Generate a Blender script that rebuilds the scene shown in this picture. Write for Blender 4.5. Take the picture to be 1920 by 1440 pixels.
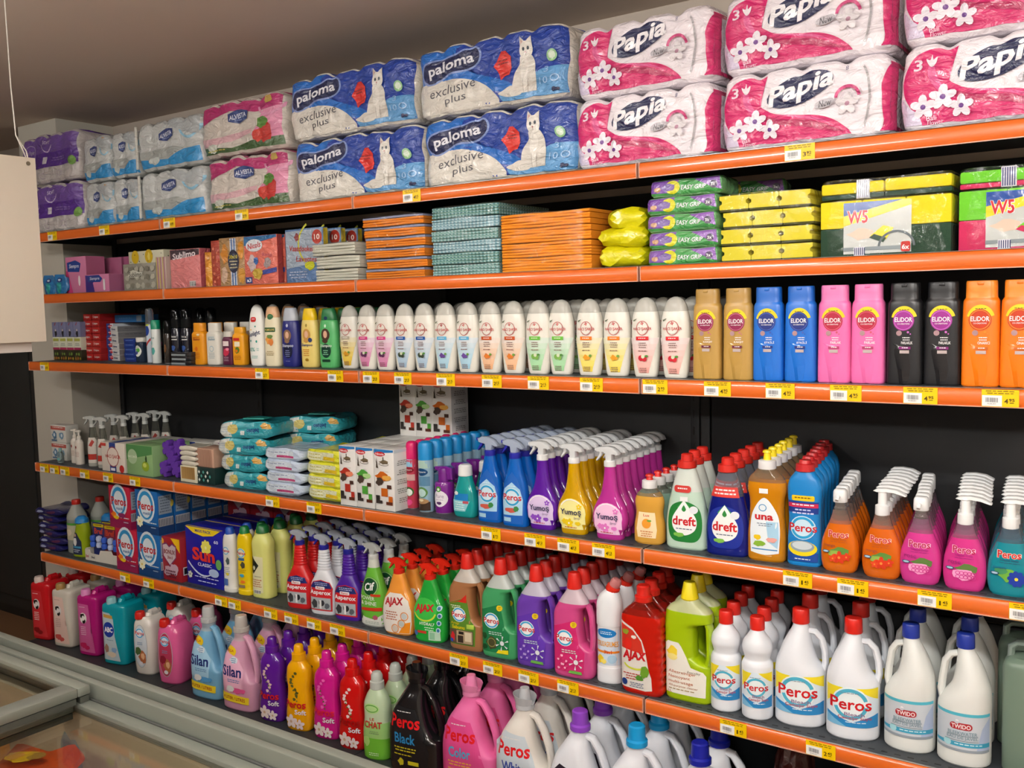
import bpy, bmesh, math, random
from mathutils import Vector, Matrix, Euler
for _o in list(bpy.data.objects): bpy.data.objects.remove(_o)
SC = bpy.context.scene
COL = SC.collection
PI = math.pi
# ---------------------------------------------------------------- camera
cam_d = bpy.data.cameras.new('camera'); cam = bpy.data.objects.new('camera', cam_d); COL.objects.link(cam)
RM = Matrix(((0.81575334, 0.57794073, -0.02304353), (-0.02840596, 0.07982293, 0.99640424), (0.577702, -0.81216551, 0.08153278)))
cam.matrix_world = Matrix.Translation((1.16011424, -2.21040552, 1.55646878)) @ RM.transposed().to_4x4()
cam_d.sensor_fit = 'HORIZONTAL'; cam_d.sensor_width = 36.0; cam_d.lens = 36.0*1801.5157/1920.0
cam_d.clip_start = 0.02; cam_d.clip_end = 50
SC.camera = cam
# ---------------------------------------------------------------- world, exposure
w = bpy.data.worlds.new('world'); SC.world = w; w.use_nodes = True
w.node_tree.nodes['Background'].inputs[0].default_value = (0.9, 0.95, 1, 1)
w.node_tree.nodes['Background'].inputs[1].default_value = 0.05
vs = SC.view_settings; vs.view_transform = 'Standard'; vs.look = 'None'; vs.gamma = 1; vs.use_curve_mapping = False
vs.exposure = 0.04
# ceiling panels: x, y, strength (emission of each diffuser); back row added for fill
PANELS = [(2.3, -1.7, 62), (1.0, -1.7, 66), (-0.4, -1.7, 48), (-1.8, -1.7, 25), (-3.2, -1.7, 14), (1.6, -3.6, 66), (-0.4, -3.6, 50), (-2.4, -3.6, 22)]
LAMPZ = 2.26
CEIL = 2.433
# ---------------------------------------------------------------- materials
def lin(h):
    h = h.lstrip('#'); v = [int(h[i:i+2], 16)/255 for i in (0, 2, 4)]
    return [c/12.92 if c <= .04045 else ((c+.055)/1.055)**2.4 for c in v]+[1.0]
MATS = {}
def M(hexc, kind='plastic'):
    key = (hexc, kind)
    if key in MATS: return MATS[key]
    m = bpy.data.materials.new(kind+'_'+hexc); m.use_nodes = True
    nt = m.node_tree; b = nt.nodes['Principled BSDF']; I = b.inputs
    c = lin(hexc); I['Base Color'].default_value = c
    def bump(scale, strength, dist=.002, coat=False, detail=3, stretch=None):
        tc = nt.nodes.new('ShaderNodeTexCoord'); n = nt.nodes.new('ShaderNodeTexNoise'); bp = nt.nodes.new('ShaderNodeBump')
        n.inputs['Scale'].default_value = scale; n.inputs['Detail'].default_value = detail; n.inputs['Distortion'].default_value = 1.2
        src = tc.outputs['Object']
        if stretch:
            mp = nt.nodes.new('ShaderNodeMapping'); mp.inputs['Scale'].default_value = stretch
            nt.links.new(src, mp.inputs[0]); src = mp.outputs[0]
        nt.links.new(src, n.inputs['Vector'])
        nt.links.new(n.outputs[0], bp.inputs['Height']); bp.inputs['Strength'].default_value = strength; bp.inputs['Distance'].default_value = dist
        nt.links.new(bp.outputs[0], I['Normal'])
        if coat: nt.links.new(bp.outputs[0], I['Coat Normal'])
    if kind == 'plastic': I['Roughness'].default_value = .33
    elif kind == 'satin': I['Roughness'].default_value = .5
    elif kind == 'gloss': I['Roughness'].default_value = .16; I['Coat Weight'].default_value = .4
    elif kind == 'paper': I['Roughness'].default_value = .55
    elif kind == 'print': I['Roughness'].default_value = .4; I['Specular IOR Level'].default_value = .4
    elif kind == 'card': I['Roughness'].default_value = .38; bump(40, .05)
    elif kind == 'film':
        I['Roughness'].default_value = .38; I['Coat Weight'].default_value = 1.0; I['Coat Roughness'].default_value = .05
        bump(20, 1.0, .012, True, 5, (1, 1, 1.8))
    elif kind == 'softbag':
        I['Roughness'].default_value = .3; I['Coat Weight'].default_value = .5; I['Coat Roughness'].default_value = .12
        bump(30, .6, .006, True, 2)
    elif kind == 'fabric': I['Roughness'].default_value = .95; I['Specular IOR Level'].default_value = .1; bump(900, .4, .001)
    elif kind == 'sponge': I['Roughness'].default_value = .9; bump(500, .6, .001)
    elif kind == 'liquid':
        I['Roughness'].default_value = .08; I['Transmission Weight'].default_value = .3; I['IOR'].default_value = 1.38
        I['Coat Weight'].default_value = .5; I['Coat Roughness'].default_value = .04
    elif kind == 'milky':
        I['Roughness'].default_value = .3; I['Transmission Weight'].default_value = .25
    elif kind == 'clear':
        I['Roughness'].default_value = .07; I['Transmission Weight'].default_value = .85; I['IOR'].default_value = 1.25
    elif kind == 'frost':
        I['Roughness'].default_value = .22; I['Transmission Weight'].default_value = .3; I['IOR'].default_value = 1.3
    elif kind == 'metal': I['Metallic'].default_value = .9; I['Roughness'].default_value = .35
    elif kind == 'alu': I['Metallic'].default_value = .35; I['Roughness'].default_value = .33; bump(300, .05, .001, False, 2, (1, 30, 30))
    elif kind == 'rail':
        I['Roughness'].default_value = .35; I['Coat Weight'].default_value = 1.0; I['Coat Roughness'].default_value = .1
    elif kind == 'steel': I['Roughness'].default_value = .55; bump(700, .12, .0005)
    elif kind == 'wall': I['Roughness'].default_value = .85; I['Specular IOR Level'].default_value = .2; bump(60, .12, .002)
    elif kind == 'glow':
        I['Emission Color'].default_value = c; I['Emission Strength'].default_value = 10; m['glow'] = 1
    MATS[key] = m
    return m
def mix_material(name, rough, fac, color, bumpscale=18, bumpstr=.7):
    """thin clear film or pane: mostly see-through with a glossy sheen"""
    m = bpy.data.materials.new(name); m.use_nodes = True; nt = m.node_tree; nt.nodes.clear()
    out = nt.nodes.new('ShaderNodeOutputMaterial'); mx = nt.nodes.new('ShaderNodeMixShader'); t = nt.nodes.new('ShaderNodeBsdfTransparent'); g = nt.nodes.new('ShaderNodeBsdfGlossy')
    t.inputs[0].default_value = lin(color); g.inputs['Roughness'].default_value = rough
    fr = nt.nodes.new('ShaderNodeLayerWeight'); fr.inputs[0].default_value = .5; pw = nt.nodes.new('ShaderNodeMath'); pw.operation = 'POWER'; pw.inputs[1].default_value = 4.0; nt.links.new(fr.outputs['Facing'], pw.inputs[0])
    ma = nt.nodes.new('ShaderNodeMath'); ma.operation = 'MULTIPLY_ADD'; ma.inputs[1].default_value = .8; ma.inputs[2].default_value = fac
    if bumpstr:
        tc = nt.nodes.new('ShaderNodeTexCoord'); n = nt.nodes.new('ShaderNodeTexNoise'); bp = nt.nodes.new('ShaderNodeBump')
        n.inputs['Scale'].default_value = bumpscale; n.inputs['Detail'].default_value = 4; n.inputs['Distortion'].default_value = 1.5
        nt.links.new(tc.outputs['Object'], n.inputs['Vector']); nt.links.new(n.outputs[0], bp.inputs['Height'])
        bp.inputs['Strength'].default_value = bumpstr; bp.inputs['Distance'].default_value = .01
        nt.links.new(bp.outputs[0], g.inputs['Normal']); nt.links.new(bp.outputs[0], fr.inputs['Normal'])
    nt.links.new(pw.outputs[0], ma.inputs[0]); nt.links.new(ma.outputs[0], mx.inputs[0])
    nt.links.new(t.outputs[0], mx.inputs[1]); nt.links.new(g.outputs[0], mx.inputs[2]); nt.links.new(mx.outputs[0], out.inputs[0])
    return m
FILM = mix_material('clear_wrap', .12, .03, '#ffffff')
PANE = mix_material('glass_pane', .03, .05, '#e8e9e6', 1, 0)
# ---------------------------------------------------------------- mesh building
class MB:
    def __init__(s): s.v = []; s.f = []; s.m = []; s.mats = []
    def mi(s, mat):
        if mat not in s.mats: s.mats.append(mat)
        return s.mats.index(mat)
    def add(s, vs_, fs, mat):
        o = len(s.v); k = s.mi(mat); s.v += [tuple(v) for v in vs_]
        for f in fs: s.f.append([i+o for i in f]); s.m.append(k)
    def mesh(s, name, angle=35):
        me = bpy.data.meshes.new(name); me.from_pydata(s.v, [], s.f)
        for mt in s.mats: me.materials.append(mt)
        me.polygons.foreach_set('material_index', s.m)
        if angle:
            me.polygons.foreach_set('use_smooth', [True]*len(me.polygons))
            me.set_sharp_from_angle(angle=math.radians(angle))
        me.update(); return me
    def obj(s, name, parent=None, label=None, kind=None, angle=35):
        o = bpy.data.objects.new(name, s.mesh(name, angle)); COL.objects.link(o)
        if parent: o.parent = parent
        if label: o['label'] = label
        if kind: o['kind'] = kind
        return o
    def box(s, x0, x1, y0, y1, z0, z1, mat, bev=0.0):
        if not bev:
            vs_ = [(x, y, z) for x in (x0, x1) for y in (y0, y1) for z in (z0, z1)]
            s.add(vs_, [(0, 1, 3, 2), (4, 6, 7, 5), (0, 4, 5, 1), (2, 3, 7, 6), (0, 2, 6, 4), (1, 5, 7, 3)], mat)
        else:
            bm = bmesh.new(); bmesh.ops.create_cube(bm, size=1)
            for v in bm.verts: v.co = Vector(((x0+x1)/2+v.co.x*(x1-x0), (y0+y1)/2+v.co.y*(y1-y0), (z0+z1)/2+v.co.z*(z1-z0)))
            bmesh.ops.bevel(bm, geom=list(bm.edges), offset=bev, segments=2, profile=.5, affect='EDGES')
            bm.verts.index_update(); s.add([v.co[:] for v in bm.verts], [[v.index for v in f.verts] for f in bm.faces], mat); bm.free()
    def tube(s, pts, r, mat, seg=10, flat=1.0, closed_ends=True):
        """sweep an ellipse (r, r*flat across y) along points in the xz plane or in space"""
        n = len(pts); P = [Vector(p) for p in pts]; rr = r if isinstance(r, (list, tuple)) else [r]*n
        vs_ = []; 
        for i, p in enumerate(P):
            t = (P[min(i+1, n-1)]-P[max(i-1, 0)]).normalized()
            ref = Vector((0, 1, 0)) if abs(t.y) < .9 else Vector((1, 0, 0))
            a = t.cross(ref).normalized(); b_ = a.cross(t).normalized()
            for k in range(seg):
                an = 2*PI*k/seg; vs_.append(p+a*math.cos(an)*rr[i]+b_*math.sin(an)*rr[i]*flat)
        fs = [(i*seg+k, i*seg+(k+1) % seg, (i+1)*seg+(k+1) % seg, (i+1)*seg+k) for i in range(n-1) for k in range(seg)]
        if closed_ends: fs += [list(range(seg))[::-1], list(range((n-1)*seg, n*seg))]
        s.add(vs_, fs, mat)
    def prism(s, pts, t, mat, inset=.85, y0=0.0):
        """profile in xz, thickness 2t across y, softly chamfered"""
        n = len(pts); cx = sum(p[0] for p in pts)/n; cz = sum(p[1] for p in pts)/n
        rings = [(-t, inset), (-t*.72, 1), (t*.72, 1), (t, inset)]; vs_ = []
        for y, k in rings:
            vs_ += [(cx+(p[0]-cx)*k, y+y0, cz+(p[1]-cz)*k) for p in pts]
        fs = [(r*n+i, (r+1)*n+i, (r+1)*n+(i+1) % n, r*n+(i+1) % n) for r in range(3) for i in range(n)]
        fs += [list(range(n)), list(range(3*n, 4*n))[::-1]]
        s.add(vs_, fs, mat)
def pchip(xs, ys, x):
    n = len(xs)
    if x <= xs[0]: return ys[0]
    if x >= xs[-1]: return ys[-1]
    i = 0
    while x > xs[i+1]: i += 1
    h = [xs[k+1]-xs[k] or 1e-9 for k in range(n-1)]; d = [(ys[k+1]-ys[k])/h[k] for k in range(n-1)]
    def m(k):
        if k == 0: return d[0]
        if k == n-1: return d[-1]
        if d[k-1]*d[k] <= 0: return 0.0
        w1 = 2*h[k]+h[k-1]; w2 = h[k]+2*h[k-1]
        return (w1+w2)/(w1/d[k-1]+w2/d[k])
    t = (x-xs[i])/h[i]; a, b_ = m(i)*h[i], m(i+1)*h[i]
    return (2*t**3-3*t**2+1)*ys[i]+(t**3-2*t**2+t)*a+(-2*t**3+3*t**2)*ys[i+1]+(t**3-t**2)*b_
class Body:
    """lofted superellipse body. prof rows, in cm: (z, w, d, n) or (z, xl, xr, d, n)"""
    def __init__(s, prof, smooth=True, sub=4, seg=28, defm=None, box=False):
        P = [(q[0], (q[2]-q[1])/2, q[3], q[4], (q[1]+q[2])/2) if len(q) == 5 else (q[0], q[1], q[2], q[3], 0.0) for q in prof]
        s.k = [tuple(c*.01 if j != 3 else c for j, c in enumerate(q)) for q in P]
        s.zs = [q[0] for q in s.k]; s.smooth = smooth; s.sub = sub; s.seg = seg; s.defm = defm; s.boxy = box
    def at(s, z):
        if s.smooth: return [pchip(s.zs, [q[j] for q in s.k], z) for j in (1, 2, 3, 4)]
        z = min(max(z, s.zs[0]), s.zs[-1]); i = 0
        while i < len(s.zs)-2 and z > s.zs[i+1]: i += 1
        t = (z-s.zs[i])/((s.zs[i+1]-s.zs[i]) or 1)
        return [s.k[i][j]*(1-t)+s.k[i+1][j]*t for j in (1, 2, 3, 4)]
    def front(s, x, z):
        w_, d, n, ox = s.at(z); u = min(abs((x-ox)/w_), .985) if w_ > 1e-6 else 0
        y = -d*(1-u**n)**(1/n)
        if s.defm: x, y, z = s.defm(x, y, z)
        return (x, y, z)
    def into(s, mb, mat, bands=None, capb=True, capt=True):
        L = []
        for i in range(len(s.zs)-1):
            for j in range(s.sub if s.smooth else 1): L.append(s.zs[i]+(s.zs[i+1]-s.zs[i])*j/(s.sub if s.smooth else 1))
        if bands:
            for zb, _ in bands[:-1]: L.append(zb*.01)
        L.append(s.zs[-1]); L = sorted(set(round(z, 5) for z in L)); vs_ = []; N = s.seg
        for z in L:
            w_, d, n, ox = s.at(z)
            for k in range(N):
                if s.boxy:
                    q = 8*k/N; e = int(q//2); t = (q/2-e)*2-1
                    u, v = [(t, -1), (1, t), (-t, 1), (-1, -t)][e]
                    f = (abs(u)**n+abs(v)**n)**(-1/n); x, y = ox+w_*u*f, d*v*f
                else:
                    a = 2*PI*k/N-PI/2; c, sn = math.cos(a), math.sin(a)
                    x = ox+w_*math.copysign(abs(c)**(2/n), c); y = d*math.copysign(abs(sn)**(2/n), sn)
                vs_.append(s.defm(x, y, z) if s.defm else (x, y, z))
        nl = len(L)
        for i in range(nl-1):
            mt = mat
            if bands:
                zm = (L[i]+L[i+1])/2
                for zb, bmv in bands:
                    if zm <= zb*.01+1e-6: mt = bmv; break
            o = []
            for k in range(N): o.append((i*N+k, i*N+(k+1) % N, (i+1)*N+(k+1) % N, (i+1)*N+k))
            if i == 0: s_ = len(mb.v); mb.v += [tuple(v) for v in vs_]
            kx = mb.mi(mt)
            for f in o: mb.f.append([q+s_ for q in f]); mb.m.append(kx)
        if capb: mb.f.append([s_+k for k in range(N)][::-1]); mb.m.append(mb.mi(bands[0][1] if bands else mat))
        if capt: mb.f.append([s_+(nl-1)*N+k for k in range(N)]); mb.m.append(mb.mi(bands[-1][1] if bands else mat))
def lathe(mb, rz, mat, x=0, y=0, seg=16):
    """rz rows in cm (z, r); round part"""
    vs_ = [(x*.01+r*.01*math.cos(2*PI*k/seg), y*.01+r*.01*math.sin(2*PI*k/seg), z*.01) for z, r in rz for k in range(seg)]
    n = len(rz); fs = [(i*seg+k, i*seg+(k+1) % seg, (i+1)*seg+(k+1) % seg, (i+1)*seg+k) for i in range(n-1) for k in range(seg)]
    fs += [list(range(seg))[::-1], list(range((n-1)*seg, n*seg))]
    mb.add(vs_, fs, mat)
# ---------------------------------------------------------------- printed art laid on surfaces
TXT = {}
def text2d(txt, bold=0.0, shear=0.0):
    key = (txt, bold, shear)
    if key not in TXT:
        cu = bpy.data.curves.new('t', 'FONT'); cu.body = txt; cu.resolution_u = 2; cu.offset = bold*.5; cu.shear = shear; cu.fill_mode = 'BOTH'
        ob = bpy.data.objects.new('t', cu); COL.objects.link(ob)
        dg = bpy.context.evaluated_depsgraph_get(); me = bpy.data.meshes.new_from_object(ob.evaluated_get(dg))
        vs_ = [(v.co.x, v.co.y) for v in me.vertices]; fs = [list(p.vertices) for p in me.polygons]
        bpy.data.objects.remove(ob); bpy.data.curves.remove(cu); bpy.data.meshes.remove(me)
        if vs_:
            x0 = min(v[0] for v in vs_); x1 = max(v[0] for v in vs_); z0 = min(v[1] for v in vs_); z1 = max(v[1] for v in vs_)
        else: x0 = x1 = z0 = z1 = 0
        TXT[key] = (vs_, fs, (x0, x1, z0, z1))
    return TXT[key]
def ell(cx, cz, rx, rz, n=20, a0=0, a1=2*PI):
    return [(cx+rx*math.cos(a0+(a1-a0)*k/n), cz+rz*math.sin(a0+(a1-a0)*k/n)) for k in range(n)]
def shape2d(sh):
    """-> list of (verts2d in cm, faces, colour)"""
    k = sh[0]
    if k == 'r':
        _, x0, z0, x1, z1, c = sh; return [([(x0, z0), (x1, z0), (x1, z1), (x0, z1)], [(0, 1, 2, 3)], c)]
    if k == 'rr':
        _, x0, z0, x1, z1, r, c = sh; p = []
        for cx, cz, a in ((x1-r, z0+r, -PI/2), (x1-r, z1-r, 0), (x0+r, z1-r, PI/2), (x0+r, z0+r, PI)):
            p += [(cx+r*math.cos(a+PI/2*i/4), cz+r*math.sin(a+PI/2*i/4)) for i in range(5)]
        return [(p, [list(range(len(p)))], c)]
    if k == 'e':
        _, cx, cz, rx, rz, c = sh; p = ell(cx, cz, rx, rz); return [(p, [list(range(len(p)))], c)]
    if k == 'o':   # ring or arc: cx, cz, rx, rz, thickness, colour, from deg, to deg
        _, cx, cz, rx, rz, t, c = sh[:7]; a0, a1 = (math.radians(sh[7]), math.radians(sh[8])) if len(sh) > 7 else (0, 2*PI)
        n = 24; vs_ = []
        for i in range(n+1):
            a = a0+(a1-a0)*i/n; vs_ += [(cx+rx*math.cos(a), cz+rz*math.sin(a)), (cx+(rx-t)*math.cos(a), cz+(rz-t)*math.sin(a))]
        return [(vs_, [(2*i, 2*i+2, 2*i+3, 2*i+1) for i in range(n)], c)]
    if k == 'p':
        return [(list(sh[1]), [list(range(len(sh[1])))], sh[2])]
    if k == 'c':   # smooth closed curve through points; a point given twice is a corner
        P_ = sh[1]; n = len(P_); out = []
        for i in range(n):
            a, b_, c_, d = P_[i-1], P_[i], P_[(i+1) % n], P_[(i+2) % n]
            if b_ == c_: continue
            for j in range(6):
                t_ = j/6; out.append(tuple(.5*((2*b_[m])+(c_[m]-a[m])*t_+(2*a[m]-5*b_[m]+4*c_[m]-d[m])*t_*t_+(3*b_[m]-a[m]-3*c_[m]+d[m])*t_**3) for m in (0, 1)))
        return [(out, [list(range(len(out)))], sh[2])]
    if k == 't':   # text, cx, cz, width, height(of the whole box), colour, bold, shear, angle
        _, s_, cx, cz, wd, ht, c = sh[:7]; bold = sh[7] if len(sh) > 7 else .02; sr = sh[8] if len(sh) > 8 else 0; an = math.radians(sh[9]) if len(sh) > 9 else 0
        vs_, fs, (x0, x1, z0, z1) = text2d(s_, bold, sr)
        if not vs_: return []
        sx = wd/(x1-x0); sz = ht/(z1-z0); ca, sa = math.cos(an), math.sin(an); out = []
        for x, z in vs_:
            u = (x-(x0+x1)/2)*sx; v = (z-(z0+z1)/2)*sz; out.append((cx+u*ca-v*sa, cz+u*sa+v*ca))
        return [(out, fs, c)]
    if k == 'l':   # rows of tiny illegible print: x0, x1, ztop, rows, pitch, colour
        _, x0, x1, zt, n, dz, c = sh; rnd = random.Random(int((x0*7+zt*13)*10)); vs_ = []; fs = []
        for i in range(n):
            ins = rnd.random()*.18*(x1-x0); a = x0+ins; e = x1-ins; z = zt-i*dz; x = a
            while x < e:
                wl = min((.06+.12*rnd.random())*(x1-x0)+.1, e-x); o = len(vs_); vs_ += [(x, z-dz*.42), (x+wl, z-dz*.42), (x+wl, z), (x, z)]; fs.append((o, o+1, o+2, o+3)); x += wl+.03*(x1-x0)+.04
        return [(vs_, fs, c)]
    if k == 'f':   # flower: cx, cz, r, petals, colour, centre colour
        _, cx, cz, r, n, c, c2 = sh; out = []
        for i in range(n):
            a = 2*PI*i/n+.3; px, pz = cx+r*.55*math.cos(a), cz+r*.55*math.sin(a); ca, sa = math.cos(a), math.sin(a)
            p = [(px+.5*r*math.cos(t)*ca-.34*r*math.sin(t)*sa, pz+.5*r*math.cos(t)*sa+.34*r*math.sin(t)*ca) for t in [2*PI*j/10 for j in range(10)]]
            out.append((p, [list(range(10))], c))
        p = ell(cx, cz, r*.22, r*.22, 8); out.append((p, [list(range(8))], c2)); return out
    if k == 'b':   # barcode: x0,z0,x1,z1
        _, x0, z0, x1, z1 = sh; rnd = random.Random(5); vs_ = []; fs = []; x = x0
        while x < x1:
            wl = (x1-x0)*(.02+.04*rnd.random()); o = len(vs_); vs_ += [(x, z0), (x+wl, z0), (x+wl, z1), (x, z1)]; fs.append((o, o+1, o+2, o+3)); x += wl+(x1-x0)*(.025+.03*rnd.random())
        return [([(x0-.15, z0-.15), (x1+.15, z0-.15), (x1+.15, z1+.15), (x0-.15, z1+.15)], [(0, 1, 2, 3)], '#e9e9e6'), (vs_, fs, '#2a2a2e')]
    if k == 'k':   # blotch: cx, cz, rx, rz, colour, seed
        _, cx, cz, rx, rz, c, sd = sh; rnd = random.Random(sd); p = []
        for i in range(14):
            a = 2*PI*i/14; q = .7+.45*rnd.random(); p.append((cx+rx*q*math.cos(a), cz+rz*q*math.sin(a)))
        return [(p, [list(range(14))], c)]
    return []
EPS = .00022
def decal(art, fmap, kind='print', dx=None, dz=None, mb=None, e0=2):
    """fmap(x, z, e) -> point; x, z in metres, e the lift above the surface"""
    mb = mb or MB(); layer = 0; prev = None
    for sh in art:
        for vs_, fs, c in shape2d(sh):
            layer += 1; bm = bmesh.new(); vv = [bm.verts.new((x*.01, 0, z*.01)) for x, z in vs_]
            for f in fs:
                try: bm.faces.new([vv[i] for i in f])
                except ValueError: pass
            if dx or dz:
                if sh[0] != 't': bmesh.ops.triangulate(bm, faces=[f for f in bm.faces if len(f.verts) > 4])
                x0 = min(v.co.x for v in bm.verts); x1 = max(v.co.x for v in bm.verts); z0 = min(v.co.z for v in bm.verts); z1 = max(v.co.z for v in bm.verts)
                for st, a, b_, ax in ((dx, x0, x1, 0), (dz, z0, z1, 2)):
                    if not st or (sh[0] == 't' and ax == 2 and dz > .015): continue
                    k = math.ceil(a/st)
                    while k*st < b_ and k*st-a < 1:
                        if k*st > a+1e-6:
                            no = (1, 0, 0) if ax == 0 else (0, 0, 1); co = (k*st, 0, 0) if ax == 0 else (0, 0, k*st)
                            bmesh.ops.bisect_plane(bm, geom=list(bm.verts)+list(bm.edges)+list(bm.faces), plane_co=co, plane_no=no)
                        k += 1
            bm.verts.index_update(); bm.normal_update()
            e = EPS*(e0+layer) if len(art) < 40 else EPS*(e0+layer*.6)
            P = [fmap(v.co.x, v.co.z, e) for v in bm.verts]; F = []
            for f in bm.faces:
                ids = [v.index for v in f.verts]
                F.append(ids if f.normal.y < 0 else ids[::-1])
            mb.add(P, F, M(c, kind)); bm.free()
    return mb
def on_body(body):
    def f(x, z, e):
        a, y, zz = body.front(x, z); return (a, y-e, zz)
    return f
def on_front(D): return lambda x, z, e: (x, -D/2-e, z)
def on_side(W): return lambda x, z, e: (W/2+e, x, z)      # +x face: art x runs front (-) to back (+)
def on_top(H): return lambda x, z, e: (x, z, H+e)
# ---------------------------------------------------------------- things
ORD = ['first', 'second', 'third', 'fourth', 'fifth', 'sixth', 'seventh', 'eighth', 'ninth', 'tenth', 'eleventh', 'twelfth']
def thing(name, label, cat, loc=(0, 0, 0), rz=0, group=None, kind=None):
    o = bpy.data.objects.new(name, None); COL.objects.link(o); o.location = loc; o.rotation_euler = (0, 0, rz)
    o.empty_display_size = .02; o['label'] = label; o['category'] = cat
    if group: o['group'] = group
    if kind: o['kind'] = kind
    return o
def tag(o, label, cat, group=None):
    o['label'] = label; o['category'] = cat
    if group: o['group'] = group
    return o
def dup(r, loc, rz=0, label=None, skip=()):
    c = r.copy(); COL.objects.link(c); c.location = loc; c.rotation_euler = (0, 0, rz)
    if label: c['label'] = label
    for ch in list(r.children):
        if ch.name.split('.')[0] in skip: continue
        q = ch.copy(); COL.objects.link(q); q.parent = c
        for g in list(ch.children):
            h = g.copy(); COL.objects.link(h); h.parent = q
    return c
rnd = random.Random(7)
def run(root, desc, x, y, z, n=1, dx=0, dy=.05, rz=0, jit=.0015, skip=('label',)):
    """put the prototype at the front of the row and copies of it behind"""
    out = []
    for i in range(n):
        lb = desc if n == 1 else desc+(', front of row' if i == 0 else ', %s in row' % ORD[i])
        loc = (x+dx*i+(rnd.random()-.5)*2*jit*(i > 0), y+dy*i, z); a = rz+(rnd.random()-.5)*.06*(i > 0)*(jit > 0)
        if i == 0: root.location = loc; root.rotation_euler = (0, 0, a); root['label'] = lb; out.append(root)
        else: out.append(dup(root, loc, a, lb, skip if i > 1 else ()))
    return out
# ================================================================ the setting
Z1, Z2, Z3, Z4, Z5, Z6 = 1.908, 1.648, 1.36, .914, .51, .13
BACK = .43
def struct(name, x0, x1, y0, y1, z0, z1, mat):
    mb = MB(); mb.box(x0, x1, y0, y1, z0, z1, mat); o = mb.obj(name, angle=0); o['kind'] = 'structure'; return o
struct('wall_back', -3.0, 3.2, .46, .56, 0, CEIL, M('#b3a79a', 'wall'))
struct('wall_left', -3.32, -3.0, .18, .56, 0, CEIL, M('#bdb9ad', 'wall'))
struct('wall_far_left', -6.1, -6.0, -6, .56, 0, CEIL, M('#a89c90', 'wall'))
struct('wall_left_back', -6.0, -3.32, .46, .56, 0, CEIL, M('#8f857a', 'wall'))
struct('wall_right', 3.2, 3.3, -6, .56, 0, CEIL, M('#c9c2b8', 'wall'))
struct('wall_front', -6.1, 3.3, -6.1, -6.0, 0, CEIL, M('#c9c2b8', 'wall'))
struct('ceiling', -6.1, 3.3, -6.1, .56, CEIL, CEIL+.1, M('#cbbcae', 'wall'))
fl = struct('floor', -6.1, 3.3, -6.1, .56, -.1, 0, M('#7a5a42', 'satin'))
mt = bpy.data.materials.new('floor_tiles'); mt.use_nodes = True; nt = mt.node_tree; b = nt.nodes['Principled BSDF']; b.inputs['Roughness'].default_value = .4
tc = nt.nodes.new('ShaderNodeTexCoord'); nz = nt.nodes.new('ShaderNodeTexNoise'); nz.inputs['Scale'].default_value = 3; nz.inputs['Detail'].default_value = 6
cr = nt.nodes.new('ShaderNodeValToRGB'); cr.color_ramp.elements[0].color = lin('#6e4d36'); cr.color_ramp.elements[1].color = lin('#8d6a4b')
nt.links.new(tc.outputs['Object'], nz.inputs['Vector']); nt.links.new(nz.outputs[0], cr.inputs[0]); nt.links.new(cr.outputs[0], b.inputs['Base Color']); fl.data.materials[0] = mt
# ceiling panels
for i, (x, y, s) in enumerate(PANELS):
    t = thing('ceiling_light', 'short white hanging light fitting, '+['front row, right end', 'front row, second from the right', 'front row, middle', 'front row, second from the left', 'front row, left end', 'added back row for fill, right', 'added back row for fill, middle', 'added back row for fill, left'][i], 'ceiling light', (x, y, LAMPZ), group='ceiling light panels')
    mb = MB(); mb.box(-.32, -.302, -.062, .062, -.10, .002, M('#d8d8d6')); mb.box(.302, .32, -.062, .062, -.10, .002, M('#d8d8d6')); mb.box(-.302, .302, -.012, .012, .0, .012, M('#d8d8d6')); mb.obj('housing', t, angle=0)
    m = bpy.data.materials.new('diffuser'); m.use_nodes = True; q = m.node_tree.nodes['Principled BSDF']
    q.inputs['Emission Color'].default_value = (1, .97, .93, 1); q.inputs['Emission Strength'].default_value = s; q.inputs['Base Color'].default_value = (.8, .8, .8, 1)
    mb = MB(); mb.box(-.3, .3, -.06, .06, -.098, -.002, m, .01); mb.obj('diffuser', t, angle=0)
    mb = MB(); [mb.tube([(a, b_, 0), (a, b_, CEIL-LAMPZ)], .0015, M('#b0b0b0'), 6) for a in (0,) for b_ in (0,)]; mb.obj('hanger', t)
# black cabinets standing left of the pillar
for i, (x0, x1) in enumerate(((-3.49, -3.335), (-4.25, -3.495), (-5.0, -4.255))):
    t = thing('dark_cabinet', 'tall plain black cabinet left of the shelving, '+['beside the pale pillar', 'second from the pillar', 'farthest from the pillar'][i], 'cabinet', ((x0+x1)/2, .35, 0), group='tall black cabinets')
    h = (x1-x0)/2; mb = MB(); mb.box(-h, h, -.08, .1, .05, 2.12, M('#232524', 'satin')); mb.obj('body', t, angle=0)
    mb = MB(); mb.box(-h+.004, h-.004, -.1, -.082, .12, 2.11, M('#272928', 'satin'), .003); d = mb.obj('door', t)
    mb = MB(); mb.box(-h, h, -.07, .08, 0, .05, M('#171817', 'satin')); mb.obj('plinth', t, angle=0)
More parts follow.
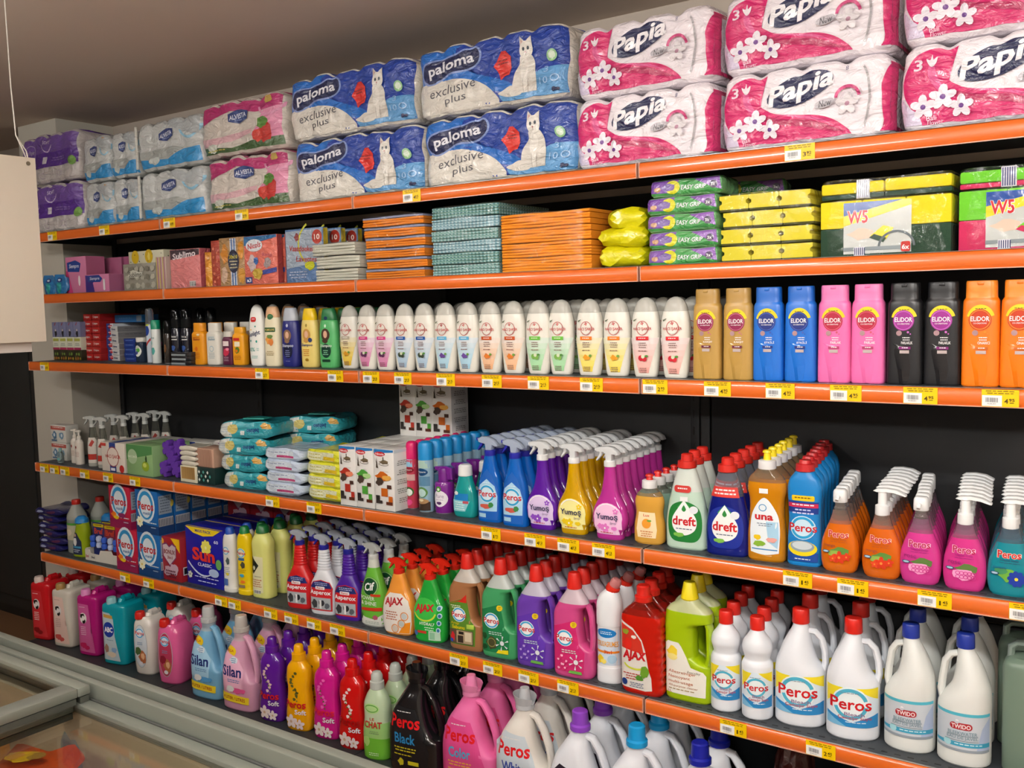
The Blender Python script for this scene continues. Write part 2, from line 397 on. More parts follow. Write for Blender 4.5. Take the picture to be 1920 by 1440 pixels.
# ================================================================ shelving
DK = M('#191b1e', 'steel'); GR = M('#3b4045', 'steel'); OR = M('#dd681f', 'rail')
BAYL = ['leftmost bay', 'second bay from left', 'third bay from left', 'rightmost bay']
BAYN = ['far left', 'second from the left', 'third from the left', 'far right']
t = thing('shelving_frame', 'black metal back frame that carries the orange-edged shelves', 'shelving', (0, 0, 0))
for i in range(4):
    x0 = -3+i
    for j, (za, zb) in enumerate(((.14, .72), (.725, 1.305), (1.31, 1.885))):
        mb = MB(); mb.box(x0+.003, x0+.997, BACK, BACK+.015, za, zb, DK, .002); mb.obj('back_panel', t)
for i, x in enumerate((-2.985, -2.0, -1.0, -.045, .985)):
    mb = MB(); mb.box(x-.014, x+.014, BACK-.012, BACK+.0, .05, 1.93, M('#222427', 'steel'), .002)
    for k in range(36): mb.box(x-.006, x+.0, BACK-.0128, BACK-.0118, .16+k*.05, .185+k*.05, M('#050505', 'satin'))
    mb.obj('upright', t)
mb = MB(); mb.box(-3, 1, -.09, -.075, .0, Z6-.035, M('#2a2d30', 'steel')); mb.obj('plinth', t, angle=0)
def shelf_boards(z, ya, name):
    """board, rail and slot meshes shared by the four bays; local origin at the bay's left front corner"""
    mb = MB(); mb.box(.002, .998, ya+.001, BACK-.014, -.003, 0, GR); mb.box(.002, .998, ya+.001, ya+.004, -.032, 0, GR)
    mb.box(.002, .008, ya+.02, BACK-.014, -.03, -.003, DK); mb.box(.992, .998, ya+.02, BACK-.014, -.03, -.003, DK)
    board = mb.mesh('shelf_board', 0)
    mb = MB()
    for row in (ya+.019,):
        for k in range(34): x = .02+k*.0288; mb.box(x, x+.014, row, row+.004, .0, .0004, M('#0b0c0d', 'satin'))
    slots = mb.mesh('slot_row', 0)
    mb = MB(); prof = [(0, .0005), (-.005, -.0005), (-.0085, -.004), (-.0105, -.011), (-.0112, -.019), (-.0105, -.027), (-.0085, -.034), (-.006, -.0375), (0, -.0375)]
    n = len(prof); vs_ = [(x, ya+p[0], p[1]) for x in (.0035, .9965) for p in prof]
    mb.add(vs_, [(i, i+1, n+i+1, n+i) for i in range(n-1)]+[list(range(n))[::-1], list(range(n, 2*n))], OR); rail = mb.mesh('price_rail', 50)
    mb = MB(); ED = M('#d9a48c', 'rail')
    mb.box(.0032, .9968, ya-.0100, ya-.004, -.0385, -.0365, ED); mb.box(.0032, .9968, ya-.006, ya, .0004, .0012, M('#8d8a84', 'rail'))
    mb.box(.0028, .0045, ya-.0118, ya, -.038, 0, ED); mb.box(.9955, .9972, ya-.0118, ya, -.038, 0, ED)
    return board, slots, rail, mb.mesh('rail_edge', 0)
LEV = [(Z1, 0, 'top shelf'), (Z2, 0, 'second shelf from the top'), (Z3, 0, 'third shelf from the top'), (Z4, 0, 'fourth shelf from the top'), (Z5, 0, 'fifth shelf from the top')]
for z, ya, nm in LEV:
    B4 = shelf_boards(z, ya, nm)
    for i in range(4):
        t = thing('shelf', 'grey steel shelf with orange price rail, %s, %s' % (nm, BAYL[i]), 'shelf', (-3+i+(.001 if i == 3 else 0), 0, z), group='orange-edged shelves')
        for me, pn in zip(B4, ('shelf_board', 'slot_row', 'price_rail', 'rail_edge')):
            o = bpy.data.objects.new(pn, me); COL.objects.link(o); o.parent = t
            if pn == 'slot_row': o['kind'] = 'stuff'
for i in range(4):
    t = thing('base_shelf', 'dark grey base shelf at floor level, %s bay' % BAYN[i], 'shelf', (-3+i, 0, Z6), group='floor-level base shelves')
    mb = MB(); mb.box(.002, .998, -.1, BACK-.014, -.03, 0, M('#2c3033', 'steel')); mb.obj('shelf_board', t, angle=0)
# ---------------------------------------------------------------- price tags
TAGS = {Z1: [(-2.742, '2.75'), (-2.362, '2.95'), (-1.941, '1.95'), (-1.531, '2.95'), (-.755, '4.15'), (.415, '3.92')],
        Z3: [(-2.867, '1.45'), (-1.462, '2.75'), (-1.105, '2.75'), (-.947, '2.15'), (-.814, '2.15'), (-.645, '2.15'), (-.475, '2.15'), (-.315, '2.15'), (-.145, '2.15'), (.043, '2.95'), (.212, '4.95'), (.369, '4.95'), (.521, '4.95'), (.68, '4.95'), (.836, '4.95')],
        Z4: [(-2.921, '1.15'), (-2.84, '1.15'), (-2.757, '1.25'), (-2.606, '1.25'), (-2.435, '2.35'), (-2.249, '1.95'), (-1.437, '1.15'), (-1.23, '1.15'), (-.492, '1.92'), (-.338, '4.12'), (-.227, '4.12'), (-.116, '4.12'), (.411, '1.45'), (.539, '1.45'), (.714, '1.45'), (.895, '1.45')],
        Z5: [(-2.355, '1.95'), (-2.195, '1.95'), (-1.746, '1.15'), (-1.669, '1.15'), (-1.473, '2.15'), (-1.366, '2.15'), (-1.253, '2.15'), (-1.141, '2.12'), (-.625, '2.12'), (-.498, '2.12'), (-.37, '2.12'), (-.237, '2.12'), (.249, '1.45'), (.467, '2.45')]}
TM = {}
for z, L in TAGS.items():
    nm = [l for l in LEV if l[0] == z][0][2]
    for i, (x, pr) in enumerate(L):
        if pr not in TM:
            mb = MB(); mb.box(-.035, .035, -.0006, 0, -.0365, -.001, M('#f0c800', 'print'))
            art = [('r', -3.4, -3.55, .35, -1.3, '#eeeeea'), ('l', -3.0, 3.0, -.3, 2, .45, '#8a6a10'), ('t', pr[0], 1.15, -2.45, .75 if pr[0] != '1' else .36, 1.0, '#4a3a05', .03), ('t', pr[2:], 2.2, -2.2, 1.05, .65, '#4a3a05', .03), ('r', 1.8, -2.85, 2.6, -2.72, '#4a3a05')]
            rb = random.Random(3); xx = -2.7
            while xx < -.4:
                wq = .05+.12*rb.random(); art.append(('r', xx, -2.7, xx+wq, -1.75, '#77777a')); xx += wq+.07+.08*rb.random()
            art.append(('l', -2.7, -.4, -2.9, 1, .35, '#b0b0b0'))
            m2 = decal(art, lambda x_, z_, e: (x_, -.0006-e, z_), 'print', e0=1); TM[pr] = (mb.mesh('plate', 0), m2.mesh('print', 0))
        t = thing('price_tag', 'yellow price tag reading %s, %s, %s of %d from the left' % (pr, nm.replace(' from the top', ''), ORD[i] if i < 12 else ['thirteenth', 'fourteenth', 'fifteenth', 'sixteenth'][i-12], len(L)), 'price tag', (x, -.0114, z), group='yellow shelf price tags')
        for me, pn in zip(TM[pr], ('plate', 'print')):
            o = bpy.data.objects.new(pn, me); COL.objects.link(o); o.parent = t
# ---------------------------------------------------------------- hanging board on a cord
HX, HY0, HY1 = -1.5, -1.9, -.753
t = thing('hanging_board', 'cream board hanging on a white cord at the left edge', 'sign', (HX, HY1, 1.485))
mb = MB(); mb.box(-.012, .012, HY0-HY1, 0, 0, .511, M('#d9d0bf', 'satin'), .002); mb.obj('panel', t)
mb = MB(); mb.box(-.075, -.013, HY0-HY1, -.03, -.028, .04, M('#d6cfc8', 'satin'), .002); mb.obj('ledge', t)
mb = MB(); mb.tube([(0, -.012, .49), (.004, -.03, .53), (0, -.045, .57), (0, -.05, .7), (0, -.052, CEIL-1.487)], .0016, M('#cfc8be'), 6); mb.tube([(0, -.012, .49), (-.006, -.015, .53), (0, -.045, .57)], .0016, M('#cfc8be'), 6)
mb.obj('cord', t)
mb = MB(); mb.tube([(.0125, -.022, .494), (.0135, -.022, .494)], .006, M('#6e6452', 'satin'), 10); mb.obj('eyelet', t)
# ---------------------------------------------------------------- chest freezer in the foreground
FZ = .85
fr = thing('chest_freezer', 'grey chest freezer with sliding glass lids in front of the shelves', 'freezer', (-.6, -1.9, 0))
AL = M('#7d8178', 'alu'); AD = M('#4d504a', 'alu')  # AD is darkened: shade of the rim groove put into the colour
X0, X1, Y0, Y1 = -2.1, 1.15, -.75, .74    # local extents: world x -2.7..0.55, y -2.65..-1.16
mb = MB(); mb.box(X0+.02, X1-.02, Y1-.06, Y1-.01, .06, FZ-.05, M('#c9cbc6', 'satin')); mb.box(X0+.02, X1-.02, Y0+.01, Y0+.06, .06, FZ-.05, M('#c9cbc6', 'satin'))
mb.box(X0+.01, X0+.06, Y0+.01, Y1-.01, .06, FZ-.05, M('#c9cbc6', 'satin')); mb.box(X1-.06, X1-.01, Y0+.01, Y1-.01, .06, FZ-.05, M('#c9cbc6', 'satin'))
mb.box(X0+.02, X1-.02, Y0+.02, Y1-.02, .06, .12, M('#c9cbc6', 'satin')); mb.obj('cabinet', fr, angle=0)
mb = MB(); LI = M('#cdbfa6', 'satin')
mb.box(X0+.06, X1-.06, Y1-.09, Y1-.06, .4, FZ-.05, LI); mb.box(X0+.06, X1-.06, Y0+.06, Y0+.1, .4, FZ-.05, LI); mb.box(X0+.06, X0+.1, Y0+.06, Y1-.06, .4, FZ-.05, LI); mb.box(X1-.1, X1-.06, Y0+.06, Y1-.06, .4, FZ-.05, LI)
mb.box(X0+.06, X1-.06, Y0+.06, Y1-.06, .56, .58, LI); mb.obj('liner', fr, angle=0)
def rim(y0, y1, z0, z1, mat, name):
    mb = MB(); mb.box(X0, X1, y0, y1, z0, z1, mat, .003); mb.obj(name, fr)
rim(Y1-.021, Y1, FZ-.06, FZ, AL, 'rim_back'); rim(Y1-.041, Y1-.021, FZ-.06, FZ-.02, AD, 'rim_channel'); rim(Y1-.058, Y1-.0412, FZ-.06, FZ-.002, AL, 'rim_track'); rim(Y1-.0655, Y1-.0582, FZ-.06, FZ-.03, M('#3a3c39', 'satin'), 'rim_gap_shade'); rim(Y0, Y0+.05, FZ-.06, FZ, AL, 'rim_front')  # dark strip by the track stands in for the shaded gap beside the lid
for xa, nm in ((X0, 'rim_end'), (X1-.05, 'rim_end')):
    mb = MB(); mb.box(xa, xa+.05, Y0+.05, Y1-.062, FZ-.06, FZ, AL, .003); mb.obj(nm, fr)
def lid(xa, xb, zt, name, lbl):
    t = bpy.data.objects.new(name, None); COL.objects.link(t); t.parent = fr; t['label'] = lbl
    ya, yb = Y0+.055, Y1-.066
    for nm, bx in (('lid_frame', (xa, xb, yb-.026, yb)), ('lid_frame', (xa, xb, ya, ya+.03)), ('lid_frame', (xa, xa+.035, ya+.03, yb-.026)), ('lid_frame', (xb-.045, xb, ya+.03, yb-.026))):
        mb = MB(); mb.box(bx[0], bx[1], bx[2], bx[3], zt-.018, zt, AL, .003); mb.box(bx[0], bx[1], bx[2]+.004, bx[3]-.004, zt-.03, zt-.0185, AD); mb.obj(nm, t)
    mb = MB(); mb.box(xa+.035, xb-.045, ya+.03, yb-.026, zt-.012, zt-.008, PANE); mb.obj('glass', t, angle=0)
    return t
lid(X0+.05, .05, FZ, 'glass_lid', 'left sliding glass lid, on the upper track')
lid(.0, X1-.05, FZ-.031, 'glass_lid', 'right sliding glass lid, on the lower track')
# frozen goods inside
def lumps(name, label, cat, x, y, z, sx, sy, sz, mat, seed, rz=0, group=None):
    r_ = random.Random(seed); bm = bmesh.new(); bmesh.ops.create_icosphere(bm, subdivisions=3, radius=1)
    ph = [r_.random()*6 for _ in range(6)]
    for v in bm.verts:
        c = v.co; n = 1+.12*math.sin(4*c.x+ph[0])*math.sin(5*c.y+ph[1])+.08*math.sin(9*c.y+ph[2])*math.cos(7*c.x+ph[3])
        f = (abs(c.x)**3+abs(c.y)**3+abs(c.z)**3)**(-1/3)
        v.co = Vector((c.x*f*sx*n, c.y*f*sy*n, min(max(c.z*f*sz*n, -sz), sz)))
    mb = MB(); mb.add([v.co[:] for v in bm.verts], [[v.index for v in f.verts] for f in bm.faces], mat); bm.free()
    o = mb.obj(name); o.location = (x, y, z+sz); o.rotation_euler = (0, 0, rz); return tag(o, label, cat, group)
for i, (x, y, z, sx, sy, rz, c) in enumerate(((-.62, -1.50, .582, .085, .06, .3, '#f0a444'), (-.80, -1.345, .582, .09, .07, -.2, '#eea03c'), (-.80, -1.56, .582, .09, .07, .2, '#f0ac50'), (-.60, -1.68, .582, .1, .08, .6, '#e89a40'), (-1.02, -1.42, .582, .1, .09, .6, '#e89a40'))):
    lumps('frozen_food_bag', 'plump yellow bag of frozen food under the freezer glass, '+['just left of the pale slab', 'under the left lid', 'second from the left, farther forward', 'nearest the camera', 'farthest left'][i], 'food bag', x, y, z, sx, sy, .082, M(c, 'softbag'), i, rz, 'yellow frozen food bags')
t = thing('snack_bag', 'red and yellow printed bag of frozen food under the freezer glass', 'food bag', (-.505, -1.37, .728), .55)
def pillow(W, D, H, seed=0, amp=.3, crimp=.6, n=6):
    r_ = random.Random(seed); p = [r_.random()*6.28 for _ in range(6)]
    def dfm(x, y, z):
        a = abs(x)/(W*.5); k = 1-crimp*max(0, a-.72)/.28; zz = H*.5+(z-H*.5)*k
        zz += .008*amp*(math.sin(55*x+p[0])*math.sin(37*y+p[1])-1)*z/H; y += .01*amp*.6*math.sin(60*x+p[2]+40*z); x += .004*amp*math.sin(90*z+p[3]+30*y)
        return (x, y, zz)
    return Body([(0, W*50*.95, D*50*.93, n), (H*22, W*50, D*50, n), (H*78, W*50, D*50, n), (H*100, W*50*.95, D*50*.93, n)], sub=3, seg=40, box=True, defm=dfm)
bd = pillow(.15, .1, .05, 3, .8, .8); mb = MB(); bd.into(mb, M('#d8551f', 'softbag')); mb.obj('wrapper', t)
mb = decal([('k', -1.5, .5, 3.4, 2.6, '#ecc020', 4), ('k', .6, .6, 1.6, 1.4, '#b08a3c', 5), ('k', -3.4, .6, 1.6, 1.6, '#e0a040', 6)], lambda x, z, e: (x, z*1.0, .046+e), 'softbag'); mb.obj('print', t)
pk_ = lumps('frozen_goods_wrap', 'large pale frosty wrapped slab of frozen goods under the right lid', 'food pack', .06, -1.62, .582, .40, .36, .098, M('#cdb9a0', 'softbag'), 11)
mw = pk_.data.materials[0].node_tree; bw = mw.nodes['Principled BSDF']; n1 = mw.nodes.new('ShaderNodeTexNoise'); n1.inputs['Scale'].default_value = 4; r1 = mw.nodes.new('ShaderNodeValToRGB'); r1.color_ramp.elements[0].position = .35; r1.color_ramp.elements[0].color = lin('#b0907c'); r1.color_ramp.elements[1].position = .62; r1.color_ramp.elements[1].color = lin('#d6cdb4')
t1 = mw.nodes.new('ShaderNodeTexCoord'); mw.links.new(t1.outputs['Object'], n1.inputs['Vector']); mw.links.new(n1.outputs[0], r1.inputs[0]); mw.links.new(r1.outputs[0], bw.inputs['Base Color'])
lumps('frozen_food_bag', 'small grey-blue bag of frozen food beside the freezer lid corner', 'food bag', -.585, -1.228, .582, .05, .028, .09, M('#8a99a0', 'softbag'), 12)
# ================================================================ product builders
def bottle(name, cat, prof, mat, parts=(), art=None, bands=None, akind='print', defm=None, seg=28, box=False, dx=.008, dz=.02, sub=4, smooth=True):
    t = thing(name, name, cat); b = Body(prof, smooth, sub, seg, defm, box); mb = MB(); b.into(mb, mat, bands); mb.obj('body', t)
    for pt in parts:
        nm, pf, m = pt[:3]; ox = pt[3] if len(pt) > 3 else 0; mb = MB()
        if callable(pf): pf(mb, m)
        else:
            if len(pf[0]) == 2: lathe(mb, pf, m, ox, 0)
            else: Body([q if len(q) == 5 else q for q in pf], True, 3, 20).into(mb, m)
        o = mb.obj(nm, t)
    if art: decal(art, on_body(b), akind, dx, dz).obj('label', t, angle=30)
    return t
def trigger(t, z, ox=0, head='#dfe4e6', hk='frost', collar='#2b2f9c', trig=None, s=1.0, r=1.45, face=-1, style=0):
    """spray head whose nozzle points along -x; z, ox in cm"""
    h = MB(); q = s*.01
    if style == 0: P = [(-4.0, 2.9), (-4.1, 3.9), (-3.0, 4.2), (-.5, 4.45), (1.2, 4.2), (2.6, 3.3), (3.1, 2.2), (2.7, 2.0), (1.9, 2.3), (1.0, 2.2), (.95, .3), (-.95, .3), (-1.0, 2.4), (-1.9, 2.9)]
    else: P = [(-3.6, 2.7), (-3.9, 3.6), (-2.4, 4.3), (-.2, 4.3), (1.8, 3.4), (3.2, 1.7), (2.8, 1.5), (1.4, 2.1), (.95, .3), (-.95, .3), (-1.2, 2.2)]
    h.prism([(ox*.01+p[0]*q*(-face), z*.01+(p[1]+1.2)*q) for p in P], .0105*s, M(head, hk), .9)
    ho = h.obj('spray_head', t)
    c = MB(); lathe(c, [(z, r), (z+.15, r*1.03), (z+1.5*s, r), (z+1.7*s, r*.75)], M(collar), ox); c.obj('collar', t)
    g = MB(); T = [(-2.2, 3.0), (-2.9, 2.9), (-3.1, 2.0), (-4.2, .3), (-3.9, .1), (-2.3, 1.8)]
    g.prism([(ox*.01+p[0]*q*(-face), z*.01+(p[1]+1.2)*q) for p in T], .006*s, M(trig or head, hk if not trig else 'plastic'), .9); g.obj('trigger', ho)
    n = MB(); x = ox*.01+(-4.15)*q*(-face); n.box(x-.003, x+.004, -.006, .006, z*.01+4.2*q, z*.01+5.0*q, M(trig or collar), .001); n.obj('nozzle', ho)
def handle(t, pts, r, mat, flat=.8, name='handle'):
    mb = MB(); mb.tube([(p[0]*.01, 0, p[1]*.01) for p in pts], [r*.01*.9]+[r*.01]*(len(pts)-2)+[r*.01*.9], mat, 10, flat); return mb.obj(name, t)
def peros(cx, cz, w, ring='#3fa9d8', bg='#f4f6f6', txt='Peros'):
    return [('e', cx, cz, w*.46, w*.44, bg), ('o', cx, cz, w*.42, w*.4, w*.09, ring, 15, 170), ('o', cx, cz, w*.42, w*.4, w*.09, ring, 195, 350), ('t', txt, cx, cz, w, w*.3, '#c8161d', .035)]
REDCAP = '#d8261c'
def cone(z0, z1, r0, r1): return [(z0, r0), (z0+.2, r0*1.02), (z1-.4, r1), (z1-.1, r1*.93), (z1, r1*.7)]
# ================================================================ third shelf (z3): shower and shampoo bottles
def haci(tint, bar, fruit, fk=0, top='#e6e3d8'):
    prof = [(0, 2.85, 1.5, 3), (.5, 3.15, 1.75, 2.6), (4, 3.6, 2.0, 2.4), (9, 3.95, 2.15, 2.4), (12.5, 3.98, 2.15, 2.4), (15, 3.8, 2.1, 2.4), (17.2, 3.35, 1.85, 2.4)]
    a = []
    for i in range(6):   # printed colour panel of the flavour, in bands
        z = 1.0+i*1.55; wz = 1.5+.75*i*.62; f = 1-i/6.5
        c0 = [int(tint[j:j+2], 16) for j in (1, 3, 5)]; c = '#%02x%02x%02x' % tuple(int(cc*f+230*(1-f)) for cc in c0)
        a.append(('p', [(-wz+.1, z), (wz-.1, z), (wz+.25, z+1.56), (-wz-.25, z+1.56)], c))
    a += [('p', [(-2.9, 15.0), (-1.7, 15.4), (-2.2, 14.9), (-2.8, 14.6)], '#6d7a63'), ('o', -.1, 12.9, 1.75, 1.9, .14, '#bf2f31'), ('e', -.1, 12.9, 1.45, 1.55, top), ('f', -.1, 14.1, .45, 4, '#c8484a', top),
          ('t', 'HACI ŞAKİR', -.1, 12.75, 5.2, 1.15, '#c02a2c', .02), ('r', -1.9, 9.7, 1.7, 10.7, bar), ('l', -1.5, 1.3, 10.35, 1, .5, '#f4efe6'), ('l', -1.2, 1.2, 9.1, 3, .55, '#8a6a66'), ('l', -1.5, 1.5, 7.0, 1, .5, '#8a5a56'), ('l', -1.1, 1.1, 2.4, 3, .5, '#8a6a66')]
    if fk == 0: a += [('k', -.3, 5, .8, .8, fruit, 3), ('k', .55, 4.8, .7, .6, fruit, 4), ('k', 1.2, 5.4, .45, .35, '#6a9a40', 5)]
    else: a += [('e', -.5, 5, .75, .75, fruit), ('e', .5, 4.8, .65, .7, fruit), ('e', .1, 5.4, .5, .5, '#d8e0c0'), ('k', 1.1, 5.5, .5, .3, '#4f8a38', 5)]
    t = bottle('shower_gel_bottle', 'bottle', prof, M(top), [('cap', [(17.25, 3.3, 1.84, 2.4), (18.6, 2.98, 1.7, 2.3), (19.8, 2.35, 1.4, 2.2), (20.55, 1.5, 1.0, 2), (20.95, .5, .4, 2)], M('#d9d7cd', 'frost'))], a)
    return t
FL = [('#e8c23a', '#b4aa96', '#d89a28', 0, [(-1.137, .073)], 'honey yellow tint and a grey bar'), ('#d77fae', '#d33c86', '#5a2a52', 1, [(-1.034, .05), (-.954, .049)], 'pink tint and a magenta bar'),
      ('#a9c6dc', '#1c56a8', '#3d4a3a', 1, [(-.871, .049), (-.789, .049)], 'pale blue tint and a dark blue bar'), ('#a3cfe4', '#5fb2dc', '#6a4a9a', 0, [(-.705, .05), (-.621, .052)], 'sky tint and a light blue bar'),
      ('#f0b98a', '#c4501c', '#d8782a', 0, [(-.538, .054), (-.456, .056)], 'apricot tint and a brown bar'), ('#9fd8a0', '#6dbf3f', '#7ab050', 1, [(-.37, .058), (-.294, .06)], 'green tint and a green bar'),
      ('#f2dc5a', '#ec7a1c', '#e8a028', 0, [(-.199, .056), (-.114, .058)], 'yellow tint and an orange bar'), ('#efb0a4', '#d8262c', '#c42030', 1, [(-.025, .053), (.065, .046)], 'rose tint and a red bar')]
for tint, bar, fr_, fk, pos, ds in FL:
    p0 = haci(tint, bar, fr_, fk)
    p0['group'] = 'white shower gel bottles on the third shelf'
    for j, (x, y) in enumerate(pos):
        d_ = 'oval white shower bottle with '+ds.replace(' and a ', ', ')
        if len(pos) > 1: d_ = ('left ' if j == 0 else 'right ')+d_
        r0 = p0 if j == 0 else dup(p0, (0, 0, 0))
        run(r0, d_, x, y+.022, Z3, 4, .012, .078, .05)
def elidor(col, badge, capc, txtc='#f5f2f2', halo='#f2d21a', facet=None):
    prof = [(0, 3.55, 1.75, 4), (.4, 3.78, 1.9, 4), (9, 3.72, 1.9, 3.6), (16.5, 3.62, 1.88, 3.4), (18.2, 3.55, 1.8, 3.2), (18.9, 3.2, 1.65, 3)]
    def capf(mb, m):
        Body([(18.9, 3.2, 1.66, 3), (19.1, 3.12, 1.62, 3), (22.2, 3.08, 1.6, 3), (22.6, 2.95, 1.5, 3)], True, 2, 24).into(mb, m)
    def lip(mb, m): mb.box(-.006, .006, -.0182, -.0155, .217, .2235, m, .001)
    def fac(mb, m):
        b = Body(prof); L = []; n = 12
        for i in range(n+1):
            s_ = i/n; z = .2+s_*9.0; xl = -.9-2.0*s_**1.6; xc = .1-.9*s_; xr = .9+1.4*s_**.7; xr = min(xr, 2.2-s_*1.2); xs = [xl, xc, xr]
            if i == n: xs = [-2.9, -2.3, -1.6]
            for j, x in enumerate(xs):
                p = b.front(x*.01, z*.01); L.append((p[0], p[1]-(.0055*(1-s_)**.6 if j == 1 else -.0003), p[2]))
        mb.add(L, [(3*i+j, 3*i+j+1, 3*i+j+4, 3*i+j+3) for i in range(n) for j in (0, 1)], m)
    a = [('o', .1, 14.4, 2.75, 3.1, 1.0, halo, 15, 168), ('t', 'BÜYÜK BOY KİRPİK', .1, 16.6, 2.9, .28, '#5a4a10', .02), ('e', 0, 14.3, 2.25, 2.3, badge[0]), ('o', 0, 14.3, 2.05, 2.1, .16, badge[1]), ('t', 'ELiDOR', 0, 14.5, 3.7, 1.05, txtc, .035), ('t', 'CO-CREATIONS', 0, 13.55, 2.6, .3, txtc, .02),
         ('e', -.9, 11.5, .6, .6, '#a8868a'), ('e', 1.0, 11.7, .25, .25, badge[1]), ('e', 1.5, 11.3, .15, .15, badge[1]), ('l', -.2, 1.5, 10.6, 2, .5, txtc), ('t', badge[2], .8, 9.35, 2.4, .6, txtc, .03), ('r', -.9, 7.9, 1.6, 8.5, badge[3]), ('l', -.6, 1.5, 8.35, 1, .45, '#f4f0ee'), ('r', -.7, 7.0, 1.3, 7.7, '#b9aaa8')]
    a[1] = ('l', -1.3, 1.5, 16.75, 1, .4, '#6a5a14')
    return bottle('shampoo_bottle', 'bottle', prof, M(col), [('cap', capf, M(capc)), ('cap_lip', lip, M(col)), ('front_facet', fac, M(facet or col, 'gloss'))], a)
for i, (col, bd, cc, ds, pos) in enumerate([('#b8924a', ('#8c1c4c', '#c06a86', 'KARŞIT', '#6a1c3c'), '#b08a44', 'gold', [(.158, .04), (.241, .036)]), ('#1f6fd0', ('#1c2f7c', '#3d58b0', 'ETKİLİ', '#1c2f7c'), '#1c66c4', 'blue', [(.317, .04), (.397, .037)]),
     ('#ea6fae', ('#b01c3c', '#d05a70', 'PARLAK', '#b03a6c'), '#e87ab4', 'pink', [(.477, .035), (.552, .04)]), ('#1d1d20', ('#9a2a8c', '#c46ac0', 'PARLAKLIK', '#7a1c6c'), '#1a1a1c', 'black', [(.633, .035), (.71, .04)]), ('#ee7a12', ('#c43a14', '#e88a2a', 'ONARICI', '#c8641c'), '#f08a24', 'orange', [(.787, .04), (.862, .04)])]):
    p0 = elidor(col, bd, cc); p0['group'] = 'tall shampoo bottles with round badges'
    for j, (x, y) in enumerate(pos):
        r0 = p0 if j == 0 else dup(p0, (0, 0, 0))
        run(r0, ('left' if j == 0 else 'right')+' tall %s shampoo bottle with a round badge, third shelf' % ds, x, y+.019, Z3, 1)
def sham(H, W, col, cap, art, capt=.8, style=0, D=None, ck='plastic'):
    h = W/2; d = D/2 if D else h*.56; zc = H*capt
    if style == 0: pr = [(0, h*.84, d*.85, 3), (.5, h*.93, d*.95, 3), (H*.35, h, d, 2.6), (H*.6, h*.97, d, 2.5), (zc-.4, h*.87, d*.88, 2.4), (zc, h*.8, d*.8, 2.4)]; cp = [(zc, h*.8, d*.8, 2.4), (zc+.15, h*.82, d*.82, 2.4), (H-.4, h*.6, d*.66, 2.6), (H, h*.54, d*.56, 2.6)]
    elif style == 1: pr = [(0, h*.9, d*.9, 4), (.4, h, d, 4), (zc-1.2, h, d, 4), (zc-.2, h*.85, d*.85, 3), (zc, h*.7, d*.8, 3)]; cp = [(zc, h*.78, d*.85, 3), (H-.2, h*.78, d*.85, 3), (H, h*.7, d*.8, 3)]
    else: pr = [(0, h*.75, d*.8, 2.6), (.5, h*.86, d*.9, 2.6), (H*.4, h, d, 2.4), (H*.7, h*.95, d*.95, 2.4), (zc, h*.8, d*.8, 2.3)]; cp = [(zc, h*.79, d*.79, 2.3), (H*.93, h*.64, d*.66, 2.2), (H*.98, h*.4, d*.44, 2), (H, h*.16, d*.2, 2)]
    return bottle('shampoo_bottle', 'bottle', pr, M(col), [('cap', cp, M(cap, ck))], art)
FACE = lambda cx, cz, r, hair: [('e', cx, cz, r*1.5, r*1.7, hair), ('e', cx, cz+.1*r, r*.7, r, '#e0b294'), ('k', cx, cz-1.7*r, r*1.1, r*.7, hair, 4)]
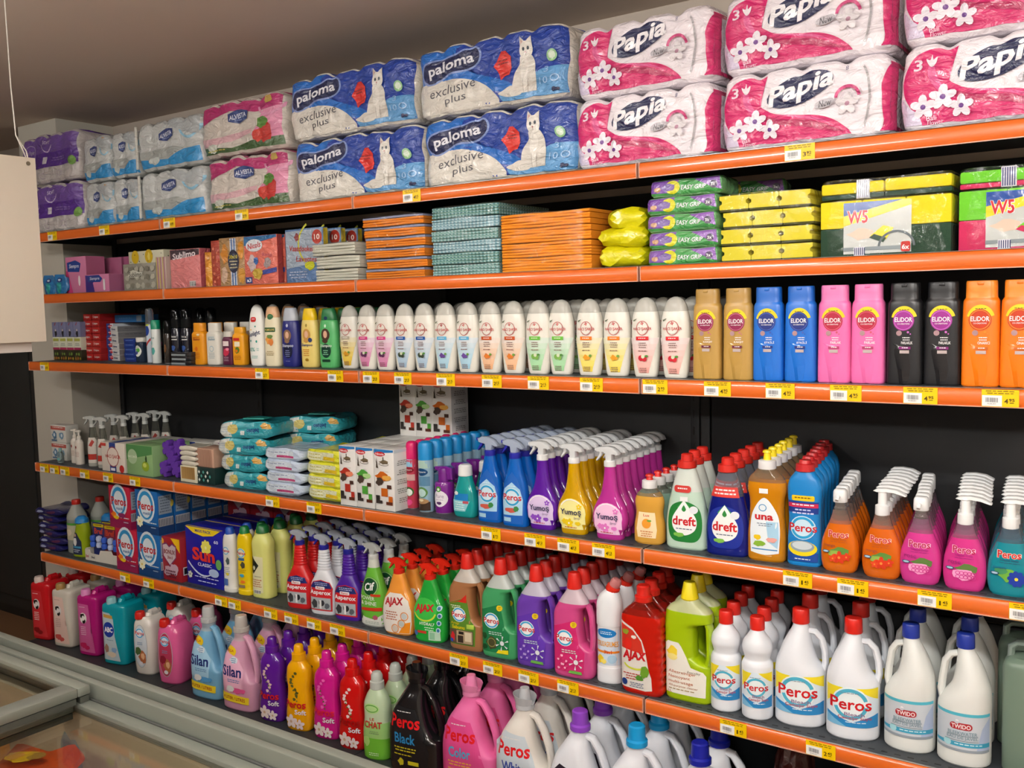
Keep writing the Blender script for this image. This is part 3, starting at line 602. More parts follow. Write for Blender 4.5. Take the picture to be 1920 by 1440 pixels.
S3 = [
 (sham(15.8, 6.8, '#e89a1a', '#ee9c20', [('l', -2, 2, 10.5, 2, .7, '#b85a14'), ('t', 'Biaker', .1, 9.6, 3.6, 1, '#a84a20', .01), ('e', 1, 11.3, .8, .4, '#f4dcb0'), ('k', -.3, 6, .9, .9, '#d8701c', 3), ('l', -2, 2, 4.5, 4, .6, '#b86018')], .8, 1), -1.919, .062, 3, 'orange bath bottle with a flat orange cap'),
 (sham(15.7, 7.0, '#e4e1d6', '#e6e3d8', [('l', -2, 2, 10.5, 2, .7, '#8fb4c4'), ('t', 'Bialen', .1, 9.6, 3.6, 1, '#7a98a8', .01), ('o', 0, 6, 1.1, 1.1, .2, '#8fb4c4'), ('l', -2, 2, 4.5, 4, .6, '#a8b4b8')], .8, 1), -1.846, .074, 3, 'white bath bottle with a flat white cap'),
 (sham(12.4, 5.2, '#5a1c3c', '#d8d4c8', [('r', -1.6, 7, 1.4, 8.8, '#e8d8d4'), ('k', 0, 4.6, 1.6, 1.4, '#c4304c', 5), ('k', .6, 5.8, .9, .6, '#e88aa0', 6), ('l', -1.6, 1.6, 2.9, 3, .6, '#c0a0b0')], .84, 1), -1.782, .085, 3, 'small plum bottle with a pale cap'),
 (sham(14.0, 6.2, '#eba21a', '#e8a422', [('r', -2, 9, 1.2, 10, '#c42a28'), ('r', -1.4, 6.8, 1.4, 8.6, '#f0e4c4'), ('k', 0, 5.4, 1.2, 1.2, '#5a7a2a', 5), ('k', -.4, 5.2, .7, .7, '#e07a1c', 8), ('l', -2, 2, 3.4, 3, .6, '#a86018')], .84, 1), -1.721, .09, 3, 'small amber yellow bottle with a red flash'),
 (sham(22.1, 7.3, '#f0efe8', '#efeee8', [('rr', -1.6, 15.8, 1.2, 17.6, .8, '#d02a24'), ('l', -1, .8, 17.0, 1, .6, '#ffffff'), ('k', .8, 14.2, .35, .35, '#2a9a8a', 1), ('k', -1.4, 13, .3, .3, '#e8b020', 2), ('t', 'Sunlight', 0, 11.4, 5.6, 2.1, '#24305e', .03, .1, 12), ('k', 1.2, 8.8, .4, .5, '#2a9a8a', 3), ('k', -1.6, 9, .35, .4, '#2a9a8a', 5), ('t', '0%', -.9, 5.9, 2.6, 1.4, '#2a9a8a', .01), ('l', 1, 2.4, 6.4, 2, .6, '#8ac0b8'), ('l', -2, 2, 3.6, 2, .6, '#8ac0b8')], .86, 2), -1.612, .082, 4, 'tall white shower bottle with curved handwriting and teal marks'),
 (sham(21.2, 7.4, '#e9dfbe', '#e4b48a', [('e', .3, 17.6, 1.4, 1.0, '#2c6a3c'), ('l', -.5, 1.1, 17.9, 1, .5, '#e8e8d8'), ('rr', -2.6, 12.2, 2.6, 13.8, .3, '#2a5a34'), ('t', 'PALMOLIVE', 0, 13, 4.6, .7, '#e4c878', .03), ('k', -.6, 9.6, 1.6, 1.6, '#e8a04c', 3), ('k', .8, 8.6, 1.3, 1.5, '#d8803c', 4), ('k', .2, 10.6, 1.4, .8, '#6a8a4a', 6), ('l', -2, 2, 5.4, 3, .6, '#a08a5c')], .82, 0), -1.522, .077, 4, 'cream shower bottle with orange flowers and a green name band'),
 (sham(20.6, 7.8, '#252a78', '#b8bec8', [('e', 0, 14.4, .5, .6, '#c0c4d8')]+FACE(0, 11, 1.2, '#8a6a50')+[('e', .1, 5.6, 2.1, 2.6, '#0f1436'), ('t', 'Shampoo', 0, 7.3, 5.2, 1.4, '#d4d8ea', .03, .15), ('l', -1.3, 1.3, 5.8, 4, .65, '#8a90c0'), ('l', -1.2, 1.2, 2.1, 1, .5, '#8a90c0')], .78, 0, ck='plastic'), -1.426, .075, 4, 'dark blue shampoo bottle with a silver cap and a portrait'),
 (sham(20.3, 7.4, '#e6cf76', '#f0c814', [('e', 0, 14.4, .45, .55, '#a08a3c')]+FACE(0, 11.2, 1.2, '#c8964a')+[('e', 1.6, 9.4, .8, .8, '#2a3a6c'), ('t', 'Shampoo', 0, 7.6, 5.0, 1.3, '#2c3a7c', .03, .15), ('l', -2, 1.6, 6.2, 4, .65, '#c8781c'), ('e', 0, 2.6, .8, .5, '#a07c1c')], .8, 0), -1.329, .074, 4, 'pale yellow shampoo bottle with a bright yellow cap and a portrait'),
 (sham(20.1, 7.9, '#57b56c', '#2d7a48', [('e', 0, 16.8, .8, .6, '#1c3c5c'), ('e', 0, 14.2, .45, .55, '#d8f0d8')]+FACE(0, 11.2, 1.25, '#4a3426')+[('e', .1, 5.8, 2.1, 2.4, '#0c3a2c'), ('t', 'Shampoo', 0, 7.4, 5.2, 1.3, '#e0eee0', .03, .15), ('l', -1.3, 1.3, 6, 3, .65, '#8ac8a0'), ('rr', -1.7, 2.0, 1.9, 2.9, .3, '#15402c')], .8, 0), -1.234, .073, 4, 'green shampoo bottle with a dark green cap and a portrait'),
]
for t, x, y, n, ds in S3:
    t['group'] = 'mixed shampoo and bath bottles, third shelf'; run(t, ds, x, y+.022, Z3, n, .004, .07, .06, jit=.002)
# spray cans and jar
def can(H, r, col, cap, art, zc=.78, cr=1.0, ck='plastic', name='spray_can', cat='spray can', dome=False):
    zz = H*zc; t = thing(name, name, cat); b = Body([(0, r*.94, r*.94, 2), (.3, r, r, 2), (zz-.8, r, r, 2), (zz-.1, r*.9, r*.9, 2), (zz, r*.8, r*.8, 2)], False, 1, 24); mb = MB(); b.into(mb, M(col, 'gloss')); mb.obj('body', t)
    mb = MB(); lathe(mb, [(zz-.5, r*cr*.99), (zz, r*cr), (H-1.4, r*cr*.98), (H-.5, r*cr*.86), (H, r*cr*.5)] if not dome else [(zz-.5, r*cr), (H-.3, r*cr), (H, r*cr*.9)], M(cap, ck), seg=20); mb.obj('cap', t)
    mb = MB(); lathe(mb, [(0, r*1.01), (.25, r*1.02)], M('#a8aaac', 'metal'), seg=20); mb.obj('base_ring', t)
    if art: decal(art, on_body(b), 'gloss', .006, None).obj('label', t, angle=30)
    return t
t = can(21.9, 1.6, '#c9d6e4', '#c8ccd0', [('e', 0, 13, 1.1, 2.2, '#2a4a9c'), ('k', .2, 15.2, .9, .5, '#c8d820', 2), ('p', [(-1.4, 5), (1.4, 9), (1.4, 10), (-1.4, 6.5)], '#b8403c')], .72, 1, 'clear'); t['group'] = 'deodorant and shaving cans'; run(t, 'slim pale blue spray can with a clear cap, left of the green-topped can', -2.26, .10, Z3)
t = can(17.1, 1.8, '#dfe5e2', '#13926e', [('t', 'klee', .1, 10.2, 1.8, .9, '#5a8a90', .02), ('k', .2, 5, 1.1, 1.8, '#5ab0a8', 4), ('k', -.4, 8, .5, .8, '#8ac8c0', 5)], .82, 1, dome=True); t['group'] = 'deodorant and shaving cans'; run(t, 'white spray can with a bright green cap, third shelf', -2.186, .075, Z3)
t = can(17.0, 1.5, '#2c241e', '#3a3a38', [('k', 0, 6, 1, 2, '#6a4a2c', 4)], .72, 1, 'clear'); t['group'] = 'deodorant and shaving cans'; run(t, 'slim dark brown spray can with a smoky cap', -2.125, .085, Z3)
for x, y, ds in ((-2.085, .10, 'left'), (-2.018, .098, 'right')):
    t = can(21.6, 2.15, '#1a1d2a', '#2a2c30', [('r', -1.7, 9.2, 1.7, 9.6, '#d8d8d4'), ('t', 'Gillette', 0, 10.6, 3.0, .8, '#e4e4e0', .02), ('k', 0, 6.2, 1.1, 1.2, '#3a5a9c', 6), ('e', .5, 3, .5, .9, '#c8c8c8')], .66, .98, 'clear')
    mb = MB(); lathe(mb, [(14.2, 1.9), (16.2, 1.9), (17.4, 1.5), (17.9, .8)], M('#cfcdc2')); mb.obj('valve_dome', t); t['group'] = 'deodorant and shaving cans'
    run(t, ds+' black shaving can with a white dome under its clear cap', x, y, Z3, 2, .03, .09)
t = bottle('cotton_bud_jar', 'jar', [(0, 2.3, 2.3, 3), (.4, 2.5, 2.5, 3), (8, 2.5, 2.5, 3), (8.5, 2.2, 2.2, 2.5)], M('#33425a', 'frost'), [('lid', [(8.2, 2.45), (8.5, 2.6), (10, 2.6), (10.2, 2.3)], M('#e4e2da'))], [('e', 0, 4.6, 2.0, 2.3, '#e8ece4'), ('k', .4, 5, 1.3, 1.1, '#5ab04a', 4), ('k', -.6, 3.8, .9, .7, '#3a4a9c', 5), ('l', -1.2, 1.2, 6.4, 1, .6, '#3a5a3a')])
run(t, 'round jar with a white lid and green label, third shelf', -2.345, .12, Z3)
def carton(name, cat, W, D, H, col, front=(), side=(), top=(), kind='card', sidecol=None, parts=()):
    """box whose local origin is its base centre"""
    t = thing(name, name, cat); mb = MB(); w_, d, h = W*.005, D*.005, H*.01; mb.box(-w_, w_, -d, d, 0, h, M(col, kind), .0012); mb.obj('body', t)
    if sidecol: side = [('r', -D/2+.1, .1, D/2-.1, H-.1, sidecol)]+list(side)
    m2 = None
    if front: m2 = decal(front, on_front(D*.01), kind, mb=m2)
    if side:
        m3 = decal(side, lambda x, z, e: (w_+e, x, z), kind)
        for i in range(len(m3.f)): pass
        m2 = m2 or MB(); o = len(m2.v)
        m2.v += m3.v
        for f, k in zip(m3.f, m3.m): m2.f.append([q+o for q in f]); m2.m.append(m2.mi(m3.mats[k]))
    if top:
        m3 = decal(top, lambda x, z, e: (x, z, h+e), kind); m2 = m2 or MB(); o = len(m2.v); m2.v += m3.v
        for f, k in zip(m3.f, m3.m): m2.f.append([q+o for q in f]); m2.m.append(m2.mi(m3.mats[k]))
    if m2: m2.obj('print', t, angle=0)
    return t
def stackup(t, desc, x, y, z, H, n, group, rz=0, jit=.003, top_first=False):
    t['group'] = group
    for i in range(n):
        lb = desc+', '+('bottom of its stack' if i == 0 else 'top of its stack' if i == n-1 else ORD[i]+' from the bottom')
        if n == 1: lb = desc
        loc = (x+(rnd.random()-.5)*2*jit, y+(rnd.random()-.5)*jit, z+i*H); a = rz+(rnd.random()-.5)*.05*(jit > 0)
        if i == 0: t.location = loc; t.rotation_euler = (0, 0, a); t['label'] = lb
        else: dup(t, loc, a, lb)
# small boxes at the left end of the third shelf
for i in range(4):
    x = -3.0+.057*i+.02; nm = ['leftmost', 'second', 'third', 'rightmost'][i]
    t = carton('herb_box', 'box', 5.4, 4, 4.6, '#30301c', [('k', q*.9-1.8, .9+(q % 2)*1.9, .6, .7, c, q+i) for q, c in enumerate(('#a8782c', '#6a8a3c', '#b06a2c', '#7a9a44', '#a8882c'))], kind='card'); t['group'] = 'small boxes at the left end of the third shelf'; run(t, 'small dark herb-patterned box, %s of four' % nm, x, .13, Z3)
    t = carton('tea_box', 'box', 5.4, 4, 5.6, '#d8dcc8', [('r', -2.7, 0, 2.7, 1.0, '#a82858'), ('r', -2.2, 3.8, 2.2, 5.0, '#b0b450'), ('l', -2, 2, 2.9, 2, .7, '#8a9088')]); t['group'] = 'small boxes at the left end of the third shelf'; run(t, 'small pale box with a green and magenta stripe, %s of four' % nm, x, .13, Z3+.0465)
    t = carton('lilac_box', 'box', 5.4, 4, 6.6, '#7c80a4', [('k', .2, 1.6, .9, 1.6, '#26262c', i), ('e', .2, 3, .5, .5, '#c8b8b0'), ('p', [(-.8, 5.2), (.2, 6.4), (.8, 6.4), (-.2, 5)], '#a04850')]); t['group'] = 'small boxes at the left end of the third shelf'; run(t, 'small lilac box with a dark figure, %s of four' % nm, x, .13, Z3+.103)
G_ = 'stacked toothpaste and hygiene boxes, third shelf'
for j, x in enumerate((-2.765, -2.705)):
    t = carton('toothpaste_box', 'box', 5.6, 19, 2.85, '#b0201e', [('t', 'Colgate', 0, 1.5, 3.8, 1.0, '#f0e8e4', .03), ('r', -2.6, .2, 2.6, .5, '#8a1616')], [('r', -9, .3, 9, 2.5, '#a81c1c')]); stackup(t, ['left', 'right'][j]+' red toothpaste box lying end-on', x, .23, Z3, .0288, 7, G_)
t = carton('toothpaste_box', 'box', 5.0, 17, 2.6, '#dfe3ea', [('r', -2.5, 0, .3, 2.6, '#26448c'), ('r', -.8, .5, 1.8, 2.0, '#c43034'), ('l', -2, 2, 1.6, 1, .6, '#ffffff')]); stackup(t, 'blue red and white toothpaste box lying end-on', -2.645, .25, Z3, .0265, 6, G_)
t = carton('cream_box', 'box', 5.0, 18, 2.4, '#cfd0cf', [('t', 'Nivea', -.3, 1.2, 2.8, .9, '#2a3a6c', .04)], [('r', -8.9, .1, 8.9, 2.3, '#8f9092'), ('l', -7, 4, 1.6, 1, .7, '#6a6c74')]); stackup(t, 'white end grey sided small box', -2.588, .24, Z3, .0245, 6, G_)
t = carton('razor_box', 'box', 20, 8, 3.2, '#2468a4', [('r', 6, .4, 9.6, 2.8, '#7a8a98'), ('l', -8, 4, 2, 1, .8, '#5a98c8')]); t['group'] = G_; run(t, 'flat blue box lying on top of the white toothpaste stack', -2.56, .24, Z3+.162)
t = carton('razor_box', 'box', 7.0, 13, 1.8, '#9a3060', [('l', -3, 3, 1.3, 1, .7, '#e8c0d0'), ('r', -3.5, 0, 3.5, .35, '#d8d8d8')]); stackup(t, 'thin magenta and silver box', -2.515, .24, Z3, .0188, 4, G_)
t = carton('cream_box', 'box', 7.6, 11, 1.9, '#1e3a8c', [('l', -3, 3, 1.3, 1, .6, '#6a88c8')]); stackup(t, 'thin deep blue box left of the jar', -2.43, .17, Z3, .0192, 5, G_)
t = carton('cream_box', 'box', 16, 7, 4.4, '#3a3834', [('k', -4, 2, 2, 1.4, '#7a7268', 3), ('k', 3, 2, 2, 1.2, '#8a8278', 4)]); stackup(t, 'dark patterned box at the back above the red toothpaste', -2.62, .372, Z3, .0445, 5, G_, jit=0)
# flat black razor packs lying under the cans
t = carton('razor_pack', 'pack', 9.5, 5, 1.6, '#23262c', [('r', -4.5, .2, 4.2, .9, '#8f989c')], kind='gloss'); stackup(t, 'flat black and silver razor pack below the shaving can', -1.975, .05, Z3, .0165, 3, 'flat razor packs')
# ================================================================ fourth shelf (z4): sprays, washing-up liquid, soap
GS = 'spray bottles on the fourth shelf'
def yumos(col, tint, tk, capc='#eef0f0'):
    prof = [(0, 3.8, 1.9, 3), (.5, 4.0, 2.05, 3), (1.9, 4.0, 2.1, 3), (3.2, 4.85, 2.15, 3), (5.7, 5.3, 2.15, 3), (8.2, 4.85, 2.1, 2.8), (10.2, 3.9, 2.0, 2.5), (12, 2.9, 1.8, 2.4), (15, 2.15, 1.6, 2.2), (18, 1.75, 1.45, 2), (20, 1.6, 1.4, 2)]
    a = [('e', 0, 6, 4.35, 4.1, tint), ('r', -4.2, 3.0, 4.2, 5.4, tint), ('p', [(-3.9, 1.5), (3.9, 1.5), (4.2, 3.2), (-4.2, 3.2)], tint), ('o', 0, 6.2, 3.9, 3.7, .25, '#f4f0f4', 30, 150), ('k', -2.3, 3.6, .9, .8, tk, 3), ('k', 2.2, 3.2, .9, .7, tk, 4), ('f', -.6, 3.2, 1.3, 6, tk, '#f4f4f0'), ('f', 2.6, 8, .8, 5, tk, '#f4f4f0'), ('t', 'Yumoş', 0, 6.2, 6.6, 2.0, '#1c2550', .03), ('t', 'Sprey', 2.0, 4.7, 2.0, .8, '#5a4a7c', 0, .3), ('l', -2.2, 2.2, 2.2, 1, .5, '#c04a4c')]
    t = bottle('fabric_spray_bottle', 'bottle', prof, M(col, 'liquid'), [], a); trigger(t, 19.9, 0, '#eceff0', 'frost', capc, None, .98, 1.65); return t
for col, tint, tk, x, y, n, ds in (('#6a1fb4', '#dcc8ec', '#8a4ac0', -.355, .041, 8, 'purple'), ('#e6b400', '#f2ea9a', '#e8c818', -.247, .038, 8, 'yellow'), ('#d23aa8', '#f2c4e4', '#e07ac4', -.130, .035, 8, 'pink')):
    t = yumos(col, tint, tk); t['group'] = 'round-bellied trigger spray bottles'; run(t, ds+' round-bellied trigger spray bottle', x, y+.021, Z4, n, -.0033, .046, .03)
prof = [(0, 4.0, 2.1, 3.2), (.5, 4.2, 2.25, 3), (8, 4.2, 2.3, 2.6), (12, 3.8, 2.2, 2.5), (16, 2.6, 1.9, 2.3), (20, 1.75, 1.6, 2)]
art = [('p', [(-3.6, .8), (3.3, .8), (3.7, 6), (3.4, 10), (1.6, 14.2), (0, 16.0), (-1.6, 14.2), (-3.5, 10), (-3.9, 6)], '#1c5fb8'), ('p', [(-3.3, 3.2), (3.2, 3.4), (3.4, 8), (2.6, 11), (0, 13), (-2.7, 11), (-3.6, 8)], '#a9d3ec')]+peros(0, 8.6, 6.2, '#2b9ed0', '#cfe6f2')+[('k', -.2, 4.8, 2.2, .9, '#c85a4c', 4), ('k', 1.4, 5.2, .9, .8, '#3f8a4c', 5), ('r', -3.0, 1.4, -.4, 2.6, '#a8d0e8'), ('l', -1.6, 1.6, 12, 1, .4, '#e8f0f8')]
for j, (x, y) in enumerate(((-.545, .042), (-.447, .033))):
    t = bottle('glass_cleaner_bottle', 'bottle', prof, M('#0a6fd8', 'liquid'), [], art) if j == 0 else dup(p0, (0, 0, 0))
    if j == 0: trigger(t, 19.8, 0, '#b9c6da', 'frost', '#2529a0', '#2529a0', 1.02, 1.75, style=1); p0 = t
    t['group'] = 'blue glass cleaner sprays'; run(t, ('left' if j == 0 else 'right')+' clear blue glass cleaner spray bottle', x, y+.024, Z4, 7, .002, .05, .04)
# teal bottle, purple air freshener, cans
t = bottle('freshener_bottle', 'bottle', [(0, 3.5, 1.9, 3), (.5, 3.9, 2.2, 3), (4, 4.45, 2.4, 2.5), (7, 4.0, 2.3, 2.4), (10, 3.0, 2.1, 2.2), (12.8, 2.2, 1.9, 2)], M('#1fb0ae', 'liquid'), [('cap', [(12.6, 2.1), (12.8, 2.25), (15.6, 2.1), (16.1, 1.6)], M('#eceeec'))],
   [('r', -2.8, 5.2, 2.4, 7.4, '#1c7cc0'), ('k', -2.2, 7.4, 1.1, .6, '#e4ecea', 3), ('p', [(-3.2, 1.8), (1.4, 2.0), (3.0, 5.2), (-3.6, 5.3)], '#8ccfd8'), ('l', -2.8, 1.6, 4.8, 4, .7, '#e4f2f2'), ('rr', .6, 4.4, 2.6, 5.2, .2, '#b8505c')]); t['group'] = 'teal and purple freshener bottles'; run(t, 'clear teal pear-shaped bottle with a white cap', -.650, .05+.027, Z4, 3, .01, .09)
t = can(14.5, 3.1, '#7a1f8c', '#6d1a80', [('e', 0, 4.8, 2.5, 2.6, '#ebe6ee'), ('t', 'Pure', 0, 5.6, 3.0, 1.2, '#9a8aa8', 0), ('l', -1.6, 1.6, 4.5, 1, .4, '#a090ac'), ('k', 0, 3.4, 1, .6, '#5a3a6c', 4), ('e', -.2, 7.8, .9, .9, '#4f9a3c'), ('e', -.2, 7.7, .45, .45, '#e8f0e4')], .68, .62)
mb = MB(); mb.prism([(x*.01, z*.01) for x, z in ((-3.0, 13.8), (-2.8, 14.5), (1.6, 14.7), (3.4, 14.2), (3.6, 10.6), (2.2, 10.4), (2.0, 12.4), (.8, 12.6), (-.8, 12.6))], .012, M('#74208a', 'gloss')); mb.obj('spray_head', t)
t['group'] = 'teal and purple freshener bottles'; run(t, 'squat purple air freshener with a purple spray top', -.745, .058+.032, Z4, 4, 0, .08, .1)
t = can(21.7, 1.95, '#c23a52', '#d81f68', [('r', -1.8, 13.6, 1.8, 16, '#8fc0dc'), ('e', 0, 12.6, 1.7, 1.0, '#8c1c30'), ('t', 'Airpure', 0, 12.6, 2.4, .6, '#f0e0e0', .02), ('r', -1.8, 9.2, 1.8, 11.2, '#cfa8a4'), ('e', .1, 5.6, 1.5, 1.5, '#3a6a34'), ('e', .1, 5.4, 1.15, 1.15, '#dde4dc'), ('k', 0, 2.2, 1.5, 1.2, '#e04a88', 4)], .76, 1); t['group'] = 'air freshener cans in two rows'; run(t, 'slim can with a bright pink cap', -.876, .069+.02, Z4, 7, 0, .044, jit=.001)
t = can(22.4, 2.45, '#8fb4c8', '#1d8ed2', [('r', -2.3, 14, 2.3, 16.4, '#a8c8bc'), ('e', 0, 12.8, 2.0, 1.2, '#1c4a78'), ('t', 'Airpure', 0, 12.8, 3.0, .7, '#e0ecf0', .02), ('r', -2.3, 8.4, 2.3, 11.4, '#5a88a8'), ('e', .1, 6.4, 1.8, 1.7, '#5a8a4c'), ('e', .1, 6.2, 1.35, 1.3, '#b8d8d4'), ('r', -2.3, .6, 2.3, 3.4, '#3a2a20'), ('e', 0, 3.6, 2.1, .9, '#a8845c'), ('k', 0, 3.9, 1.0, .5, '#e0d0a8', 4)], .76, 1); t['group'] = 'air freshener cans in two rows'; run(t, 'slim can with a sky blue cap and coffee cup print', -.805, .048+.026, Z4, 7, 0, .05, jit=.001)
# peach dish soap, then the pale and dark blue washing-up bottles
def wash(H, prof, mat, bands, cap, tip, art, zc, ncap=2.0, stem=None):
    ps = [('cap', [(zc, ncap), (zc+.15, ncap*1.03), (zc+2.0, ncap), (zc+2.2, ncap*.8)], M(cap)), ('nozzle_tip', [(zc+2.1, 1.0), (H-.8, .8), (H-.7, 1.15), (H-.2, 1.0), (H, .5)], M(tip))]
    return bottle('washing_up_bottle', 'bottle', prof, mat, ps, art, bands)
ORN = M('#f0b64a', 'liquid')
pf = [(0, 3.6, 2.1, 3), (.6, 4.2, 2.35, 3), (4.5, 4.3, 2.4, 2.6), (8.2, 3.75, 2.2, 2.5), (11.2, 4.1, 2.2, 2.4), (13, 3.6, 2.1, 2.3), (14.6, 2.2, 1.8, 2), (15.1, 1.8, 1.7, 2)]
for i in range(4):
    t = wash(18.7, pf, ORN if i == 0 else M('#8fb8a8', 'liquid'), [(12.8, ORN if i == 0 else M('#8fb8a8', 'liquid')), (99, M('#c9cfc4', 'clear'))], '#eeeeee', '#d8281e', [('p', [(-2.6, 1.8), (2.6, 1.8), (2.9, 4), (2.3, 8.6), (-2.3, 8.6), (-3.0, 4)], '#f3dcb0'), ('t', 'Lux', 0, 7.8, 1.8, .7, '#c84a2c', .04), ('e', 0, 5.6, 1.3, 1.3, '#e8982c'), ('k', .9, 6.4, .7, .35, '#6a9a3c', 4), ('l', -1.9, 1.9, 3.6, 3, .6, '#c87a3c')] if i == 0 else None, 14.9)
    t['group'] = 'small curvy washing-up bottles'; run(t, ['peach orange curvy washing-up bottle with a red tip, front of its row', 'pale green curvy bottle with a red tip, second in the row', 'pale green curvy bottle with a red tip, third in the row', 'pale green curvy bottle with a red tip, last in the row'][i], -.015-.002*i, .065+.054*i, Z4, rz=.05)
pf = [(0, 5.0, 2.2, 3), (.6, 5.55, 2.5, 2.8), (6, 5.65, 2.6, 2.5), (11, 5.1, 2.5, 2.4), (15, 4.2, 2.3, 2.3), (19, 3.1, 1.95, 2.2), (21.4, 2.25, 1.8, 2.1)]
def dreft(col, kind, dark, top, red, n, x, y, ds, dyy):
    a = [('c', [(-4.3, 4), (-2.9, 2.3), (0, 2.0), (3, 2.3), (4.4, 4.2), (4.6, 8), (3.5, 11.3), (0, 12.7), (-3.5, 11.3), (-4.6, 8)], dark), ('p', [(0, 13.1), (1.9, 11), (0, 9), (-1.9, 11)], '#3aa04c'), ('c', [(0, 13.0), (0, 13.0), (1.5, 11), (3.3, 8), (2.8, 5.2), (0, 3.8), (-2.8, 5.2), (-3.3, 8), (-1.5, 11)], '#f2f4f2'), ('c', [(0, 11.8), (0, 11.8), (.6, 10.6), (0, 10), (-.6, 10.6)], '#2c8a3c'), ('t', 'dreft', 0, 7.6, 6.4, 2.4, '#c8141e', .05), ('l', -2.3, 2.3, 5.6, 1, .5, '#3a4a6a'), ('k', -1.2, 3.9, 1.6, .7, '#7ab84c', 4), ('e', 2.6, 10.6, 1.1, 1.0, '#e4e8ec')]
    if red: a += [('p', [(-4.0, 15.0), (3.6, 15.0), (3.0, 17.6), (-3.0, 17.6)], '#d23a34'), ('l', -2.8, 2.8, 17.0, 2, .9, '#f4e8e6')]
    else: a += [('rr', -2.8, 15.0, 1.9, 16.8, .8, '#cc3a34'), ('l', -2.2, 1.4, 16.2, 1, .8, '#f4e8e6'), ('r', -1.0, 12.7, 1.1, 13.9, '#eeeeee')]
    t = bottle('washing_up_bottle', 'bottle', pf, M(col, kind), [('cap', [(21.2, 2.35), (21.4, 2.5), (23.0, 2.4), (23.1, 1.6), (24.7, 1.5), (24.9, 1.2)], M('#cf2a20'))], a, [(15.2, M(col, kind)), (99, M(*top))])
    t['group'] = 'wide-shouldered washing-up bottles'; run(t, ds, x, y, Z4, n, -.007, dyy, .06)
dreft('#bcd6c4', 'plastic', '#1f7a34', ('#cfd8d0', 'plastic'), False, 3, .094, .066, 'pale mint washing-up bottle with a red cap and green label', .064)
dreft('#10208c', 'liquid', '#1b2f96', ('#c8ccd8', 'clear'), True, 5, .209, .058, 'dark blue washing-up bottle with a red cap and neck band', .07)
AM = M('#e09410', 'liquid')
t = wash(27.5, [(0, 4.3, 2.1, 3), (.6, 4.7, 2.35, 3), (6, 4.75, 2.4, 2.7), (12, 4.25, 2.3, 2.6), (15, 4.3, 2.3, 2.5), (18, 4.85, 2.4, 2.4), (20.3, 4.5, 2.3, 2.3), (22, 3.0, 2.0, 2.2), (23, 2.1, 1.8, 2)], AM, [(19.6, AM), (99, M('#d8c8a8', 'clear'))], '#eeeeee', '#f2d81c',
   [('c', [(-3.5, 2.2), (-3.5, 2.2), (0, 1.7), (3.5, 2.3), (3.5, 2.3), (3.7, 8), (2.9, 12.4), (0, 15.9), (-2.9, 12.4), (-3.7, 8)], '#e8f1f6'), ('p', [(.4, 10), (3.3, 10), (3.5, 6), (3.2, 3.4), (1, 5)], '#a6d0e8'), ('r', -3.2, 2.9, 3.2, 3.2, '#4a8ac0'), ('t', 'una', -.1, 11.0, 4.6, 1.3, '#c01c24', .07), ('o', -.4, 13.4, 1.0, .9, .2, '#3f8fc0'), ('k', -1.6, 6.0, 1.0, .8, '#e8c420', 4), ('k', -1.2, 4.4, 1.6, .7, '#8ab83c', 5), ('k', 1.8, 5.6, 1.3, .7, '#e8a8a0', 6), ('l', -2, 2.2, 9.6, 2, .5, '#7a8a9c'), ('r', -1.2, 17.0, 1.0, 18.2, '#eeeeee')], 22.8, 2.15)
t['group'] = 'amber washing-up bottles'; run(t, 'amber washing-up bottle with a white cap and yellow tip', .312, .058, Z4, 6, -.006, .055, .04)
t = bottle('washing_up_bottle', 'bottle', [(0, 3.8, 1.9, 3.2), (.5, 4.1, 2.05, 3), (6, 4.05, 2.1, 2.8), (11, 3.8, 2.0, 2.6), (15, 3.95, 2.05, 2.6), (18.5, 4.15, 2.1, 2.5), (20.8, 3.7, 2.0, 2.3), (22.3, 2.6, 1.8, 2.1), (23, 2.1, 1.7, 2)], M('#1780c8', 'plastic'), [('cap', [(22.8, 2.0), (23, 2.3), (24.6, 2.2), (24.8, 1.5), (25.6, 1.3)], M('#c0262a'))],
   [('rr', -2.7, 15.9, 2.7, 17.2, .3, '#f0c818'), ('l', -2.2, 2.2, 16.8, 1, .7, '#7a5a10'), ('p', [(-3.6, 13.0), (3.5, 12.8), (3.6, 15.7), (-3.7, 15.8)], '#1c3a8c'), ('r', -3.6, 14.3, 3.5, 15.3, '#c42a50'), ('l', -3.2, 3.2, 15.1, 1, .7, '#f8e8ee'), ('l', -2.8, 2.8, 13.9, 2, .8, '#c8d0f0')]+peros(0, 9.4, 6.6, '#2b9ed0', '#c4e2f2')+[('p', [(-3.7, 1.2), (3.5, 1.2), (3.6, 3.4), (-3.7, 3.2)], '#1c4a9c'), ('e', -.1, 4.4, 3.5, 1.9, '#ecd41c'), ('e', -.1, 4.9, 2.9, 1.4, '#8fa0a8'), ('e', -.1, 5.1, 2.4, 1.0, '#c8d4d8'), ('l', -2.2, 2.2, 1.9, 1, .5, '#e8f0f8')])
t['group'] = 'light blue scouring bottles'; run(t, 'light blue opaque washing-up bottle with a red cap', .405, .062, Z4, 7, -.0105, .0575, .05)
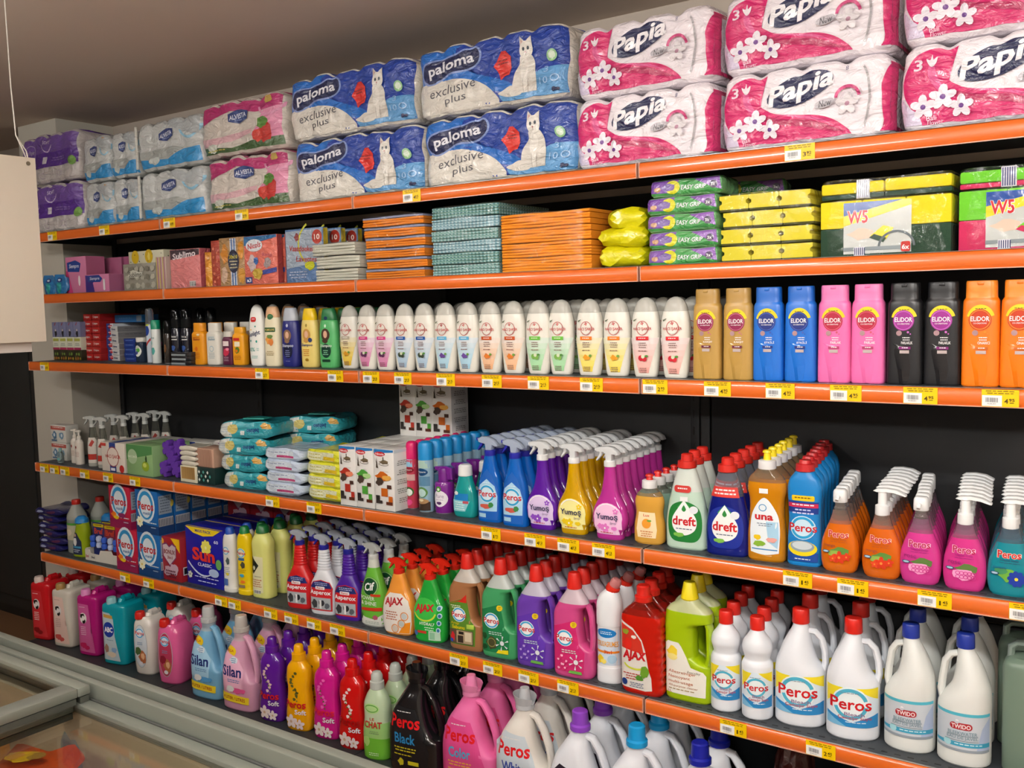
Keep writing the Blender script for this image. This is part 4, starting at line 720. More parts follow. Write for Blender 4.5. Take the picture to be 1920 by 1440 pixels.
# hand soap pumps
def soap(col, kd, accent, flav, pic, pk):
    prof = [(0, 3.4, 1.8, 3), (.6, 3.9, 2.0, 3), (3.8, 4.4, 2.15, 2.8), (6.5, 4.25, 2.1, 2.7), (9, 3.6, 2.0, 2.3), (11.5, 2.6, 1.8, 2.1), (13.5, 1.9, 1.6, 2), (14.6, 1.65, 1.5, 2)]
    a = [('t', 'Peros', .1, 9.0, 4.75, 1.75, '#f2d0c0' if pk != 'pink' else '#f6c4e0', .12), ('t', 'Peros', .1, 9.0, 4.5, 1.6, '#c01c24' if pk != 'pink' else '#b01448', .04), ('t', 'Liquid Soap', .2, 7.75, 3.6, .6, accent, .03), ('l', -2, 2.4, 7.3, 1, .35, accent)]
    if pic == 0: a += [('k', .6, 5.2, 2.3, .9, '#5a8a3c', 3), ('k', -.5, 4.4, 1.6, 1.0, '#8fb04c', 4), ('f', .4, 3.6, 1.5, 5, '#d83a1c', '#f08a3c'), ('f', 2.1, 3.9, 1.0, 5, '#d83a1c', '#f08a3c'), ('f', -1.0, 3.3, .9, 5, '#e04a24', '#f08a3c')]
    elif pic == 1: a += [('k', .8, 5.0, 2.4, 1.1, '#5a7a3c', 3), ('k', .4, 3.6, 2.4, 1.5, '#f0a0cc', 4)]+[('o', .4+dx_, 3.6+dz_, .5, .42, .14, '#c83a8c') for dx_ in (-1.4, -.6, .2, 1.0, 1.7) for dz_ in (-.5, .35)]
    else: a += [('k', .2, 4.6, 2.2, 1.4, '#6aa83c', 3), ('k', -1.2, 5.4, 1.4, .8, '#3f8a5c', 4), ('f', 1.6, 4.0, 1.7, 9, '#1c3a9c', '#e8d03c')]
    a += [('t', flav, -1.7, 6.2, 2.6, .7, '#7a3a3c' if pic == 0 else '#8a1c6c' if pic == 1 else '#1c4a7c', .0), ('e', -2.6, 4.9, .9, .35, '#1c4a6c'), ('e', -2.6, 4.9, .65, .22, '#a8c8d8')]
    return bottle('soap_pump_bottle', 'bottle', prof, M(col, kd), [], a, [(11.4, M(col, kd)), (99, M('#d8c8bc' if pic == 0 else '#e0c0d8' if pic == 1 else '#a8c0d0', 'clear'))])
def pumptop(t, style):
    c = MB(); W_ = M('#eef0f0')
    if style == 0:
        mb = MB(); Body([(16.4, 1.5, 1.4, 2.4), (16.5, 1.6, 1.45, 2.6), (18.7, 1.55, 1.5, 3), (19.3, 1.35, 1.3, 3), (19.5, 1.1, 1.0, 3)], True, 2, 20).into(mb, W_); mb.obj('pump_head', t)
        lathe(c, [(14.5, 1.3), (15.0, 1.5), (15.4, 1.25), (16.5, 1.25)], M('#cdc8c2', 'clear')); c.obj('collar', t)
        mb = MB(); mb.tube([(0, -.012, .178), (0, -.024, .179), (0, -.029, .172)], .0045, W_, 8); mb.obj('spout', t)
    else:
        lathe(c, [(14.4, 1.55), (14.6, 1.65), (16.6, 1.6), (16.8, 1.2), (17.0, .8)], W_); c.obj('collar', t)
        mb = MB(); lathe(mb, [(16.8, 1.0), (19.6, .95), (19.8, 1.1), (20.2, 1.0)], W_); mb.obj('pump_stem', t)
        mb = MB(); P = [(-2.0, 19.9), (-1.2, 20.5), (1, 20.7), (3.4, 20.4), (5.2, 19.5), (5.2, 19.1), (3.2, 19.7), (1, 19.9), (-1.2, 19.7)]
        mb.prism([(p[0]*.01, p[1]*.01) for p in P], .009, W_, .92); mb.obj('spout', t)
for col, ac, fv, pic, x, y, st, n, dxx, ds in (('#f07a14', '#a84a14', 'mango', 0, .492, .052, 0, 7, -.007, 'orange hand soap bottle with a boxy white pump'), ('#f07414', '#a84a14', 'mango', 0, .588, .049, 1, 8, -.0052, 'orange hand soap bottle with a wide paddle pump'),
        ('#e845a4', '#a01c7c', 'rose', 1, .672, .048, 0, 8, -.0068, 'pink hand soap bottle with a boxy white pump'), ('#e83f9c', '#a01c7c', 'rose', 1, .764, .044, 1, 8, -.0062, 'pink hand soap bottle with a wide paddle pump'), ('#1c98a8', '#1c4a6c', 'pineapple', 2, .852, .048, 1, 8, -.005, 'teal hand soap bottle with a wide paddle pump')):
    t = soap(col, 'liquid', ac, fv, pic, 'pink' if pic == 1 else ''); pumptop(t, st); t['group'] = 'hand soap pump bottles'; run(t, ds, x, y, Z4, n, dxx, .0435, .0)
# diffuser boxes
def diff(W, col, lt):
    q = W/2
    a = [('p', [(-q+.1, 18.2), (q-.1, 18.9), (q-.1, 19.6), (-q+.1, 19.6)], '#2a7cc0'), ('e', -.4*q, 18.1, q*.55, .75, '#c8242c'), ('t', 'Nicols', -.4*q, 18.1, q*.85, .7, '#f4f0f0', .03), ('k', .1, 15.6, q*.5, .7, '#7a6a50', 3), ('r', -q*.1, 15.8, 0, 17.2, '#5a5448'), ('o', 0, 14.9, q*.5, .5, .15, '#4a4440'), ('p', [(-q*.8, 13.6), (-q*.7, 17), (-q*.6, 13.6)], '#4a4034'), ('p', [(-q*.9, 16.8), (-q*.55, 13.6), (-q*.62, 13.6)], '#4a4034'),
         ('k', -.2*q, 11.0, q*.7, 1.6, col, 3), ('k', q*.35, 10.6, q*.5, 1.0, lt, 4), ('k', -.45*q, 9.2, q*.4, 1.3, '#4a3c34', 5), ('r', -q*.3, 4.6, q*.35, 7.2, col), ('r', q*.3, 7.2, q*.75, 8.4, '#4a2c24'), ('r', -q*.85, 2.2, -q*.45, 4.8, '#2a2624'), ('r', -q*.85, 2.2, -q*.2, 3.2, '#3a3230'), ('r', q*.45, 2.2, q*.85, 4.8, col), ('r', q*.2, 2.0, q*.85, 3.0, '#5a2c1c'), ('l', -.2*q, q*.6, 12.9, 1, .5, '#e8e4e0')]
    s_ = [('p', [(-4.5, 18.6), (4.5, 18.6), (4.5, 19.6), (-4.5, 19.6)], '#d8e4ea')]+[('l', -3.6, 3.6, 16-3*k, 3, .6, '#8a8a84') for k in range(5)]+[('k', 2.5, 17.3, .7, .5, '#5a4a3c', 3)]
    return carton('diffuser_box', 'box', W, 9.2, 19.7, '#e9e8e4', a, s_, kind='card')
cl = (('#b03224', '#e88a6c'), ('#4fa03c', '#b0d890'), ('#c86418', '#e8b050')); GD = 'white reed diffuser boxes'
for j, (W, x, nm) in enumerate(((7.4, -1.09, 'red'), (7.6, -1.012, 'green'), (8.4, -.927, 'orange'))):
    p0 = diff(W, *cl[j]); p0['group'] = GD
    run(p0, 'white diffuser box with %s print' % nm, x, .012+.046, Z4, 4, 0, .0935, skip=(), jit=0)
    u = dup(p0, (x+.0, .012+.046+.2805, Z4+.1975), 0, 'white diffuser box with %s print standing on the back boxes' % nm)
    u.location.x = (-1.07, -.995, -.915)[j]
# wet wipes
def wipes(name, W, D, H, col, art, tops=None, seed=0, amp=.3, side=None, tk='film', crimp=.5, n=6):
    t = thing(name, name, 'wipes pack'); b = pillow(W, D, H, seed, amp, crimp, n); mb = MB(); b.into(mb, M(col, tk)); mb.obj('body', t)
    if art: decal(art, on_body(b), tk, .01, .008).obj('label', t, angle=30)
    if tops:
        mb = MB(); mb.box(-.045, .045, -.028, .028, H-.001, H+.004, M(tops, 'plastic'), .002); mb.obj('lid', t)
    return t
t = wipes('wet_wipes_pack', .20, .17, .045, '#bccbe0', [('r', -8.6, .9, 6, 3.8, '#d4e0ea'), ('r', -2, 1.2, 6, 2.0, '#b83a74'), ('l', -8, 3, 3.2, 1, .7, '#8a9ab8')], None, 1)
stackup(t, 'pale blue wipes pack with a pink strip', -1.428, .11, Z4, .0405, 4, 'flat wipes packs', jit=.004)
u = dup(t, (-1.415, .31, Z4+.0405*0), 0, 'pale blue wipes pack at the back, lowest'); 
for k in range(1, 3): dup(t, (-1.415+.004*k, .31, Z4+.0405*k), .03*k, 'pale blue wipes pack at the back, '+['', 'second layer', 'third layer', 'top layer'][k])
t = wipes('wet_wipes_pack', .205, .17, .047, '#dfe028', [('r', -8.0, .9, 6, 3.9, '#e4e6c0'), ('r', .5, 1.1, 6.6, 2.4, '#e8c41c'), ('l', -7.6, 0, 3.2, 1, .7, '#b8b04c'), ('l', -7.6, 0, 2.0, 1, .7, '#b8b04c')], None, 2, .4)
stackup(t, 'bright yellow wipes pack', -1.222, .115, Z4, .0425, 4, 'flat wipes packs', rz=-.04, jit=.006)
for k in range(4): dup(t, (-1.205+.004*k, .31, Z4+.0425*k), .03*k, 'bright yellow wipes pack at the back, '+['lowest', 'second layer', 'third layer', 'top layer'][k])
def bebino(k):
    t = wipes('baby_wipes_pack', .235, .175, .062, '#2a9ca8', [('p', [(-11.6, .3), (-5.6, .3), (-6.6, 3), (-5.0, 5.9), (-11.6, 5.9)], '#cdd2cc'), ('k', -4.6, 3.4, 2.6, 2.2, '#d9c878', 4), ('l', -10.5, -7, 4.4, 3, .9, '#a8b8c4'), ('k', 8.6, 4.6, 2.2, 1.4, '#c89a3c', 7), ('t', 'bebino', 3.5, 2.9, 5.2, 1.7, '#1c2c7c', .04, 0, 180), ('r', -1.4, 1.3, .2, 2.9, '#c8d4d0')], '#2a8f86' if k else '#e4e4dc', 5, .35, crimp=.35)
    return t
t = bebino(1); GB = 'teal baby wipes packs'; t['group'] = GB
for k in range(4):
    lb = 'teal crinkled baby wipes pack at the front, '+['bottom layer', 'second layer', 'third layer', 'top layer'][k]; loc = (-1.665+(.015, .0, -.005, .01)[k], .12, Z4+.062*k+.0); a = (.1, .05, .22, .3)[k]
    if k == 0: t.location = loc; t.rotation_euler = (0, 0, a); t['label'] = lb
    else: dup(t, loc, a, lb)
for k in range(4): dup(t, ((-1.645, -1.64, -1.53, -1.52)[k], .315, Z4+.063*k), (.0, .05, .28, .33)[k], 'teal crinkled baby wipes pack at the back, '+['bottom layer', 'second layer', 'third layer', 'top layer'][k])
# soap, cotton and wooden stick packs at the left of the fourth shelf
GL = 'soap and cotton goods at the left of the fourth shelf'
def T4(t, lb, x, y, z=Z4, rz=0, n=1, dy=.09, skip=()): t['group'] = GL; run(t, lb, x, y, z, n, 0, dy, rz, skip=skip)
T4(carton('soap_box', 'box', 16.4, 8.5, 12, '#e0d8cc', [('r', -2.4, 0, 2.0, 12, '#2c448c'), ('o', 0, 6.2, 4.2, 4.2, .3, '#b84a44'), ('e', 0, 6.2, 3.8, 3.8, '#e8dcd0'), ('t', 'HACI ŞAKİR', 0, 6.4, 10.6, 2.2, '#b8342e', .03), ('e', 6, 1.6, 1.6, 1.6, '#c4302c'), ('r', -8, 10.4, -4.6, 11.6, '#c4403a'), ('r', -1.6, .5, 1.4, 1.6, '#e8e8f0')], top=[('r', -2.4, -4, 2, 4, '#2c448c')]), 'cream boxed soap with a blue band and red round logo', -2.438, .06, n=2)
T4(carton('soap_box', 'box', 17.6, 8.5, 12.3, '#8ab078', [('p', [(-8.6, 6), (8.6, 9), (8.6, 12.1), (-8.6, 12.1)], '#4f8a50'), ('e', -4.6, 7.4, 3.2, 3.0, '#a8c49a'), ('t', 'HACI ŞAKİR', -4.4, 7.4, 6.0, 1.4, '#e8ece0', .02), ('e', 4.0, 4.0, 2.4, 2.0, '#8fa82c'), ('e', 3.6, 4.4, 1.2, .9, '#c4d068'), ('k', 4.6, 7, .6, 1.4, '#2c4a24', 3)]), 'green boxed soap with an olive', -2.255, .06, n=2)
T4(carton('soap_bar_pack', 'box', 18, 9, 5.8, '#d0cfc8', [('r', -3, 0, 1.4, 5.8, '#2c448c'), ('l', -8, -3.4, 4.4, 5, .9, '#a8a8a0'), ('r', 4.5, .3, 8.8, 5.5, '#b8b898')]), 'white wrapped soap stack with a blue band lying behind the boxes', -2.33, .22, Z4+.0)
p0 = carton('soap_bar_pack', 'box', 18, 9, 5.8, '#d0cfc8', [('r', -3, 0, 1.4, 5.8, '#2c448c'), ('r', 4.5, .3, 8.8, 5.5, '#b8b898')])
T4(p0, 'upper white wrapped soap pack with a blue band behind the boxes', -2.36, .23, Z4+.0585); u = dup(p0, (-2.17, .25, Z4+.0585), .1, 'cream wrapped soap pack right of the blue-banded one, at the back')
mb = MB()
t = thing('flower_sponge_pack', 'purple flower-shaped bath sponges at the front of the fourth shelf', 'sponge', group=GL)
for k, (x, z) in enumerate(((-3.6, 3.4), (3.4, 3.6), (0, 7.6), (-3.4, 11.2), (3.2, 12))):
    mb = MB(); Q = [((x+3.1*math.cos(a)*(.55+.45*abs(math.cos(2.5*a))**.6))*.01, (z+3.5*math.sin(a)*(.55+.45*abs(math.cos(2.5*a))**.6))*.01) for a in [2*PI*i/40 for i in range(40)]]
    mb.prism(Q, .02-.002*k, M('#5b2a98', 'sponge'), .93, .003*k); mb.obj('sponge', t)
t.location = (-2.095, .06, Z4)
T4(carton('wooden_stick_box', 'box', 9.8, 9, 6.2, '#d8d2b8', [('r', -4.2, 1.2, 4.0, 5.8, '#b8945c')]+[('r', -3.9+k*.8, 1.2, -3.6+k*.8, 5.8, '#8f6c3c') for k in range(10)]), 'pale box of wooden sticks at the shelf edge', -1.947, .065)
t = wipes('napkin_pack', .1, .09, .019, '#cfcaba', [('r', -4, .3, 4, .6, '#b8b0a0')], None, 3, .2, tk='softbag'); 
t['group'] = GL
for k in range(4):
    lb = 'thin cream napkin pack on the wooden stick box, '+['lowest', 'second', 'third', 'topmost'][k]; loc = (-1.95-.002*k, .065, Z4+.0625+.0192*k)
    if k == 0: t.location = loc; t['label'] = lb
    else: dup(t, loc, .04*k, lb)
T4(carton('patterned_box', 'box', 12.6, 9, 6.2, '#16302e', [('p', [(-5.4+2.6*i+(1.3 if j % 2 else 0), .8+1.5*j), (-4.8+2.6*i+(1.3 if j % 2 else 0), 1.5+1.5*j), (-5.4+2.6*i+(1.3 if j % 2 else 0), 2.2+1.5*j), (-6.0+2.6*i+(1.3 if j % 2 else 0), 1.5+1.5*j)], '#d0d4cc' if (i+j) % 2 else '#4f9a94') for i in range(4 if True else 5) for j in range(3)]), 'dark teal box with a white diamond pattern', -1.858, .07)
T4(carton('wooden_stick_box', 'box', 11, 9, 7, '#c09a84', [('r', -5+k*.9, .2, -4.7+k*.9, 6.8, '#946a58') for k in range(11)]), 'pinkish bundle of wooden sticks on the patterned box', -1.865, .08, Z4+.0625)
p0 = wipes('cotton_roll_pack', .2, .1, .035, '#c8c4be', [('l', -8, 4, 2.4, 1, .8, '#7a4a7c')], None, 8, .3, tk='film'); p0['group'] = GL
run(p0, 'long pale cotton pad pack lying behind the purple sponges, lower', -2.03, .2, Z4+.07, rz=.3); dup(p0, (-1.93, .25, Z4+.105), .4, 'long pale cotton pad pack lying behind the purple sponges, upper')
p0 = carton('cotton_box', 'box', 22, 9, 7, '#8a8a84'); p0['group'] = GL; run(p0, 'grey carton under the cotton pad packs', -2.0, .225, Z4)
# first aid boxes, pump bottles and clear sprays
for k in range(2):
    T4(carton('plaster_box', 'box', 12.4, 6, 7.8, '#d4d4cc', [('r', -6, 5.6, 6, 7.2, '#b85a50'), ('l', -5.4, 5.4, 6.9, 1, .9, '#e8dcd4'), ('k', -3, 3.2, 2.0, 1.9, '#5a80a0', 3), ('k', 3, 3.2, 2.0, 1.9, '#6a90ac', 4), ('e', -3, 3.3, .7, .8, '#d8e4ea'), ('e', 3, 3.3, .7, .8, '#d8e4ea'), ('r', -5.4, .5, -1, 1.2, '#4a6a8c')], top=[('r', -6, -2.8, 6, 2.8, '#c8c0b8')]), ['lower', 'upper'][k]+' white and red box of first aid plasters at the far left', -2.965, .115, Z4+.079*k)
PW = [(0, 1.7, 1.4, 2.5), (.3, 1.95, 1.6, 2.4), (9.5, 1.95, 1.6, 2.3), (10.8, 1.2, 1.1, 2)]
for k, (x, y) in enumerate(((-2.815, .075), (-2.755, .06))):
    t = bottle('pump_bottle', 'bottle', PW, M('#dcd6cc'), [('collar', [(10.7, .9), (12.2, .9), (12.4, .5), (14, .45)], M('#dedad0')), ('spout', lambda mb, m: mb.prism([(-.022, .140), (-.02, .146), (.006, .15), (.012, .146), (.01, .140)], .005, m), M('#dedad0'))], [('k', -.3, 7.6, .5, .8, '#8a3a34', 4), ('l', -1.2, 1.4, 5.6, 4, .6, '#b89a90')])
    T4(t, ['left', 'right'][k]+' small white pump bottle beside the plaster boxes', x, y, rz=.1)
T4(bottle('sanitizer_bottle', 'bottle', [(0, 1.5, 1.1, 3), (.3, 1.7, 1.2, 2.6), (4, 1.6, 1.1, 2.4), (5, .8, .8, 2)], M('#bcd0d0', 'clear'), [('cap', [(4.9, .7), (6.4, .65), (6.6, .4)], M('#8fb8b8', 'frost'))], [('r', -1, 1.2, 1, 2.2, '#5aa0a0')]), 'tiny clear bottle in front of the first aid boxes', -2.885, .045)
SP = [(0, 1.9, 1.6, 3), (.4, 2.3, 1.9, 2.6), (9, 2.3, 1.9, 2.4), (13, 1.7, 1.5, 2.2), (17, 1.2, 1.1, 2)]
t = bottle('clear_spray_bottle', 'bottle', SP, M('#b9bcb2', 'clear'), [], [('p', [(-1.9, 1.6), (1.9, 1.6), (2, 11), (1.4, 12.4), (-1.4, 12.4), (-2, 11)], '#d4cfc6'), ('p', [(-1.2, 9), (.4, 11.6), (1.4, 10.6), (.2, 8.6)], '#b04038'), ('r', -1.9, 3.0, 1.9, 5.4, '#b83a30')], [(12, M('#c2c4ba', 'frost')), (99, M('#b9bcb2', 'clear'))]); trigger(t, 16.8, 0, '#ccd0cd', 'frost', '#ccd0cd', None, .85, 1.2)
t['group'] = 'clear trigger spray bottles'; 
for j, (x, y, dxx) in enumerate(((-2.655, .065, .02), (-2.575, .06, .02))):
    run(t if j == 0 else dup(t, (0, 0, 0)), ['left', 'right'][j]+' clear trigger spray bottle with a red label stripe', x, y, Z4, 4, dxx, .088, .5, skip=())
# ================================================================ fifth shelf (z5): cleaners
def floorc(col, top, label, pic, ds, x, y, n, capc=REDCAP):
    """one litre cleaner with a grip hole: the body is cut back beside the grip"""
    prof = [(0, -5.6, 5.6, 2.6, 3.8), (.6, -6.0, 6.0, 2.8, 3.8), (3, -6.1, 6.1, 2.9, 3.8), (7.6, -6.1, 6.1, 2.9, 3.6), (8.6, -6.1, 4.6, 2.9, 3.6), (10, -6.1, 2.9, 2.9, 3.6), (17, -6.0, 2.2, 2.9, 3.4), (19.2, -5.6, 2.6, 2.8, 3), (20.4, -5.0, 4.4, 2.7, 2.5), (22.0, -4.0, 3.9, 2.4, 2.3), (23.8, -2.7, 2.7, 2.0, 2.1), (25.2, -1.9, 1.9, 1.8, 2)]
    a = [('p', [(-5.7, 1.6), (3.6, 1.6), (4.0, 7.6), (2.0, 9.6), (1.6, 12.4), (.9, 16.4), (-1, 15.8), (-5.5, 14.2)], label)]
    if pic == 'home': a += [('p', [(-5.2, 14.0), (-1.0, 15.6), (.9, 17.4), (1.0, 14.8), (-2, 15.0)], '#c8281c'), ('l', -4.8, -1, 13.8, 2, .6, '#e8f0d8')]+peros(-1.7, 11.0, 5.2)+[('t', 'Arap', -3.2, 8.2, 3.2, 1.0, '#c8b818', .05), ('t', 'Sabunu', -2.0, 7.1, 4.6, 1.1, '#d8c81c', .06), ('r', -5.2, 2.0, 3.2, 6.3, '#5a4a3a'), ('k', -4.1, 4.0, .9, 1.5, '#c8242c', 3), ('k', -4.4, 2.8, .7, .7, '#2a4ab0', 4), ('r', -2.6, 2.2, 3.0, 6.1, '#b09c7c'), ('r', -2.2, 2.4, -.2, 4.6, '#3a2c24'), ('r', .4, 3.0, 2.6, 5.8, '#d8ccb0'), ('r', -1.8, 5.0, 0, 5.9, '#2a2420'), ('r', 1.1, 7.0, 3.6, 8.4, '#a8c84c')]
    else:
        a += [('e', .7, 15.2, .9, .9, '#e8c81c'), ('l', .3, 1.2, 15.6, 2, .5, '#8a6a10')]+peros(-2.0, 11.2, 5.4)+[('l', -3.4, 2.0, 7.9, 2, .6, '#c4dcd4')]
        if pic == 'pine': a += [('k', -2.0, 4.6, 2.0, 2.0, '#4a4a2c', 3), ('o', -2, 4.6, 1.4, 1.4, .25, '#8a8a4c'), ('k', -4.4, 6.4, 1.0, 1.2, '#1c4a24', 4), ('k', -4.4, 3, 1, .8, '#1c4a24', 5), ('p', [(-.5, 1.6), (3.6, 1.6), (3.6, 2.9), (.4, 2.7)], '#e8d820')]
        else:
            c1 = '#6a4ab8' if pic == 'lav' else '#d83a78'; c2 = '#b8a0e0' if pic == 'lav' else '#f4b0cc'
            a += [('k', -4.0+.55*(k % 4), 2.4+.62*k, .42, .4, c1 if k % 2 else c2, k) for k in range(8)]+[('k', -2.4+.5*(k % 3), 2.2+.5*k, .36, .34, c2 if k % 2 else c1, k) for k in range(7)]+[('p', [(-.8, 1.5), (3.4, 1.4), (3.2, 2.2), (-.4, 2.3)], '#6ab04c')]
        a += [('e', 1.6, 4.8, .7, .7, '#e4e8ec')]+[('p', [(1.6+.8*math.cos(t_), 4.8+.8*math.sin(t_)), (1.6+2.2*math.cos(t_+.12), 4.8+2.2*math.sin(t_+.12)), (1.6+2.2*math.cos(t_-.12), 4.8+2.2*math.sin(t_-.12))], '#dfe6ea') for t_ in [PI/3*k+.4 for k in range(6)]]
    t = bottle('floor_cleaner_bottle', 'bottle', prof, M(col, 'milky'), [('cap', [(24.9, 1.9), (25.1, 2.15), (25.6, 2.15), (28.9, 1.75), (29.5, 1.55), (29.6, 1.2)], M(capc))], a, [(21.0, M(col, 'milky')), (99, M(top, 'milky'))])
    handle(t, [(3.4, 20.9), (4.5, 19.9), (5.2, 17.5), (5.5, 13), (5.5, 9.5), (5.2, 7.6), (4.6, 6.6)], .82, M(col, 'milky'), 1.7)
    t['group'] = 'floor cleaner bottles with grip holes'; run(t, ds, x, y+.031, Z5, n, -.0035, .0555, .12)
floorc('#b87e52', '#dcd6cc', '#5a8a2c', 'home', 'brown floor cleaner bottle with a home scene label', -.633, .022, 6)
floorc('#4cb272', '#d4dcd6', '#1f7d4a', 'pine', 'green floor cleaner bottle with a pine cone label', -.508, .024, 6)
floorc('#7748c0', '#d4cfe0', '#6138b0', 'lav', 'violet floor cleaner bottle with a lavender label', -.377, .019, 6)
floorc('#e6559a', '#e4d0da', '#cf2a70', 'rose', 'pink floor cleaner bottle with a blossom label', -.243, .012, 7)
def asperox(col, lab, ds, x, y):
    prof = [(0, 4.7, 2.4, 3.6), (.6, 5.2, 2.6, 3.6), (8, 5.35, 2.7, 3.4), (10.5, 5.0, 2.6, 3), (12.6, 3.9, 2.5, 2.5), (14.4, 3.0, 2.2, 2.4)]
    for k in range(8): prof += [(14.9+k*.95, 2.75-.1*k, 2.05-.06*k, 2.3), (15.35+k*.95, 2.5-.1*k, 1.9-.06*k, 2.3)]
    prof += [(22.6, 1.75, 1.5, 2)]
    a = [('p', [(-4.9, 1.4), (4.2, 1.4), (4.5, 9.4), (3.4, 11.4), (0, 12.2), (-3.4, 11.4), (-4.9, 9.4)], '#c8242c'), ('p', [(-4.6, 9.3), (4.2, 9.3), (3.2, 11.2), (0, 11.9), (-3.2, 11.2)], '#1c2a6c'), ('l', -2.8, 2.8, 11.2, 2, .6, '#b8c0e0'), ('rr', -2.2, 8.8, 1.6, 9.9, .3, '#e4e4e4'), ('t', 'Peros', -.3, 9.35, 2.6, .7, '#c8242c', .03), ('t', 'Asperox', -.3, 7.6, 8.6, 2.0, '#f4f4f4', .05), ('r', -4.5, 1.9, 3.8, 6.0, '#aab0b4'), ('k', -2.8, 3.8, 1.4, 1.6, '#3a3c40', 3), ('k', .4, 4.2, 1.3, 1.3, '#2c2e34', 4), ('k', 2.4, 3.2, 1.0, 1.0, '#5a6068', 5), ('r', -.6, 2.2, .2, 5.2, '#e8e8e8')]
    t = bottle('kitchen_spray_bottle', 'bottle', prof, M(col, 'plastic'), [], a, sub=2); trigger(t, 22.4, 0, '#b4bcc6', 'frost', '#24248f', '#24248f', .95, 1.75, style=1)
    t['group'] = 'ribbed-neck kitchen spray bottles'; run(t, ds, x, y+.03, Z5, 4, -.002, .066, .2)
asperox('#cf1f20', 0, 'red spray bottle with a ribbed neck and blue collar', -1.393, .035)
asperox('#dde1e6', 0, 'white spray bottle with a ribbed neck and blue collar', -1.269, .032)
asperox('#4a1f98', 0, 'violet spray bottle with a ribbed neck and blue collar', -1.151, .032)
prof = [(0, 4.6, 2.6, 2.6), (.6, 5.0, 2.9, 2.6), (6, 5.2, 3.0, 2.5), (10, 5.1, 3.0, 2.5), (14, 4.0, 2.6, 2.4), (17, 2.9, 2.2, 2.3), (20, 2.0, 1.8, 2.1), (22.4, 1.7, 1.6, 2)]
t = bottle('power_spray_bottle', 'bottle', prof, M('#6ab83c', 'gloss'), [], [('p', [(-4.9, .6), (4.8, .6), (5.0, 4.6), (2, 2.6), (-2, 3.0), (-4.9, 4.0)], '#d8dcd4'), ('k', -4, 3, 1, 1.2, '#2c5a24', 5), ('e', .2, 13.4, 3.2, 3.2, '#0f4a28'), ('o', .2, 13.4, 3.1, 3.1, .3, '#8ac06a'), ('t', 'Cif', .2, 13.4, 4.2, 2.6, '#f4f4f0', .06, .2, 10), ('r', .8, 10.3, 4.2, 11.1, '#c83a1c'), ('t', 'POWER', -.6, 9.6, 6.0, 1.3, '#e4ecdc', .02), ('t', '& SHINE', -.2, 7.9, 6.4, 1.3, '#e4ecdc', .02), ('p', [(-4, 5.2), (4.6, 5.6), (4.6, 6.8), (-3, 6.2)], '#c83a1c'), ('k', 2.4, 3.4, 1.1, .8, '#b0506a', 3), ('l', -2, 4, 1.9, 2, .5, '#9aa89a')], [(1.2, M('#ccd2c8', 'gloss')), (19.5, M('#6ab83c', 'gloss')), (99, M('#cfd6cc', 'gloss'))])
trigger(t, 22.2, 0, '#c8cdcb', 'frost', '#cfd3d1', '#bfc5c4', .95, 1.7, style=1); t['group'] = 'green and white power sprays'; run(t, 'green spray bottle with a pale trigger and round dark emblem', -1.036, .033+.03, Z5, 3, 0, .075, .05)
def ajax(col, kd, a, ds, x, y, n):
    prof = [(0, 4.9, 2.6, 2.8), (.6, 5.5, 2.9, 2.7), (5, 6.0, 2.8, 3.2), (9, 5.9, 2.8, 3.2), (12, 5.0, 2.6, 2.8), (14, 4.0, 2.4, 2.4), (16, 3.3, 2.1, 2.3), (18.5, 2.4, 1.9, 2.1), (19.8, 1.9, 1.7, 2)]
    t = bottle('multi_spray_bottle', 'bottle', prof, M(col, kd), [], a); trigger(t, 19.6, 0, '#e02a18', 'gloss', '#d8281a', '#d8281a', .9, 1.85, style=1)
    t['group'] = 'spray bottles with red triggers'; run(t, ds, x, y+.03, Z5, n, -.002, .066, .14)
ajax('#ee9a3c', 'gloss', [('p', [(-5.2, 1.2), (-4, .7), (4.8, .7), (5.4, 4), (5.4, 8), (4.4, 11.4), (2, 13.6), (-2.2, 13.6), (-4.4, 11.6), (-5.6, 7)], '#e9e4dc'), ('p', [(1, .8), (4.7, .8), (5.2, 4.6), (3.4, 4.2)], '#ee9020'), ('t', 'AJAX', -.6, 10.6, 7.2, 3.2, '#b8242a', .08, .12, 4), ('l', -4.2, .8, 7.6, 4, .8, '#b86a4c'), ('o', 3.2, 6.4, 1.4, 1.4, .25, '#e08a3c'), ('e', 3.2, 6.4, 1.0, 1.0, '#c8d0d0'), ('o', 2.2, 3.9, 1.4, 1.4, .25, '#e08a3c'), ('e', 2.2, 3.9, 1.0, 1.0, '#b8c0bc'), ('o', -.2, 2.2, 1.4, 1.4, .25, '#e08a3c'), ('e', -.2, 2.2, 1.0, 1.0, '#d0c8bc')], 'orange spray bottle with a red trigger and white label', -.908, .016, 4)
